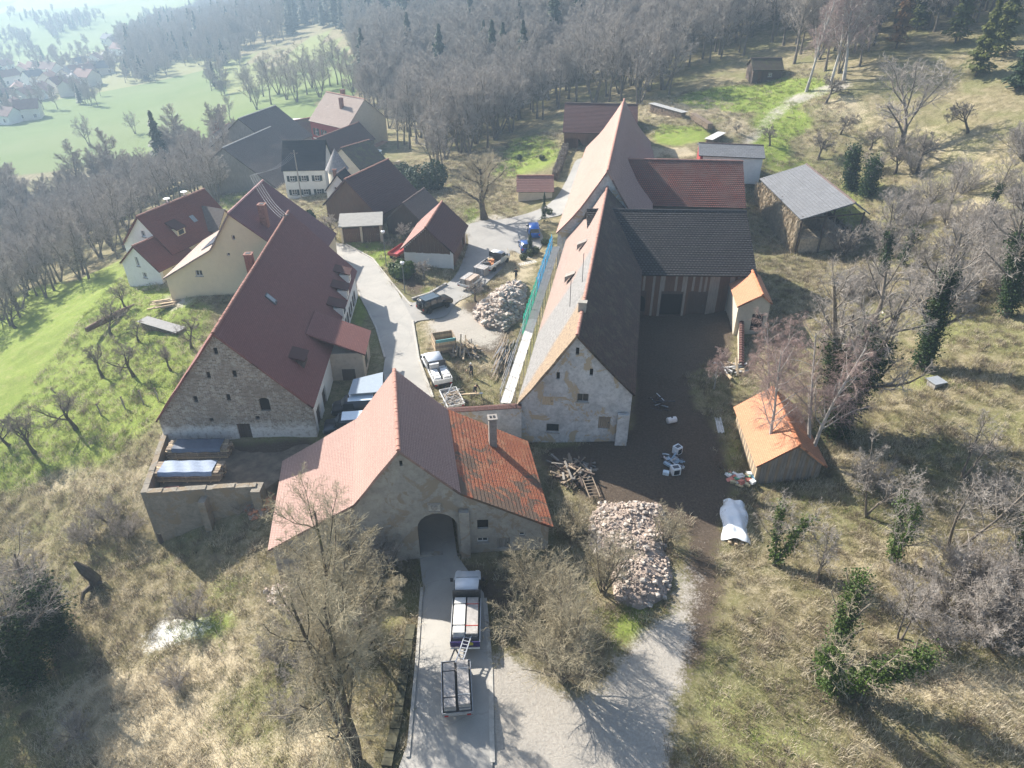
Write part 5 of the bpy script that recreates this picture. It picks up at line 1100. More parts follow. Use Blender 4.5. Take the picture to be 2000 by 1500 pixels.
def ladder(name, label, a, b, w=.45, mat=None, rungs=9):
    a = Vector(a); b = Vector(b); d = (b-a); sd_ = Vector((d.y, -d.x, 0)).normalized()*w/2; t = thing(name, label, 'ladder', a)
    for s in (-1, 1): mb = MB(); mb.bar(sd_*s, d+sd_*s, .07); mb.build('rail', mat or M['metal'], t)
    for k in range(rungs): c = d*((k+.5)/rungs); mb = MB(); mb.bar(c-sd_, c+sd_, .045); mb.build('rung', mat or M['metal'], t)
    return t
ladder('aluminium_ladder', 'aluminium ladder bridging the flatbed tail and the trailer', on(pk_, .25, -3.2, 1.42), on(tl, .2, 1.5, 1.15))
# yard truck and trailer
h2 = math.atan2(8.3, -3.0); q = G(850, 728); yt = pickup('yard_truck', 'white crew-cab truck parked on the verge along the road', q, h2, paint('white', (.68, .72, .76)), 2.6, crew=.9, bedmat=plain('white_board', (.7, .7, .68), .5)); qt = on(yt, .1, -6.6, 0)
M['lid'] = plain('white_lid', (.78, .77, .74), .5, .05)
for sx, lab in ((-.5, 'white roofing sheet stack on the left of the yard truck bed'), (.5, 'white roofing sheet stack on the right of the yard truck bed')): bundle('roofing_sheet_stack', lab, None, on(yt, sx, -2.2, .95), 2.3, .7, .5, 4, M['lid'], None, yt.rotation_euler.z, cat='sheet stack')
mb = MB(); t = thing('tool_chest', 'grey steel tool chest behind the yard truck cab', 'chest', on(yt, -.35, -1.15, .95), yt.rotation_euler.z); mb.box(-.5, .5, -.25, .25, 0, 1.0); mb.build('box', plain('grey_chest', (.5, .49, .47), .5), t); MB().box(-.52, .52, -.27, .27, 1.0, 1.06).build('lid', M['lid'], t)
tt = trailer('junk_trailer', 'white trailer heaped with brushwood and rails beside the yard wall', (qt.x, qt.y, hz(qt.x, qt.y)), h2, 3.2, 1.8, plain('white_board', (.7, .7, .68), .5))
def sticks(name, label, cat, loc, n, box, lr, rr, mat, seed, tilt=.2, heading=None, spread=.5, dome=0.0, part='stick'):
    r = np.random.default_rng(seed); t = thing(name, label, cat, loc)
    for k in range(n):
        L = r.uniform(*lr); a = (r.uniform(0, 6.28) if heading is None else heading+r.normal(0, spread)); el = r.normal(0, tilt); x = r.uniform(-box[0], box[0]); y = r.uniform(-box[1], box[1]); e = max(0, 1-(x/box[0])**2*.7-(y/box[1])**2*.7); z = r.uniform(.05, box[2])*(.3+.7*e)+.05
        d = Vector((math.cos(a)*math.cos(el), math.sin(a)*math.cos(el), math.sin(el)))*L/2; mb = MB(); w_ = r.uniform(*rr); c = Vector((x, y, z)); mb.bar(c-d, c+d, w_, w_*r.uniform(.35, 1)); mb.build(part, mat if not isinstance(mat, list) else mat[int(r.integers(0, len(mat)))], t)
    return t
sticks('brushwood_load', 'tangled sticks and metal rails loaded on the junk trailer', 'brushwood', on(tt, 0, 0, .75), 34, (.7, 1.3, .5), (.8, 2.2), (.03, .09), [M['plank'], M['metal'], M['plank_grey']], 11)
# white pickup + trailer in the yard
h3 = math.atan2(9, 5); q = G(968, 520); wp_ = pickup('white_pickup', 'white pickup with open bed parked near the small timber barn', q, h3, paint('white', (.68, .72, .76)), 2.9, bedmat=plain('white_board', (.7, .7, .68), .5)); sticks('crate_load', 'orange crates and tools in the bed of the white pickup', 'load', on(wp_, -.2, -1.4, .95), 12, (.5, 1.0, .6), (.3, .9), (.3, .5), [M['plank_pale'], plain('orange_tub', (.5, .22, .1), .6), M['dkmetal']], 12, tilt=.1, part='crate')
q = G(918, 560); t3 = trailer('pallet_trailer', 'trailer with two wrapped pallets behind the white pickup', q, h3, 3.4, 1.9, plain('white_board', (.7, .7, .68), .5))
for sx, lab in ((-.45, 'wrapped grey pallet on the left of the pallet trailer'), (.45, 'wrapped buff pallet on the right of the pallet trailer')): bundle('wrapped_pallet', lab, None, on(t3, sx, 0, .73), 2.4, .75, .8, 4, M['slab'] if sx < 0 else plain('buff_pallet', (.42, .33, .26), .6), M['lid'], t3.rotation_euler.z, cat='pallet')
q = G(940, 536); bundle('grey_pallet_stack', 'pale pallet stack standing between white pickup and trailer', None, q, 1.8, 1.4, 1.2, 5, M['slab'], M['lid'], h3, cat='pallet')
# --- scaffolding along the long barn
zL = 5.0-.3; sc_t = thing('scaffold', 'steel scaffold with pale plank deck along the long barn eaves', 'scaffold', old.location, old.rotation_euler.z)
def sx_(x, y): return (x, y+.08*x)
M['tube'] = plain('scaffold_tube', (.33, .33, .34), .45, .2, 4, metal=.6)
xo, xi = -6.75, -5.75
for k in range(17):
    y = .3+k*2.4
    for x in (xo, xi): mb = MB(); X, Y = sx_(x, y); mb.tube([(X, Y, -.6), (X, Y, zL+1.1 if x == xo else zL-.2)], .035, 6); mb.build('standard', M['tube'], sc_t)
    mb = MB(); mb.bar((*sx_(xo, y), zL-.55), (*sx_(xi, y), zL-.55), .06); mb.build('transom', M['tube'], sc_t)
    if k < 16:
        for z_ in (zL-.5, zL+.5, zL+1.0, 1.8): mb = MB(); mb.bar((*sx_(xo, y), z_), (*sx_(xo, y+2.4), z_), .05); mb.build('ledger', M['tube'], sc_t)
        for b in range(3):
            x0 = xo+.06+b*.32; mb = MB(); z1 = zL-.42+random.uniform(-.01, .02); mb.box(x0, x0+.3, y-.05, y+2.42, z1, z1+.05); mb.v = [(x, yy+.08*x, z) for x, yy, z in mb.v]; mb.build('deck_plank', plain('whitewashed_deck', (.52, .50, .47), .8, .15) if k < 7 else plain('pale_grey_deck', (.38, .365, .34), .8, .15), sc_t)
        if k % 3 == 0: mb = MB(); mb.bar((*sx_(xo, y), 0), (*sx_(xo, y+2.4), zL-.5), .04); mb.build('brace', M['tube'], sc_t)
def net(name, label, y0, y1, col):
    m, t_, b = newmat(name); b.inputs['Base Color'].default_value = rgba(col); b.inputs['Roughness'].default_value = .8; tr = N(t_, 'ShaderNodeBsdfTransparent'); tl_ = N(t_, 'ShaderNodeBsdfTranslucent'); tl_.inputs[0].default_value = rgba(col); m1 = N(t_, 'ShaderNodeMixShader'); m1.inputs[0].default_value = .5; m2 = N(t_, 'ShaderNodeMixShader'); m2.inputs[0].default_value = .72
    t_.links.new(b.outputs[0], m1.inputs[1]); t_.links.new(tl_.outputs[0], m1.inputs[2]); t_.links.new(tr.outputs[0], m2.inputs[1]); t_.links.new(m1.outputs[0], m2.inputs[2]); t_.links.new(m2.outputs[0], t_.nodes['Material Output'].inputs[0])
    ys = np.linspace(y0, y1, 60); zs = np.linspace(2.0, zL+1.15, 10); V = []
    for z in zs:
        for y in ys: w_ = .12*math.sin(y*2.6+z)+.08*math.sin(y*6.1-z*2); x = xo-.12-abs(w_); V.append((x, y+.08*x, z+.05*math.sin(y*1.9)))
    id_ = np.arange(600).reshape(10, 60); F = np.stack([id_[:-1, :-1], id_[:-1, 1:], id_[1:, 1:], id_[1:, :-1]], -1).reshape(-1, 4); o = mesh_obj(name, raw_mesh(np.array(V), F, name), m); o.location = old.location; o.rotation_euler = old.rotation_euler; tag(o, label, 'net')
net('green_debris_net', 'green debris net on the nearer part of the scaffold', 14.5, 25, (.02, .28, .2)); net('blue_debris_net', 'blue debris net on the far part of the scaffold', 25, 39.5, (.02, .22, .42))
# poles lying against the barn foot, beam pile, crate
q = G(985, 700); sticks('pole_pile', 'long bundle of thin poles lying along the barn under the scaffold', 'poles', q, 46, (.9, 2.5, .8), (3.0, 6.5), (.05, .09), [M['plank_grey'], M['tube'], M['plank']], 13, .06, math.atan2(43, 7.3), .06, part='pole')
q = G(908, 690); sticks('beam_pile', 'heap of pale split beams beside the wooden container', 'beam pile', q, 46, (1.7, 1.1, 1.3), (1.2, 3.0), (.08, .2), [M['plank'], M['plank_pale'], M['plank_grey']], 14, .35, 1.9, .4, part='beam')
q = G(868, 684); ct = thing('wooden_container', 'open wooden container with turquoise rim board by the yard truck', 'container', q, R(18))
for nm, a in (('side', (-1.25, -1.15, -1.0, 1.0)), ('side', (1.15, 1.25, -1.0, 1.0)), ('end', (-1.15, 1.15, -1.0, -.9)), ('end', (-1.15, 1.15, .9, 1.0))):
    for k in range(5): mb = MB(); mb.box(a[0], a[1], a[2], a[3], .15+k*.36, .15+k*.36+.345); mb.build('board', plain('turquoise_board', (.14, .34, .34), .7) if (k == 4 and a[3] == -.9) else (M['plank'] if (k+int(a[0])) % 2 else M['plank_pale']), ct)
MB().box(-1.15, 1.15, -.9, .9, .15, .25).build('floor', M['plank_brown'], ct); MB().box(-1.0, -.8, -1, 1, 0, .15).box(.8, 1.0, -1, 1, 0, .15).build('skids', M['plank_dark'], ct)
for p_, lab, bx_, n_, mt in (((1120,925), 'heap of broken grey planks on the dark yard soil', (1.6, 1.3, .8), 60, [M['plank_grey'], M['plank'], M['plank_dark']]), ((1425,725), 'jumble of split firewood and boards near the ruined wall', (1.5, .9, .7), 40, [M['plank_pale'], M['plank_grey'], M['slab_w']])): sticks('plank_heap', lab, 'plank heap', G(*p_), n_, bx_, (.8, 2.6), (.1, .24), mt, 15+n_, .25, None, part='plank')
q = G(1152, 958); ladder('wooden_ladder', 'short wooden ladder lying below the plank heap', Vector((q.x-.2, q.y+1.3, q.z+.5)), Vector((q.x+.3, q.y-1.3, q.z+.35)), .9, M['plank'], 7)
# person
def person(name, label, loc, heading, top, legs, bend=0.0, hair=(.05, .035, .025), arms=((.25, .1), (.2, .3)), scale=1.0, hat=None):
    t = thing(name, label, 'person', loc, heading); b = bend; s = scale; th = 1.35-.25*b
    J = {'pel': (0, 0, .95), 'chest': (0, .55*b, 1.33-.12*b), 'neck': (0, .75*b, 1.50-.22*b), 'head': (0, .85*b+.03, 1.68-.26*b)}
    me = bpy.data.meshes.new('body'); V = []; E_ = []; Rr = []
    def add(p, r, par=None):
        V.append(p); Rr.append(r)
        if par is not None: E_.append((par, len(V)-1))
        return len(V)-1
    pe = add(J['pel'], .16); ch_ = add(J['chest'], .17, pe); ne = add(J['neck'], .07, ch_); hd_ = add(J['head'], .105, ne); add((J['head'][0], J['head'][1]+.01, J['head'][2]+.12), .085, hd_)
    for sg in (-1, 1):
        hp = add((sg*.1, .0, .88), .115, pe); kn = add((sg*.13, .05+.06*sg, .48), .075, hp); an = add((sg*.13, -.02+.1*sg, .09), .05, kn); add((sg*.14, .15+.1*sg, .05), .045, an)
        shd = add((sg*.2, J['chest'][1]+.02, J['chest'][2]+.1), .075, ch_); a = arms[0 if sg < 0 else 1]; el = add((sg*.29, shd and J['chest'][1]+a[0]*.5, J['chest'][2]-.17), .05, shd); wr_ = add((sg*.27, J['chest'][1]+a[0]+a[1], J['chest'][2]-.32), .035, el); hn = add((sg*.26, J['chest'][1]+a[0]+a[1]+.09, J['chest'][2]-.37), .04, wr_)
        for f in range(4): add((sg*.26+(f-1.5)*.022, J['chest'][1]+a[0]+a[1]+.18, J['chest'][2]-.41), .009, hn)
        add((sg*.22, J['chest'][1]+a[0]+a[1]+.13, J['chest'][2]-.36), .011, hn)
    me.from_pydata(V, E_, []); o = mesh_obj('body', me, None, t); md = o.modifiers.new('skin', 'SKIN'); bm = bmesh.new(); bm.from_mesh(me); ly = bm.verts.layers.skin.verify()
    for v, r_ in zip(bm.verts, Rr): v[ly].radius = (r_, r_)
    bm.verts.ensure_lookup_table(); bm.verts[0][ly].use_root = True; bm.to_mesh(me); bm.free(); o.modifiers.new('sub', 'SUBSURF').render_levels = 1
    dg = bpy.context.evaluated_depsgraph_get(); ev = o.evaluated_get(dg); nm = bpy.data.meshes.new_from_object(ev); o.modifiers.clear(); o.data = nm; nm.materials.clear()
    skin = plain('skin', (.45, .27, .19), .6); mats_ = [plain('cloth_'+str(top), top, .9), plain('cloth_'+str(legs), legs, .9), skin, M['black']]
    for m_ in mats_: nm.materials.append(m_)
    for p in nm.polygons:
        c = p.center; p.material_index = 3 if c.z < .1 else 1 if c.z < .95 else (2 if (c.z > J['neck'][2] and abs(c.x) < .2) else (2 if abs(c.x) > .17 and c.y > J['chest'][1]+sum(arms[0])-.02 else 0)); p.use_smooth = True
    hm = MB(); hx0, hy0, hz0 = J['head']; hm.lathe([(.118, .0), (.122, .06), (.10, .13), (.05, .165), (.005, .175)], 12, (hx0, hy0-.012, hz0+.01)); hm.build('cap' if hat else 'hair', plain('hair_'+str(hat or hair), hat or hair, .8), o)
    fm = MB(); fm.box(hx0-.015, hx0+.015, hy0+.1, hy0+.135, hz0-.03, hz0+.02); fm.build('nose', skin, o)
    for sg in (-1, 1): e = MB(); e.lathe([(.001, -.01), (.014, 0), (.001, .01)], 8, (hx0+sg*.04, hy0+.1, hz0+.03)); e.build('eye', M['black'], o)
    t.scale = (s, s, s); return t
person('person', 'person in white cap and dark clothes standing beside the yard truck', G(921, 737), 2.6, (.05, .05, .055), (.035, .035, .04), .06, hat=(.7, .68, .64))
person('person', 'person in dark clothes bending over a trestle near the yard wall', G(928, 772), 3.6, (.03, .03, .035), (.04, .045, .06), .65)
person('person', 'person in black standing on the grass above the rubble pile', G(1008, 548), .4, (.02, .02, .022), (.02, .02, .025), .05)
q = G(931, 782); t = thing('saw_trestle', 'small metal trestle with pale board where the bending person works', 'trestle', q, .2)
for x in (-.5, .5):
    for y in (-.3, .3): MB().bar((x*1.2, y*1.5, 0), (x, y*.3, .75), .05).build('leg', M['dkmetal'], t)
MB().box(-.65, .65, -.12, .12, .75, .82).build('top', M['metal'], t); q2 = Vector((q.x-1.6, q.y-.2, q.z+.62)); t = thing('pale_board', 'long pale board resting across from trailer to trestle', 'board', q2, .12); MB().box(-1.3, 1.9, -.1, .1, .22, .27).build('board', M['plank_pale'], t)
# --- lamp posts, poles, wires
def lamp(label, base, h, white=True):
    t = thing('street_lamp', label, 'street lamp', base); MB().tube([(0, 0, -.2), (0, 0, h)], [.07, .045], 8).build('pole', plain('lamp_grey', (.16, .17, .17), .5), t)
    o = MB().lathe([(.05, h), (.22, h+.05), (.3, h+.28), (.26, h+.34), (.05, h+.42)], 14).build('lantern', plain('lamp_white', (.75, .75, .73), .4), t); MB().lathe([(.05, h+.42), (.03, h+.5)], 8).build('finial', M['dkmetal'], o); return t
lamp('street lamp with white lantern near the timber barn corner', G(791, 573), 4.2); lamp('tall slim street lamp on the lawn behind the road bend', G(755, 523), 5.2)
pb = G(590, 392); t = thing('power_pole', 'slim wooden power pole before the white shuttered house', 'pole', pb); MB().tube([(0, 0, -.3), (0, 0, 9.5)], [.13, .09], 8).build('pole', M['plank_grey'], t); MB().box(-.7, .7, -.06, .06, 8.9, 9.02).build('crossarm', M['plank_dark'], t)
for k, (a, b) in enumerate((((0, 0), (0, 0)),)*4):
    A = Vector(P(488+k*4, 343-k*1.5, 13.0)); B = Vector(P(549+k*4, 426-k*2, 12.2)); pts = [A.lerp(B, u)-Vector((0, 0, .9*math.sin(math.pi*u))) for u in np.linspace(0, 1, 10)]
    far = Vector((pb.x-.6+k*.4, pb.y, pb.z+9.05)); pts = [far.lerp(A, u)-Vector((0, 0, .8*math.sin(math.pi*u))) for u in np.linspace(0, 1, 8)][:-1]+pts
    o = MB().tube(pts, .014, 4).build('power_line', plain('wire_alu', (.3, .3, .3), .5)); tag(o, 'thin overhead power wire slung above the plum farmhouse roof', 'wire', 'overhead wires to the stone barn')
t = thing('roof_mast', 'steel wire mast with crossarm on the stone barn ridge', 'mast', (*P(556, 424, 12)[:2], 11.2), .5); MB().tube([(0, 0, 0), (0, 0, 1.3)], .05, 8).build('pole', M['dkmetal'], t); MB().box(-.5, .5, -.04, .04, .95, 1.03).build('crossarm', M['dkmetal'], t)
# --- junk in the earth yard
def drum(label, p, L, r_, col, lay=True):
    t = thing('tank', label, 'tank', p, .3); mb = MB()
    if lay: mb.lathe([(r_*.4, -L/2-.06), (r_, -L/2), (r_*1.03, 0), (r_, L/2), (r_*.4, L/2+.06)], 18, (0, 0, r_), axis='x')
    else: mb.lathe([(r_, 0), (r_*1.02, L*.5), (r_, L), (r_*.5, L+.06)], 18)
    o = mb.build('shell', plain('tank_'+str(col), col, .45), t, smooth=False); mb = MB(); mb.lathe([(.09, 0), (.09, .06)], 10, (0, 0, 2*r_ if lay else L+.05)); mb.build('cap', M['black'], t); return t
drum('white plastic tank lying on the dark soil by the fence', G(1311, 826), .9, .3, (.72, .72, .7))
def appliance(label, p, w, d, h, col, rz, door=True):
    t = thing('appliance', label, 'appliance', p, rz); bm = bmesh.new(); bmesh.ops.create_cube(bm, size=1); bmesh.ops.scale(bm, vec=(w, d, h), verts=bm.verts); bmesh.ops.translate(bm, vec=(0, 0, h/2), verts=bm.verts); bmesh.ops.bevel(bm, geom=bm.edges[:], offset=.03, segments=2, affect='EDGES'); me = bpy.data.meshes.new('casing'); bm.to_mesh(me); bm.free(); mesh_obj('casing', me, plain('enamel_'+str(col), col, .35), t)
    if door: MB().box(-w*.32, w*.32, -d/2-.02, -d/2+.01, h*.15, h*.8).build('door', M['carglass'], t); MB().box(-w*.34, w*.34, -d*.3, d*.25, h, h+.015).build('top_panel', M['dkmetal'], t)
    return t
appliance('white stove with dark top dumped beside the dirt track', G(1318, 925), .8, .7, .75, (.72, .73, .72), .2); appliance('pale blue cabinet tipped among the dumped appliances', G(1300, 928), .55, .45, .35, (.6, .68, .72), -.3, False); appliance('white washing machine leaning at the junk pile top', G(1322, 885), .7, .65, .8, (.7, .72, .74), .6)
sticks('scrap_pile', 'dark scrap of metal and wood between the dumped appliances', 'scrap pile', G(1312, 903), 26, (.9, 1.0, .4), (.4, 1.3), (.08, .3), [M['dkmetal'], M['plank_dark'], M['metal'], plain('blue_grey_scrap', (.3, .38, .45), .5)], 31, .3, None, part='piece'); sticks('scrap_rail_pile', 'tangle of dark rails and hoses by the barn side fence', 'scrap pile', G(1290, 790), 18, (.7, 1.3, .4), (.8, 2), (.04, .12), [M['dkmetal'], M['plank_dark'], M['metal']], 32, .2, None, part='piece')
col5 = [plain('litter_%d' % i, c, .6) for i, c in enumerate(((.7, .7, .68), (.6, .5, .3), (.1, .35, .2), (.55, .2, .15), (.75, .74, .7), (.2, .4, .55)))]
sticks('rubbish_heap', 'spill of coloured household rubbish at the orange shed corner', 'rubbish', G(1447, 938), 46, (1.1, .9, .35), (.2, .7), (.15, .45), col5, 33, .3, None, part='item')
# --- white tarpaulin over boards
q = G(1434, 1020); t = thing('tarpaulin', 'white tarpaulin draped over boards beside the dirt track', 'tarpaulin', q, R(-12)); n = 22; V = []
for j in range(n):
    for i in range(n):
        u, v = i/(n-1)*2-1, j/(n-1)*2-1; x = u*1.05*(1+.1*math.sin(v*5)); y = v*2.4; hgt = .55*(1-abs(u)**3)*(1-.25*abs(v)**4)+.07*math.sin(6*u+4*v)+.05*math.sin(11*v-3*u); V.append((x, y, max(.03, hgt-.05)))
id_ = np.arange(n*n).reshape(n, n); mesh_obj('sheet', raw_mesh(np.array(V), np.stack([id_[:-1, :-1], id_[:-1, 1:], id_[1:, 1:], id_[1:, :-1]], -1).reshape(-1, 4), 'sheet'), plain('tarp_white', (.75, .78, .80), .45, .05), t)
for x in (-.5, 0, .45): MB().box(x-.12, x+.12, -2.75+.2*abs(x), 2.3, .05, .14).build('board', M['plank_pale'], t)
q = G(1405, 832); t = thing('plank_bundle', 'narrow bundle of pale planks lying on the grass by the track', 'planks', q, R(-6))
for k in range(4): MB().box(-.32+k*.16, -.18+k*.16, -1.3+.1*(k % 2), 1.3-.12*(k % 3), .04+.03*(k % 2), .1+.03*(k % 2)).build('plank', M['slab_w'], t)
q = G(1826, 752); t = thing('well_cover', 'grey slab well cover on the grass below ivy trees', 'well cover', q, .3); MB().box(-.55, .55, -.5, .5, -.2, .45).build('shaft', M['stone'], t); MB().box(-.72, .72, -.65, .65, .45, .53).build('slab', plain('zinc_sheet', (.42, .44, .46), .4, .1, metal=.4), t)
# --- lumber on the terrace
def lumber(label, c, L, w, h, n, rz, tarp):
    t = thing('lumber_stack', label, 'lumber stack', c, rz)
    for k in range(n):
        for j in range(5): MB().box(-L/2+random.uniform(-.15, .15), L/2+random.uniform(-.15, .15), -w/2+j*w/5+.02, -w/2+(j+1)*w/5-.03, h*k/n+.06, h*(k+1)/n-.01).build('board', M['plank'] if (j+k) % 3 else M['plank_pale'], t)
        for x in (-L*.35, 0, L*.35): MB().box(x-.05, x+.05, -w/2-.08, w/2+.08, h*k/n, h*k/n+.058).build('batten', M['plank_pale'], t)
    n_ = 16; V = []
    for j in range(n_):
        for i in range(n_):
            u, v = i/(n_-1)*2-1, j/(n_-1)*2-1; V.append((u*L*.4, v*(w/2+.12), h+.07+.03*math.sin(9*u+2*v)+.02*math.sin(14*v)-(.35 if abs(v) > .93 else 0)))
    id_ = np.arange(n_*n_).reshape(n_, n_); mesh_obj('tarp_cover', raw_mesh(np.array(V), np.stack([id_[:-1, :-1], id_[:-1, 1:], id_[1:, 1:], id_[1:, :-1]], -1).reshape(-1, 4), 'tarp_cover'), tarp, t)
lumber('lumber stack under dull blue tarp right below the stone gable', (-29.4, 52.9, -.28), 5.6, 1.5, 1.2, 5, .03, plain('dull_blue_tarp', (.10, .12, .16), .6, .1)); lumber('lumber stack with silver tarp nearer the terrace parapet', (-29.2, 49.7, -.28), 6.0, 1.7, 1.1, 5, .02, plain('silver_blue_tarp', (.20, .25, .34), .6, .1))
sticks('red_scrap_stack', 'reddish boards and a pot behind the terrace parapet', 'scrap pile', (-29.6, 47.6, -.28), 14, (1.0, .4, .3), (.8, 1.6), (.15, .3), [M['plank_brown'], plain('faded_red_board', (.4, .2, .16), .7), M['plank']], 41, .05, .1, .2, part='board')
# fence posts, log shed, lumber by the cream house
for i, (a, b) in enumerate((((190,808),'leaning post nearest the big orchard tree'), ((237,795),'second fence post up the slope from the orchard'), ((272,783),'third fence post on the slope'), ((302,778),'fence post nearest the stone barn gable'))):
    q = G(a[0]+8, a[1]+4); t = thing('fence_post', ('grey wooden '+b), 'fence post', q); MB().bar((0, 0, -.3), (-.12, .1, 1.5), .12).build('post', M['plank_grey'], t); MB().box(-.2, -.02, .02, .2, 1.48, 1.54).build('cap', M['plank_dark'], t)
def logstore(label, p0, p1, h, d, roofm, name='log_store', n=60, cover=True):
    p0, p1 = Vector(p0), Vector(p1); v = p1-p0; L = v.length; t = thing(name, label, 'log store', p0, math.atan2(v.y, v.x)); rows = max(3, int(h/.24)); cols = int(L/.26)
    lm = []
    for k in range(4):
        mb = MB(); mb.lathe([(.11, -d/2), (.125, 0), (.11, d/2)], 7, axis='y'); m_ = mb.mesh('log'); m_.materials.append(plain('log_bark', (.24, .18, .13), .9, .3)); lm.append(m_)
    ct_ = 0
    for r_ in range(rows):
        for c in range(cols):
            if ct_ >= 280: break
            o = bpy.data.objects.new('log', lm[(r_*7+c*3) % 4]); COL.objects.link(o); o.parent = t; o.location = (.13+c*.26+(r_ % 2)*.1, random.uniform(-.08, .08), .12+r_*.22); ct_ += 1
    if cover: MB().box(-.2, L+.2, -d/2-.25, d/2+.25, rows*.22+.1, rows*.22+.16).build('cover_sheet', roofm, t)
    return t
logstore('covered log stack on the slope below the cream farmhouse', Gz(285, 640), Gz(352, 648), 1.3, 1.2, plain('grey_cover', (.20, .195, .19), .7)); logstore('covered log stack with white sheet near the tall barn end', Gz(1272, 218), Gz(1335, 232), 1.7, 1.2, plain('pale_cover', (.34, .34, .33), .6)); logstore('long uncovered log stack along the top meadow', Gz(1352, 232), Gz(1385, 262), 1.4, 1.0, M['slab'], cover=False); logstore('short log stack with pale cut ends near the garage', Gz(1382, 288), Gz(1408, 268), 1.6, 1.1, M['slab_w'])
q = G(322, 598); t = sticks('yellow_plank_stack', 'loose stack of yellow boards at the cream gable foot', 'plank stack', q, 24, (1.3, .9, .9), (1.8, 2.6), (.12, .2), [M['plank_pale'], M['plank']], 44, .03, .3, .08, part='plank')
q = G(222, 625); t = thing('fallen_log', 'thick brushwood roll lying under the orchard trees', 'log', q, math.atan2(8.5, 4.5))
MB().tube([(-4, 0, .35), (-1, .2, .4), (2, .1, .45), (4.5, .3, .4)], [.35, .45, .5, .3], 9).build('trunk', M['plank_brown'], t)
for k in range(5): MB().bar((-2+k*1.2, .2, .6), (-1.6+k*1.2, .7, 1.3), .07).build('branch_stub', M['plank_brown'], t)
q = G(317, 1053); t = thing('tree_stump', 'sawn stump standing at the retaining wall corner', 'stump', q); MB().lathe([(.36, -.3), (.3, .1), (.27, .8)], 12).build('bark', M['plank_dark'], t); MB().lathe([(.24, .8), (.23, .815)], 12).build('cut_face', M['plank_pale'], t)
q = G(1030, 520); ladder('white_barrier', 'white slatted frame lying on the grass by the box shrubs', Vector((q.x-1.2, q.y-.3, q.z+.35)), Vector((q.x+1.3, q.y+.9, q.z+.4)), .55, M['lid'], 8)
q = G(781, 500); t = thing('farm_trailer', 'red farm cart standing against the timber barn side', 'cart', q, math.atan2(6, 2.6)-math.pi/2); rdp = paint('faded_red', (.42, .06, .05)); MB().box(-.8, .8, -2, 2, .7, .8).build('floor', rdp, t)
for s in (-1, 1): MB().box(s*.8-.03, s*.8+.03, -2, 2, .8, 1.15).build('side_board', rdp, t); MB().box(-.8, .8, s*2-.03, s*2+.03, .8, 1.15).build('end_board', rdp, t)
wheels(t, .65, (1.3, -1.3), .35, .2); MB().bar((0, 2, .6), (0, 3.4, .5), .1).build('drawbar', M['dkmetal'], t)
# stone kerb bed wall beside lamp
q = [G(*p) for p in ((805,586),(840,575),(872,556))]
t = thing('bed_edging', 'low stone edging round the planting bed at the yard mouth', 'edging', q[0])
for a, b in zip(q, q[1:]):
    for k in range(6): A = a.lerp(b, k/6)-q[0]; B = a.lerp(b, (k+.94)/6)-q[0]; MB().bar(A+Vector((0, 0, .12)), B+Vector((0, 0, .12)), .3, .35).build('stone', M['stone'], t)
# garden wall / hedge beside driveway
q0, q1 = G(1088, 345), G(1106, 292)
M['hay'] = plain('grey_straw', (.48, .40, .29), .95, .4, 3)
# ------------------------------------------------------------------ trees
def norm(a): return a / np.maximum(np.linalg.norm(a, axis=-1, keepdims=True), 1e-9)
def tubes_mesh(groups, name):
    "groups: list of (pts[B,n,3], rad[B,n], sides)"
    V = []; Fq = []; off = 0
    for pts, rad, k in groups:
        B, n, _ = pts.shape
        if B == 0: continue
        tan = np.empty_like(pts); tan[:, 1:-1] = pts[:, 2:]-pts[:, :-2]; tan[:, 0] = pts[:, 1]-pts[:, 0]; tan[:, -1] = pts[:, -1]-pts[:, -2]; tan = norm(tan)
        ref = np.where(np.abs(tan[..., 2:3]) < .9, np.array([0, 0, 1.]), np.array([1., 0, 0])); a = norm(np.cross(tan, ref)); b = np.cross(tan, a)
        an = np.arange(k)*2*np.pi/k
        ring = pts[:, :, None]+(a[:, :, None]*np.cos(an)[None, None, :, None]+b[:, :, None]*np.sin(an)[None, None, :, None])*rad[:, :, None, None]
        V.append(ring.reshape(-1, 3)); id_ = off+np.arange(B*n*k).reshape(B, n, k); nx = np.roll(id_, -1, 2)
        Fq.append(np.stack([id_[:, :-1], nx[:, :-1], nx[:, 1:], id_[:, 1:]], -1).reshape(-1, 4)); off += B*n*k
    return raw_mesh(np.concatenate(V), np.concatenate(Fq), name)
def poly_walk(r, start, d, length, n, wig, trop):
    B = len(start); pts = np.empty((B, n, 3)); pts[:, 0] = start; st = (length/(n-1))[:, None]; d = d.copy()
    for i in range(1, n):
        d = norm(d+r.normal(0, wig, (B, 3))+np.array([0, 0, trop])); pts[:, i] = pts[:, i-1]+d*st
    return pts
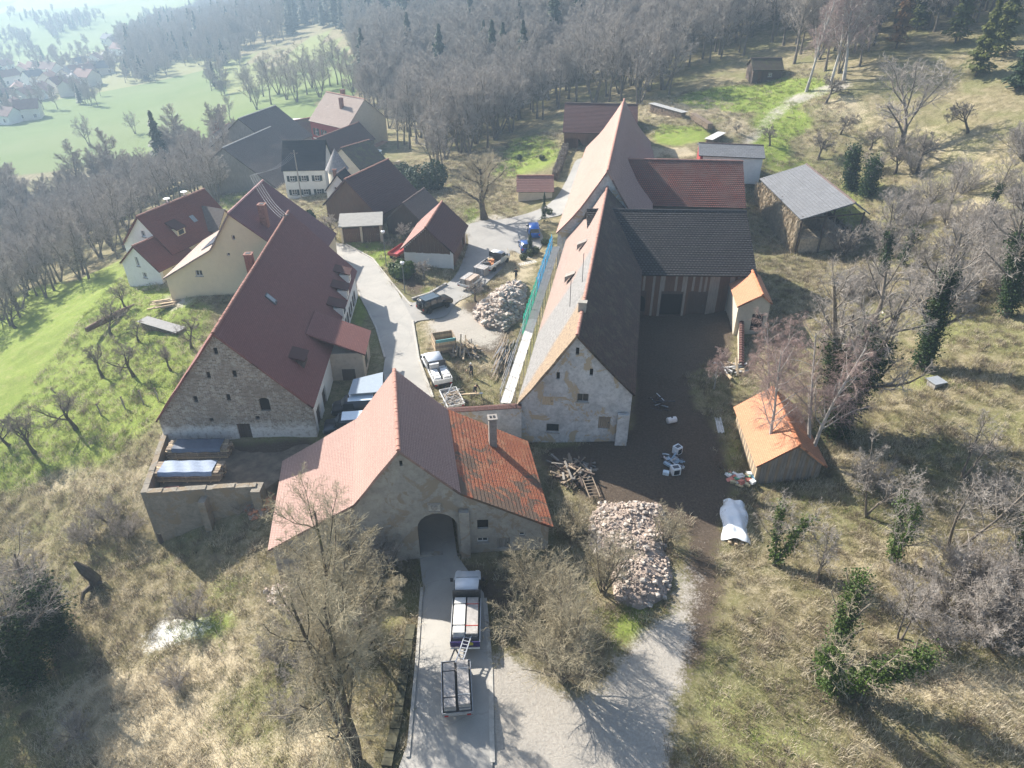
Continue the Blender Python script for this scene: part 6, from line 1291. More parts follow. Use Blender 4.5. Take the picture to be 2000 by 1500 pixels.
def children(r, pts, rad, spec):
    cnt, tmin, ang, asd, ratio, n, wig, trop, rr, rmin, tmax = spec
    B, m, _ = pts.shape; L = np.linalg.norm(np.diff(pts, axis=1), axis=2).sum(1)
    t = tmin+(tmax-tmin)*((np.arange(cnt)[None]+r.random((B, cnt)))/cnt); t = t.ravel(); pi = np.repeat(np.arange(B), cnt)
    f = t*(m-1); i = np.minimum(f.astype(int), m-2); u = (f-i)[:, None]
    pos = pts[pi, i]*(1-u)+pts[pi, i+1]*u; tan = norm(pts[pi, i+1]-pts[pi, i]); pr = rad[pi, i]*(1-u[:, 0])+rad[pi, i+1]*u[:, 0]
    ref = np.where(np.abs(tan[:, 2:3]) < .9, np.array([0, 0, 1.]), np.array([1., 0, 0])); a = norm(np.cross(tan, ref)); b = np.cross(tan, a)
    az = np.repeat(r.random(B)*6.28, cnt)+np.tile(np.arange(cnt)*2.4, B)+r.normal(0, .5, len(t)); th = np.radians(r.normal(ang, asd, len(t)))
    d = tan*np.cos(th)[:, None]+(a*np.cos(az)[:, None]+b*np.sin(az)[:, None])*np.sin(th)[:, None]
    ln = L[pi]*ratio*r.uniform(.6, 1.15, len(t))*(1.12-.55*(t-tmin)/max(1e-3, tmax-tmin+.001))
    p = poly_walk(r, pos, d, ln, n, wig, trop); r0 = np.maximum(pr*rr, rmin)
    rd = r0[:, None]*np.linspace(1, .38, n)[None]; return p, np.maximum(rd, rmin*.55)
# child spec: count, tmin, angle, sd, length ratio, points, wiggle, tropism, radius ratio, min radius, tmax
KINDS = {
 'forest': dict(stems=1, r0=.0155, tw=.05, ttrop=.05, n0=7, top=.93, spec=[(17, .28, 42, 9, .36, 5, .13, .13, .5, .022, .98), (7, .2, 40, 12, .5, 4, .15, .07, .6, .014, 1), (7, .12, 44, 14, .55, 3, .18, .04, .6, .011, 1), (5, .12, 44, 16, .62, 2, .2, .02, .7, .010, 1)]),
 'multi': dict(stems=3, r0=.013, tw=.07, ttrop=.05, n0=7, top=.9, spec=[(11, .28, 40, 10, .38, 5, .16, .12, .52, .02, .98), (7, .18, 42, 12, .5, 4, .16, .06, .6, .013, 1), (6, .12, 45, 14, .55, 3, .2, .03, .6, .010, 1), (4, .12, 44, 16, .62, 2, .22, .0, .7, .009, 1)]),
 'orchard': dict(stems=1, r0=.034, tw=.16, ttrop=.03, n0=6, top=.58, spec=[(8, .4, 55, 12, .8, 6, .22, .05, .62, .03, 1), (7, .2, 48, 15, .5, 5, .25, .06, .6, .018, 1), (7, .12, 50, 18, .52, 4, .28, .06, .6, .012, 1), (5, .12, 48, 18, .6, 2, .25, .06, .7, .009, 1)]),
 'oak': dict(stems=1, r0=.036, tw=.1, ttrop=.04, n0=6, top=.62, spec=[(11, .25, 52, 10, .85, 6, .17, .08, .56, .05, 1), (8, .2, 45, 14, .5, 5, .2, .06, .6, .025, 1), (7, .12, 46, 16, .54, 4, .22, .03, .6, .014, 1), (6, .1, 46, 16, .6, 3, .22, .02, .65, .010, 1)]),
 'shrub': dict(stems=9, r0=.010, tw=.12, ttrop=.06, n0=6, top=.85, spec=[(8, .15, 32, 10, .5, 4, .16, .1, .6, .012, 1), (7, .12, 36, 12, .52, 3, .2, .07, .65, .009, 1), (5, .12, 40, 14, .6, 2, .2, .03, .7, .008, 1)]),
 'birch': dict(stems=1, r0=.013, tw=.05, ttrop=.05, n0=7, top=.95, spec=[(17, .28, 38, 8, .3, 5, .12, .06, .45, .018, .98), (8, .2, 42, 12, .5, 4, .16, -.10, .55, .010, 1), (7, .12, 35, 12, .75, 4, .14, -.32, .6, .007, 1), (4, .1, 25, 12, .75, 3, .12, -.35, .7, .006, 1)]),
}
def make_tree(kind, h, seed, lean=(0, 0), thick=1.0, dens=1.0, stems=None, spread=.5, cut=0, rk=1.0):
    K = KINDS[kind]; r = np.random.default_rng(seed); ns = stems or K['stems']
    d = np.tile(np.array([lean[0], lean[1], 1.0]), (ns, 1))
    if ns > 1:
        az = np.arange(ns)*2.4+r.random()*6; sp = spread*r.uniform(.3, 1, ns); d[:, 0] += np.cos(az)*sp; d[:, 1] += np.sin(az)*sp
    st = np.zeros((ns, 3)); st[:, :2] = r.normal(0, .012*h if ns > 1 else 0, (ns, 2)); st[:, 2] = -.25
    L = np.full(ns, h*K['top'])*r.uniform(.8, 1.02, ns)
    p0 = poly_walk(r, st, norm(d), L, K['n0'], K['tw'], K['ttrop']); r0 = h*K['r0']*thick
    rad0 = np.repeat((r0*np.linspace(1, .25, K['n0']))[None], ns, 0); rad0[:, 0] *= 1.35
    lv = [(p0, rad0)]
    for i, s in enumerate(K['spec'][:len(K['spec'])-cut]):
        s = list(s); s[0] = max(1, int(round(s[0]*(dens if i else 1)))); s[9] *= rk if i else 1; lv.append(children(r, *lv[-1], s))
    g1 = [(lv[0][0], lv[0][1], 7), (lv[1][0], lv[1][1], 5)]
    g2 = [(p, q, 3) for p, q in lv[2:]]
    return tubes_mesh(g1, 'trunk'), tubes_mesh(g2, 'crown'), lv
def leaf_cloud(pts, n, spread, size, seed, name, up=.3):
    "small quads scattered round a set of points"
    r = np.random.default_rng(seed); c = pts[r.integers(0, len(pts), n)]+r.normal(0, 1, (n, 3))*spread
    d = norm(r.normal(0, 1, (n, 3))+np.array([0, 0, up])); ref = np.array([.3, .5, .8]); a = norm(np.cross(d, ref)); b = np.cross(d, a); s = size*r.uniform(.5, 1.2, (n, 1))
    V = np.stack([c-a*s, c-b*s*.7+a*s*.1, c+a*s, c+b*s*.7+a*s*.1], 1).reshape(-1, 3); F = np.arange(n*4).reshape(n, 4); return raw_mesh(V, F, name, False)
def barkm(name, col, col2, moss=None):
    m, t, b = newmat(name); b.inputs['Roughness'].default_value = .9; b.inputs['Specular IOR Level'].default_value = .12
    c = coords(t, 'Object'); n = noise(t, c, 1.1, 4, .7); x = ramp(t, n, [(.35, col), (.65, col2)])
    if moss: x = mixc(t, ramp(t, noise(t, c, .5, 3), [(.5, (0,0,0)), (.62, (.8,.8,.8))]), x, moss)
    t.links.new(x, b.inputs['Base Color']); return m
def leafm(name, col, col2, sc_=2.0):
    m, t, b = newmat(name); b.inputs['Roughness'].default_value = .6; b.inputs['Specular IOR Level'].default_value = .3
    c = coords(t, 'Object'); x = ramp(t, noise(t, c, sc_, 4, .7), [(.3, col), (.7, col2)]); t.links.new(x, b.inputs['Base Color'])
    tr = N(t, 'ShaderNodeBsdfTranslucent'); t.links.new(x, tr.inputs[0]); mx = N(t, 'ShaderNodeMixShader'); mx.inputs[0].default_value = .28
    t.links.new(b.outputs[0], mx.inputs[1]); t.links.new(tr.outputs[0], mx.inputs[2]); t.links.new(mx.outputs[0], t.nodes['Material Output'].inputs[0]); return m
M['bark'] = barkm('grey_bark', (.12, .10, .08), (.22, .19, .155)); M['bark_d'] = barkm('dark_orchard_bark', (.07, .058, .048), (.14, .118, .095), (.13, .125, .06))
M['twig'] = barkm('grey_twigs', (.27, .235, .205), (.42, .38, .335)); M['twig_y'] = barkm('yellowish_twigs', (.30, .26, .17), (.47, .41, .29)); M['twig_p'] = barkm('plum_birch_twigs', (.25, .175, .155), (.38, .29, .26)); M['twig_d'] = barkm('dark_twigs', (.17, .145, .12), (.28, .245, .205))
M['birch'] = barkm('birch_bark', (.30, .28, .25), (.52, .49, .45)); M['ivy'] = leafm('ivy_leaves', (.012, .03, .008), (.05, .088, .02)); M['ivy_l'] = leafm('bright_ivy_leaves', (.03, .062, .01), (.10, .15, .03)); M['conifer'] = leafm('conifer_needles', (.012, .028, .012), (.04, .07, .025)); M['conifer_y'] = leafm('yellow_green_needles', (.06, .075, .015), (.14, .15, .035)); M['box'] = leafm('box_leaves', (.03, .05, .012), (.075, .10, .03)); M['larch'] = leafm('russet_larch', (.22, .12, .05), (.34, .20, .09))
MESHES = {}
def variant(key, kind, h, seed, **k):
    if key not in MESHES: MESHES[key] = make_tree(kind, h, seed, **k)
    return MESHES[key]
BARKS = dict(forest=('bark', 'twig'), multi=('bark', 'twig'), orchard=('bark_d', 'twig_d'), oak=('bark_d', 'twig'), shrub=('bark', 'twig_y'), birch=('birch', 'twig_p'))
def plant_tree(name, label, cat, loc, kind, key, h0, seed, h=None, rz=None, group=None, mats=None, ivy=None, **k):
    k.setdefault('rk', max(1.0, min(1.9, math.hypot(loc[0], loc[1])/62)))
    tm, cm, lv = variant(key, kind, h0, seed, **k); bm_, tw_ = mats or BARKS[kind]
    t = thing(name, label, cat, loc, random.random()*6.28 if rz is None else rz, group); s = (h or h0)/h0; t.scale = (s, s, s*random.uniform(.94, 1.06))
    mesh_obj('trunk', tm, M[bm_], t); mesh_obj('crown', cm, M[tw_], t)
    if ivy:
        n, spread, size, zmax, mt, which = ivy; src = np.concatenate([p.reshape(-1, 3) if j == 0 else p[:, :max(2, int(p.shape[1]*.7))].reshape(-1, 3) for j, (p, _) in enumerate(lv[:which])])
        a = lv[0][0]; dn = np.concatenate([a[:, :-1]*(1-u)+a[:, 1:]*u for u in np.linspace(0, 1, 8)], 1).reshape(-1, 3); al = [dn]*2
        if which > 1: a = lv[1][0]; al.append(np.concatenate([a[:, :-2]*(1-u)+a[:, 1:-1]*u for u in np.linspace(0, 1, 4)], 1).reshape(-1, 3))
        src = np.concatenate(al); src = src[(src[:, 2] < zmax*h0) & (src[:, 2] > .4)]
        mesh_obj('ivy', leaf_cloud(src, n, spread, size, seed+5, 'ivy'), M[mt], t)
    return t
def gtree(px, py, *a, **k): return None
# --- woodland
woods = [[(-60,680),(0,655),(240,515),(262,450),(330,400),(430,400),(480,335),(470,310),(300,372),(150,425),(-120,455)],
         [(735,300),(790,345),(850,360),(890,330),(960,290),(1090,222),(1180,212),(1300,202),(1480,168),(1560,150),(1700,150),(1790,60),(2010,90),(2100,-20),(2000,-140),(560,-140),(600,40),(690,70),(712,190)],
         [(250,140),(300,120),(440,112),(560,80),(600,40),(560,-140),(330,-60),(300,60),(240,80)]]
def scatter_wood(poly, box, sp, seed):
    r = np.random.default_rng(seed); x0, x1, y0, y1 = box; nx = int((x1-x0)/sp); ny = int((y1-y0)/sp)
    X, Y = np.meshgrid(x0+sp*(np.arange(nx)+.5), y0+sp*(np.arange(ny)+.5)); X = X.ravel()+r.uniform(-.45, .45, nx*ny)*sp; Y = Y.ravel()+r.uniform(-.45, .45, nx*ny)*sp
    Z = H(X, Y); px_, py_ = proj(X, Y, Z); k = inpoly(px_+r.normal(0, 6, len(X)), py_+r.normal(0, 4, len(X)), poly) & (Y > 30); return np.stack([X[k], Y[k], Z[k]], 1)
FV = [('forest', 'wf%d' % i, 15, 100+i) for i in range(5)]+[('multi', 'wm%d' % i, 13, 140+i) for i in range(3)]
wl = scatter_wood(woods[0], (-150, -25, 70, 260), 4.9, 1); wc = scatter_wood(woods[1], (-75, 110, 140, 270), 4.9, 2); wc2 = scatter_wood(woods[1], (-140, 330, 270, 620), 7.0, 3); wf = scatter_wood(woods[2], (-330, -40, 260, 900), 8.0, 4)
# keep clear of buildings
def clear(a, boxes):
    k = np.ones(len(a), bool)
    for x0, x1, y0, y1 in boxes: k &= ~((a[:, 0] > x0) & (a[:, 0] < x1) & (a[:, 1] > y0) & (a[:, 1] < y1))
    return a[k]
BX = [(-62, -40, 92, 116), (-48, -20, 80, 112), (-52, -18, 120, 172), (-75, -28, 172, 215), (-95, -45, 150, 200), (5, 60, 90, 163), (8, 30, 138, 160), (36, 60, 150, 180)]
wl = clear(wl, BX[:3]); wc = clear(wc, BX)
def by_dist(a): return a[np.argsort(np.hypot(a[:, 0], a[:, 1]))]
wl, wc = by_dist(wl), by_dist(wc)
for i, p in enumerate(wl[:150]):
    kd, key, h0, sd = FV[random.randrange(8)]
    plant_tree('woodland_tree', 'bare grey tree in the wood on the slope below the farm', 'tree', p, kd, key, h0, sd, h=random.uniform(9, 14), group='trees of the slope wood')
for i, p in enumerate(wc[:175]):
    kd, key, h0, sd = FV[random.randrange(8)]
    plant_tree('forest_tree', 'bare tree in the hillside forest behind the farm', 'tree', p, kd, key, h0, sd, h=random.uniform(13, 19), group='trees of the hillside forest', ivy=None)
# far masses as one instanced object
src_col = bpy.data.collections.new('far_tree_sources')
def src_obj(name, tm, cm, m1, m2):
    bm = bmesh.new(); bm.from_mesh(tm); nf = len(bm.faces); bm.from_mesh(cm); bm.faces.ensure_lookup_table()
    for f in bm.faces[nf:]: f.material_index = 1
    me = bpy.data.meshes.new(name); bm.to_mesh(me); bm.free(); me.materials.append(m1); me.materials.append(m2); o = bpy.data.objects.new(name, me); return o
for i, (kd, key, h0, sd) in enumerate(FV[:4]+FV[5:7]):
    tm, cm, _ = variant(key+'far', kd, h0, sd, cut=1, dens=1.9, rk=3.2); o = src_obj('a%d_far_bare' % i, tm, cm, M['bark'], M['twig']); src_col.objects.link(o)
def conifer_mesh(h, r_, n, seed, name, size=.35):
    r = np.random.default_rng(seed); t = r.random(n)**.7; z = h*(.08+.92*t); rr = r_*(1-t)**.85*r.uniform(.35, 1.05, n)*(.8+.35*np.sin(z*3.3)); az = r.random(n)*6.283
    c = np.stack([np.cos(az)*rr, np.sin(az)*rr, z-rr*.25], 1); out = np.stack([np.cos(az), np.sin(az), np.full(n, -.45)], 1); side = np.stack([-np.sin(az), np.cos(az), np.zeros(n)], 1)+r.normal(0, .3, (n, 3)); s = size*r.uniform(.6, 1.3, (n, 1))*(1.1-t[:, None]*.6)
    out = norm(out+r.normal(0, .25, (n, 3))); side = norm(side); V = np.stack([c-out*s*.5, c+side*s*.55, c+out*s, c-side*s*.55], 1).reshape(-1, 3); return raw_mesh(V, np.arange(n*4).reshape(n, 4), name, False)
cmsh = conifer_mesh(16, 2.9, 2600, 5, 'a7_conifer', .8)
def trunk_mesh(h, r_):
    return tubes_mesh([(np.array([[[0, 0, -.4], [0, 0, h*.5], [0, 0, h*.97]]]), np.array([[r_, r_*.6, .02]]), 7)], 'trunk')
tcm = trunk_mesh(16, .22); o = src_obj('a7_conifer', tcm, cmsh, M['bark_d'], M['conifer']); src_col.objects.link(o)
def instancer(name, pts, pick, scale, rotz, coll, label, cat):
    me = bpy.data.meshes.new(name); me.vertices.add(len(pts)); me.vertices.foreach_set('co', pts.ravel().astype(np.float32))
    for nm, ty, fld, dat in (('pick', 'INT', 'value', pick.astype(np.int32)), ('sc', 'FLOAT', 'value', scale.astype(np.float32)), ('rz', 'FLOAT', 'value', rotz.astype(np.float32))):
        a = me.attributes.new(nm, ty, 'POINT'); a.data.foreach_set(fld, dat)
    o = mesh_obj(name, me); ng = bpy.data.node_groups.new(name, 'GeometryNodeTree'); ng.interface.new_socket('Geometry', in_out='INPUT', socket_type='NodeSocketGeometry'); ng.interface.new_socket('Geometry', in_out='OUTPUT', socket_type='NodeSocketGeometry')
    gi = ng.nodes.new('NodeGroupInput'); go = ng.nodes.new('NodeGroupOutput'); ip = ng.nodes.new('GeometryNodeInstanceOnPoints'); ci_ = ng.nodes.new('GeometryNodeCollectionInfo')
    ci_.inputs[0].default_value = coll; ci_.inputs[1].default_value = True; ci_.inputs[2].default_value = True; ci_.transform_space = 'ORIGINAL'
    def na(nm, ty): n = ng.nodes.new('GeometryNodeInputNamedAttribute'); n.data_type = ty; n.inputs[0].default_value = nm; return n.outputs[0]
    L = ng.links.new; L(gi.outputs[0], ip.inputs['Points']); L(ci_.outputs[0], ip.inputs['Instance']); ip.inputs['Pick Instance'].default_value = True
    L(na('pick', 'INT'), ip.inputs['Instance Index']); cx = ng.nodes.new('ShaderNodeCombineXYZ'); L(na('rz', 'FLOAT'), cx.inputs[2]); L(cx.outputs[0], ip.inputs['Rotation']); cs = ng.nodes.new('ShaderNodeCombineXYZ'); s_ = na('sc', 'FLOAT')
    for k in range(3): L(s_, cs.inputs[k])
    L(cs.outputs[0], ip.inputs['Scale']); L(ip.outputs[0], go.inputs[0]); md = o.modifiers.new('scatter', 'NODES'); md.node_group = ng
    tag(o, label, cat, kind='stuff'); return o
rest = np.concatenate([wl[150:], wc[175:], wc2, wf]); r = np.random.default_rng(9)
pk = r.integers(0, 6, len(rest)); pxr, pyr = proj(*rest.T)
con = ((pxr < 860) & (pyr < 75) & (pxr > 560) & (r.random(len(rest)) < .8)) | ((pxr > 1700) & (r.random(len(rest)) < .3)) | (r.random(len(rest)) < .05); pk[con] = 6
instancer('far_woodland', rest, pk, r.uniform(.85, 1.3, len(rest)), r.random(len(rest))*6.28, src_col, 'mass of bare and evergreen forest beyond the nearer trees', 'forest')
# ------------------------------------------------------------------ single trees, shrubs, hedges, village, ground cover
def T(px, py, name, label, kind, h, seed, cat='tree', key=None, **k):
    q = G(px, py); return plant_tree(name, label, cat, q, kind, key or ('h%d' % seed), h, seed, **k)
# big foreground tree
plant_tree('foreground_tree', 'tall bare tree in the bottom foreground left of the road', 'tree', (-9.6, 24.0, hz(-9.6, 24)), 'multi', 'fg1', 17.5, 301, rz=.6, stems=3, spread=.26, lean=(-.05, .12), dens=1.55, thick=1.0, rk=1.0, mats=('bark_d', 'twig_y'))
plant_tree('foreground_tree', 'bare lichen-grey tree before the gatehouse left wall', 'tree', G(712, 1262), 'multi', 'fg2', 11.5, 309, rz=2.1, stems=4, spread=.32, dens=1.45, rk=1.0, mats=('bark_d', 'twig_y'))
T(1095, 1330, 'hazel_clump', 'large bare multi-stem clump right of the flatbed truck', 'shrub', 9.0, 302, cat='shrub', stems=13, spread=.55, dens=1.5, mats=('bark', 'twig_y'))
T(1060, 1200, 'hazel_clump', 'bare thicket clump close to the gatehouse annex', 'shrub', 7.0, 303, cat='shrub', stems=10, spread=.6, dens=1.4)
T(1178, 1160, 'willow_shrub', 'yellowish willow shrub left of the brick rubble heap', 'shrub', 6.6, 304, cat='shrub', stems=9, spread=.4, dens=1.1)
T(1298, 1062, 'willow_shrub', 'small yellowish shrub right of the brick rubble heap', 'shrub', 4.2, 305, cat='shrub', stems=7, spread=.5)
T(1120, 1045, 'willow_shrub', 'low twiggy shrub above the brick rubble heap', 'shrub', 3.5, 306, cat='shrub', stems=8, spread=.7)
# right-hand hero trees
plant_tree('ivy_tree', 'leaning double-trunk tree wrapped in dark ivy at mid right', 'tree', G(1625, 850), 'multi', 'iv1', 19, 311, rz=.2, stems=3, spread=.45, dens=1.2, thick=1.9, mats=('bark', 'twig'), ivy=(15000, .55, .13, .55, 'ivy', 1))
plant_tree('ivy_tree', 'upright ivy-clad tree behind the well cover', 'tree', G(1800, 720), 'forest', 'iv2', 16, 312, rz=1.0, lean=(.08, .05), thick=1.9, ivy=(10000, .45, .13, .62, 'ivy', 1))
plant_tree('ivy_tree', 'ivy-clad tree at the far right edge of the slope', 'tree', G(1965, 620), 'forest', 'iv3', 15, 313, thick=1.7, ivy=(7000, .45, .13, .6, 'ivy', 1))
plant_tree('ivy_stump_tree', 'low spreading tree smothered in bright ivy at lower right', 'tree', G(1618, 1335), 'multi', 'iv4', 8.5, 314, rz=-.3, stems=3, spread=1.1, thick=2.2, lean=(.35, .25), dens=.8, mats=('bark', 'twig_y'), ivy=(13000, .36, .1, .62, 'ivy_l', 1))
for a, b, h, sd, lab in ((1512,1105,7.5,315,'slim ivy-wrapped pole tree near the tarpaulin'), (1738,1095,9,316,'ivy-wrapped slim tree between the lower right saplings'), (1850,1078,10,317,'crooked bare tree right of the ivy-wrapped slim tree'), (1975,1085,9,318,'bare tree with ivy foot at the right frame edge'), (1590,1140,6,319,'thin bare sapling beside the orange shed shadow'), (1690,1010,8,320,'bare sapling behind the lower right ivy'), (1880,930,8,321,'bare sapling on the right slope below the well cover'), (1760,1250,6,322,'low bare shrub tree right of the bright ivy tree'), (1890,1230,6.5,323,'pale twiggy tree in the dark hollow lower right')):
    plant_tree('slope_tree', lab, 'tree', G(a, b), 'multi', 'sl%d' % sd, h, sd, stems=2, spread=.35, dens=.8, ivy=(1600, .22, .12, .7, 'ivy_l', 1) if sd in (315, 316, 318) else None)
# birches by the orange shed
for a, b, h, sd, lab in ((1497,905,14,331,'slender birch in front of the orange shed roof'), (1575,900,15,332,'slender birch rising behind the orange shed ridge'), (1500,800,12,333,'drooping plum-twigged birch beside the ruined wall'), (1395,760,7,334,'low weeping birch at the edge of the barn shadow')):
    plant_tree('birch_tree', lab, 'tree', G(a, b), 'birch', 'bi%d' % sd, h, sd, dens=1.15, stems=2 if sd in (332, 333) else 1, spread=.2)
# upper right
plant_tree('spreading_tree', 'broad many-branched tree on the upper right meadow', 'tree', G(1758, 300), 'oak', 'ur1', 20, 341, rz=.5, thick=.7, mats=('bark', 'twig'))
for a, b, h, sd, lab in ((1575,178,21,342,'leftmost tall birch at the top meadow edge'), (1622,166,22,343,'middle tall birch at the top meadow edge'), (1648,158,23,344,'rightmost tall birch at the top meadow edge')): plant_tree('birch_tree', lab, 'tree', G(a, b), 'birch', 'bt%d' % sd, h, sd)
for a, b, h, sd, lab in ((1612,205,8,345,'dark crooked fruit tree beside the rutted track'), (1503,285,6,346,'small bare fruit tree at the lower track end'), (1597,315,7.5,347,'bare fruit tree above the hay shelter'), (1642,262,6,348,'bare fruit tree in the meadow behind the hay shelter'), (1748,338,7,349,'bare fruit tree left of the forked trunk'), (1793,335,9,350,'forked dark fruit tree on the right slope'), (1890,262,7.5,351,'rounded fruit tree high on the right slope'), (1700,290,6,352,'slim bare fruit tree below the spreading tree'), (1440,262,3.0,353,'small rounded shrub beside the rutted track')):
    plant_tree('fruit_tree', lab, 'tree', G(a, b), 'orchard', 'or%d' % (sd % 3), 6, 400+sd % 3, h=h)
for a, b, h, sd, lab in ((1660,372,8.5,361,'dark ivy column tree behind the hay shelter'), (1692,385,7.5,362,'bushy ivy column tree right of the dark one')):
    plant_tree('ivy_column', lab, 'tree', G(a, b), 'forest', 'ic%d' % sd, h, sd, thick=2.2, dens=.6, ivy=(3800, .55, .2, .98, 'ivy', 1))
# thicket on the right slope: individual bushes
r = np.random.default_rng(77); k_ = 0
for i in range(46):
    a = r.uniform(1590, 2000); b = r.uniform(430, 620) if i < 30 else r.uniform(300, 420)
    if a < 1690 and b < 470: continue
    plant_tree('bramble_bush', 'tangled grey bush in the thicket on the right slope', 'bush', G(a, b), 'shrub', 'br%d' % (i % 4), 5, 500+i % 4, h=r.uniform(3.5, 6.5), group='bushes of the right thicket', cut=0, stems=11, spread=.9, mats=('bark', 'twig'))
for i, (a, b) in enumerate(((1720,545),(1880,560),(1930,420),(1850,430),(1760,520),(1985,500))):
    plant_tree('thicket_tree', 'bare tree standing in the right slope thicket', 'tree', G(a, b), 'forest', FV[i % 5][1], 15, FV[i % 5][3], h=random.uniform(9, 13), group='trees of the right thicket', ivy=(1500, .4, .18, .5, 'ivy', 1) if i % 2 == 0 else None)
def conifer_tree(label, px, py, h, r_, mt, seed, name='conifer_tree'):
    q = G(px, py); t = thing(name, label, 'tree', q, random.random()*6); mesh_obj('trunk', trunk_mesh(h, .2), M['bark_d'], t); mesh_obj('crown', conifer_mesh(h, r_, 3600, seed, 'crown', .5), M[mt], t)
for a, b, h, r_, mt, lab in ((1905,150,13,2.6,'conifer_y','yellow-green conifer lowest on the upper right slope'), (1945,110,15,3.0,'conifer_y','tall yellow-green conifer near the top right corner'), (1865,85,14,2.6,'conifer_y','yellow-green conifer left of the tall one at top right'), (1985,180,12,2.6,'conifer','dark conifer at the upper right frame edge'), (1750,95,17,1.9,'larch','russet larch standing out at the top right wood edge'), (1790,60,15,2.4,'conifer_y','pale green conifer behind the russet larch'), (1700,60,17,2.2,'conifer','dark spruce left of the russet larch')): conifer_tree(lab, a, b, h, r_, mt, a)
for i, (a, b, h) in enumerate(((1850,1200,4.5),(1900,1170,5),(1950,1200,5),(1985,1150,5),(1930,1260,4.5),(1980,1240,5),(1870,1130,4),(1820,1250,4),(1780,1180,3.5),(1940,1000,4),(1700,960,3.5))):
    plant_tree('hollow_bush', 'dense dark bush crowding the hollow at the lower right', 'bush', G(a, b), 'shrub', 'br%d' % (i % 4), 5, 500+i % 4, h=h, group='bushes of the lower right hollow', stems=11, spread=.9, mats=('bark_d', 'twig_d'))
# oak and garden plants in the middle
plant_tree('oak_tree', 'broad bare oak beside the yard paving', 'tree', G(946, 428), 'oak', 'oak1', 16.5, 371, rz=1.1, dens=1.15, mats=('bark_d', 'twig_y'))
def cone_shrub(name, label, px, py, h, r_, n, mt, seed, cat='shrub', size=.16):
    q = G(px, py); t = thing(name, label, cat, q, random.random()*6); mesh_obj('trunk', trunk_mesh(h, .06), M['bark_d'], t); mesh_obj('foliage', conifer_mesh(h, r_, n, seed, 'foliage', size), M[mt], t); return t
cone_shrub('cypress', 'slim dark cypress at the top of the yard by the drive', 1062, 433, 5.0, .75, 1800, 'conifer', 1); cone_shrub('cypress', 'clipped cypress cone beside the blue hatchback', 1035, 497, 3.6, .75, 1600, 'conifer', 2)
def ball(name, label, px, py, rx, rz_, n, mt, seed, size=.1, group=None, dz=0, cat='shrub'):
    q = G(px, py); r = np.random.default_rng(seed); t = thing(name, label, cat, q, 0, group); d = norm(r.normal(0, 1, (n, 3))); rr = r.uniform(.6, 1.05, (n, 1))**.5; c = d*rr*np.array([rx, rx, rz_])+np.array([0, 0, rz_*.85]); c = c*(1+.18*np.sin(d[:, :1]*7+d[:, 1:2]*5)); s = size*r.uniform(.6, 1.3, (n, 1)); nrm_ = norm(d+r.normal(0, .5, (n, 3))); a = norm(np.cross(nrm_, np.array([.2, .4, .9]))); b = np.cross(nrm_, a)
    V = np.stack([c-a*s, c-b*s*.8, c+a*s, c+b*s*.8], 1).reshape(-1, 3); mesh_obj('foliage', raw_mesh(V, np.arange(n*4).reshape(n, 4), 'foliage', False), M[mt], t); mesh_obj('stem', trunk_mesh(rz_, .05), M['bark_d'], t); return t
for a, b, lab in ((1022,508,'round box bush beside the slatted frame'), (1036,501,'round box bush at the cypress foot'), (1046,494,'small round box bush right of the cypress'), (1072,418,'round box bush at the drive bend'), (1064,478,'small box bush above the barn scaffold'), (1014,312,'round clipped bush in the walled garden'), (1058,312,'tiny clipped bush in the walled garden')): ball('box_bush', lab, a, b, .55, .5, 500, 'box', a+b)
for a, b, rx, hh, lab in ((818,375,2.6,2.4,'dense evergreen shrub left of the oak'), (850,368,2.2,2.6,'evergreen shrub touching the oak crown'), (790,360,2.0,2.0,'evergreen shrub behind the slate shed'), (587,440,2.2,1.3,'dark conifer shrub below the white house yard'), (785,540,1.8,1.1,'low spreading juniper near the red cart'), (905,445,.0,0,'')):
    if rx: ball('evergreen_shrub', lab, a, b, rx, hh, 3000, 'conifer' if a != 785 else 'ivy_l', a, .2)
# low hedge along the drive
q0, q1 = G(1084, 352), G(1104, 296); t = thing('hedge', 'clipped brown hedge along the rising drive', 'hedge', q0, math.atan2(q1.y-q0.y, q1.x-q0.x)); L_ = (q1-q0).length; r = np.random.default_rng(5); n = 7000; c = np.stack([r.uniform(0, L_, n), r.uniform(-.55, .55, n), r.uniform(0, 1.5, n)], 1); f = r.integers(0, 3, n); c[f == 0, 1] = np.sign(c[f == 0, 1])*.55; c[f == 1, 2] = 1.5
c[:, 2] += (q1.z-q0.z)*c[:, 0]/L_; mesh_obj('foliage', leaf_cloud(c, n, .06, .12, 3, 'foliage'), M['twig_d'], t); MB().box(0, L_, -.4, .4, -.2, 1.2).build('core', M['plank_dark'], t)
for a, b, h, sd, lab in ((830,545,4.5,381,'small bare tree before the timber barn'), (930,590,4.5,382,'small bare tree beside the pallet trailer'), (655,470,7,383,'bare tree before the brown farmhouse'), (790,475,5,384,'bare tree beside the slate shed'), (740,470,3,385,'pruned bare tree near the carport')): plant_tree('yard_tree', lab, 'tree', G(a, b), 'orchard', 'yo%d' % (sd % 2), 5, 600+sd % 2, h=h, mats=('bark_d', 'twig'))
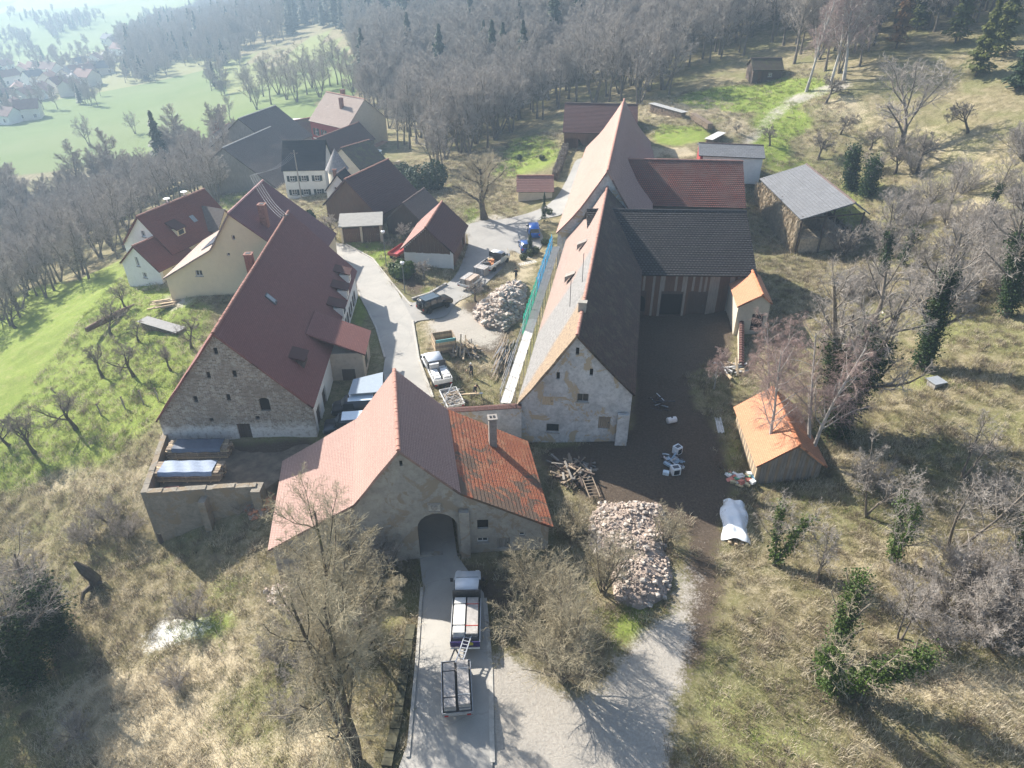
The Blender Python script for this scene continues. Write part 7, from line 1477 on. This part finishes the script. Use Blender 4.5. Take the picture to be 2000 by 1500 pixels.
# orchard on the left slope
for a, b, h, sd, lab in ((150,838,7.5,0,'largest dark orchard tree on the grassy slope'), (70,885,7,1,'leaning orchard tree at the left slope edge'), (20,870,6,2,'orchard tree cut by the left frame edge'), (262,735,6.5,0,'orchard tree above the fence posts'), (200,735,5.5,1,'short orchard tree left of the fence posts'), (218,655,6.5,2,'orchard tree behind the fallen brush roll'), (375,680,5.5,0,'orchard tree close to the covered log stack'), (335,725,4.5,1,'slim orchard tree near the stone barn verge'), (30,640,7,2,'orchard tree at the wood edge on the left'), (270,665,4,0,'small orchard tree right of the brush roll'), (245,600,5,1,'pinkish bushy orchard tree below the hill house')): plant_tree('orchard_tree', lab, 'tree', G(a, b), 'orchard', 'ol%d' % sd, 6, 700+sd, h=h, dens=1)
# lower-left
for a, b, h, sd, lab in ((60,1330,13,391,'big ivy-dark tree in the lower left corner'), (-30,1280,14,392,'ivy-dark tree cut by the left frame edge'), (110,1240,9,393,'ivy-covered trunk beside the root stump')): plant_tree('ivy_tree', lab, 'tree', G(max(a, -60), b), 'multi', 'll%d' % sd, h, sd, stems=3, spread=.4, thick=1.6, dens=1.1, ivy=(12000, .6, .13, .6, 'ivy', 1))
for i, (a, b, h) in enumerate(((345,1340,2.4),(545,1290,3),(590,1230,3.5),(610,1330,3.5),(560,1400,2.5),(660,1250,4),(380,1210,3),(480,1000,2.0),(250,1050,3),(170,1060,3.5),(210,1020,2.8),(640,1180,4.5),(720,1110,5),(760,1100,5),(600,1120,4),(150,1440,2.5),(700,1250,4))):
    plant_tree('bramble_clump', 'grey-brown bramble clump on the rough slope below the gatehouse', 'bush', G(a, b), 'shrub', 'br%d' % (i % 4), 5, 500+i % 4, h=h, group='brambles on the gatehouse slope', stems=11, spread=.9, mats=('bark', 'twig_d'))
q = G(185, 1150); t = thing('root_stump', 'torn mossy stump on the lower left slope', 'stump', q, .6); MB().tube([(0, 0, -.3), (.3, .1, .9), (-.2, .5, 2.0), (-.6, .9, 2.8)], [.55, .5, .42, .15], 9).build('trunk', M['bark_d'], t); MB().tube([(.2, 0, .5), (.9, -.7, .7), (1.3, -1.5, .4)], [.3, .2, .08], 7).build('root', M['bark_d'], t); MB().tube([(.0, 0, .4), (-.8, -.6, .5), (-1.2, -1.2, .0)], [.28, .2, .08], 7).build('root', M['bark_d'], t)
# hamlet trees
for i, (a, b, h) in enumerate(((500,215,15),(530,205,17),(560,195,15),(600,185,16),(630,178,14),(670,172,15),(700,205,14),(740,220,13),(485,180,13),(450,235,10),(720,260,12),(660,165,16),(580,200,14),(515,190,17),(545,185,18),(575,180,17),(610,172,17),(645,168,16),(690,180,16),(490,200,14),(625,190,15),(715,225,15),(760,250,13))): plant_tree('hamlet_tree', 'tall bare tree standing behind the hamlet houses', 'tree', G(a, b), 'forest' if i % 2 else 'multi', FV[i % 5 if i % 2 else 5+i % 3][1], 15 if i % 2 else 13, FV[i % 5 if i % 2 else 5+i % 3][3], h=h, group='trees behind the hamlet')
for a, b, h, lab in ((415,372,12,'wide bare tree before the twin brown barn'), (425,395,10,'bare tree at the wood edge right of the wide one'), (175,285,13,'lone bare tree on the valley meadow'), (265,262,9,'upright poplar on the meadow edge'), (430,165,16,'dark conifer-like tree clump edge on the meadow')): plant_tree('meadow_tree', lab, 'tree', G(a, b), 'multi', 'wm%d' % (a % 3), 13, 140+a % 3, h=h)
# hay and vines on the hay shelter
r = np.random.default_rng(8); n = 15000; Lh = hi['L']; c = np.stack([r.uniform(-1.4, hw+.3, n), r.uniform(-.5, Lh*.98, n), np.zeros(n)], 1); side = r.random(n) < .65; c[side, 0] = hw+r.uniform(-.4, 1.0, side.sum())*(.35+.9*vnoise(c[side, 1]*.9, c[side, 1]*.3+5)); c[~side, 1] = r.uniform(-.45, .6, (~side).sum()); c[:, 2] = r.random(n)**.8*(6.2-hb0)
d = np.stack([r.normal(0, .15, n), r.normal(0, .15, n), -np.ones(n)], 1); s = r.uniform(.35, 1.1, (n, 1)); w_ = norm(np.cross(d, r.normal(0, 1, (n, 3))))*.045; V = np.stack([c-w_, c+w_, c+d*s+w_*.3, c+d*s-w_*.3], 1).reshape(-1, 3)
ht = thing('dry_vine_curtain', 'curtain of dry straw-coloured vines hanging down the hay shelter', 'vines', hy.location, hy.rotation_euler.z); mesh_obj('strands', raw_mesh(V, np.arange(n*4).reshape(n, 4), 'strands', False), M['hay'], ht); mb = MB(); mb.box(-1.2, hw-.5, .9, Lh-.6, -.3, 2.4); mb.build('stacked_hay', M['hay'], ht)
# --- far village in the valley
vm = [plain('village_wall_%d' % i, c, .9, .1) for i, c in enumerate(((.7, .69, .65), (.66, .6, .5), (.6, .55, .48)))]; vr = [plain('village_roof_%d' % i, c, .85, .2, 1) for i, c in enumerate(((.20, .11, .09), (.16, .10, .09), (.14, .135, .14), (.26, .15, .12)))]
vil = [(15,240),(62,232),(55,200),(85,192),(40,190),(100,170),(70,165),(120,178),(135,162),(150,172),(165,155),(180,150),(20,165),(45,150),(160,135),(190,132),(205,145),(215,122),(10,205),(30,222),(140,185),(105,150),(215,85),(230,92),(240,108),(75,145),(175,168),(10,140)]
r = np.random.default_rng(12)
for i, (a, b) in enumerate(vil):
    q = G(a, b); w_, L_, h_ = r.uniform(7, 9), r.uniform(9, 13), r.uniform(4, 5.5); t = thing('village_house', 'pale gabled house in the distant valley village', 'house', q, r.uniform(-.5, .5)+(1.57 if r.random() < .4 else 0), 'houses of the valley village')
    MB().prism([(-w_/2, -3), (w_/2, -3), (w_/2, h_), (0, h_+w_*.36), (-w_/2, h_)], -L_/2, L_/2).build('wall', vm[i % 3], t); rf = MB()
    for s in (-1, 1): rf.face([(0, -L_/2-.4, h_+w_*.36+.15), (0, L_/2+.4, h_+w_*.36+.15), (s*(w_/2+.5), L_/2+.4, h_-.25), (s*(w_/2+.5), -L_/2-.4, h_-.25)]); rf.face([(0, -L_/2-.4, h_+w_*.36), (0, L_/2+.4, h_+w_*.36), (s*(w_/2+.5), L_/2+.4, h_-.4), (s*(w_/2+.5), -L_/2-.4, h_-.4)])
    ro = rf.build('roof', vr[int(r.integers(0, 4))], t); MB().box(-.4, .4, 1, 1.8, h_+1, h_+w_*.36+1.2).build('chimney', vm[2], ro)
    for s in (-1, 1):
        for y in (-L_*.28, L_*.28): MB().box(s*w_/2-.03, s*w_/2+.03, y-.6, y+.6, 1.2, 2.6).build('window', M['glass'], t)
# trees of the valley as instanced mass
pts = []; r = np.random.default_rng(21)
for (x0, x1, y0, y1, n) in ((0,60,70,100,26),(70,180,40,60,60),(95,125,50,78,24),(0,240,118,150,40),(0,40,200,240,12),(240,330,120,165,50),(300,470,105,130,60),(0,200,95,118,20),(400,440,110,190,16),(0,250,25,45,20),(250,420,30,50,40),(0,220,170,215,22)):
    for k in range(n): q = G(r.uniform(x0, x1), r.uniform(y0, y1)); pts.append((q.x, q.y, q.z))
pts = np.array(pts); instancer('valley_trees', pts, np.where(r.random(len(pts)) < .15, 6, r.integers(0, 6, len(pts))), r.uniform(.5, .85, len(pts)), r.random(len(pts))*6.28, src_col, 'scattered hedgerow trees and copses round the valley village', 'trees')
# --- understory and grass
def tuft_mesh(seed, n, h, spread, w, bend):
    r = np.random.default_rng(seed); b = np.stack([r.normal(0, spread, n), r.normal(0, spread, n), np.full(n, -.03)], 1); az = r.random(n)*6.28; hh = h*r.uniform(.4, 1.1, n); o = np.stack([np.cos(az), np.sin(az), np.zeros(n)], 1); s = np.stack([-np.sin(az), np.cos(az), np.zeros(n)], 1)*w; bd = (bend*r.uniform(.3, 1.2, n)*hh)[:, None]; mid = b+o*bd*.35+np.array([0, 0, 1])*(hh*.6)[:, None]; tip = b+o*bd+np.array([0, 0, 1])*(hh*.9)[:, None]
    V = np.concatenate([np.stack([b-s, b+s, mid+s*.8, mid-s*.8], 1), np.stack([mid-s*.8, mid+s*.8, tip+s*.15, tip-s*.15], 1)], 0).reshape(-1, 3); return raw_mesh(V, np.arange(len(V)).reshape(-1, 4), 'tuft', False)
gcol = bpy.data.collections.new('grass_sources')
GC = [('a0', (.42, .35, .235), (.62, .55, .41), .55, .9), ('a1', (.20, .175, .085), (.34, .30, .16), .4, .8), ('a2', (.12, .17, .03), (.26, .30, .075), .3, .6), ('a3', (.13, .10, .07), (.24, .19, .135), .45, 1.0)]
for i, (nm, c1, c2, hh, bd) in enumerate(GC):
    for j in range(2):
        me = tuft_mesh(800+i*3+j, 34, hh, .28, .014, bd); me.materials.append(leafm('tuft_'+nm+str(j), c1, c2, 1.5) if j == 0 else gcol.objects[-1].data.materials[0]); o = bpy.data.objects.new('%s_%d_tuft' % (nm, j), me); gcol.objects.link(o)
r = np.random.default_rng(31); n = 95000
# more tufts close to the camera
X = r.uniform(-62, 62, n); Y = 14+r.random(n)**1.35*150
ok = ~np.zeros(n, bool)
for wp in SW.values(): ok &= ~inpoly(X, Y, wp)
ix = np.clip(np.searchsorted(gx, X), 1, len(gx)-1); iy = np.clip(np.searchsorted(gy, Y), 1, len(gy)-1); ix -= (X-gx[ix-1] < gx[ix]-X); iy -= (Y-gy[iy-1] < gy[iy]-Y)
lu, st_, di, gr_ = lush[iy, ix], straw[iy, ix], dirt[iy, ix], gravel[iy, ix]; Z = HT[iy, ix]
rr = r.random(n); pick = np.where(rr < st_*.9, 0, np.where(rr < st_*.9+lu*.9, 2, np.where(r.random(n) < .3, 0, np.where(r.random(n) < .55, 1, 3))))
ok &= (r.random(n) > np.clip(di*1.25+gr_*1.6, 0, 1)) & ~((X > -34) & (X < -10) & (Y > 46) & (Y < 87)) & ~((X > -20) & (X < 3) & (Y > 39.5) & (Y < 51)) & ~((X > 1) & (X < 37) & (Y > 54) & (Y < 140) & (X < 12+(Y-54)*.4))
ok &= r.random(n) < .35+.65*vnoise(X*.35, Y*.35)
pts = np.stack([X, Y, Z], 1)[ok]; pk = pick[ok]*2+r.integers(0, 2, ok.sum()); instancer('rough_grass', pts, pk, r.uniform(.45, 1.25, len(pts)), r.random(len(pts))*6.28, gcol, 'rough dry and green grass tufts covering the slopes', 'grass')
# ------------------------------------------------------------------ haze
mb = MB(); mb.box(-2600, 2600, -350, 3600, -46, 118); hzo = mb.build('haze', None)
m = bpy.data.materials.new('haze_air'); m.use_nodes = True; t = m.node_tree; t.nodes.remove(t.nodes['Principled BSDF']); pv = t.nodes.new('ShaderNodeVolumePrincipled')
pv.inputs['Color'].default_value = (.58, .79, 1, 1); pv.inputs['Density'].default_value = .0006; pv.inputs['Anisotropy'].default_value = .3
t.links.new(pv.outputs[0], t.nodes['Material Output'].inputs['Volume']); hzo.data.materials.append(m); tag(hzo, kind='stuff')
tag(hzo, 'thin pale haze filling the valley air', 'haze')
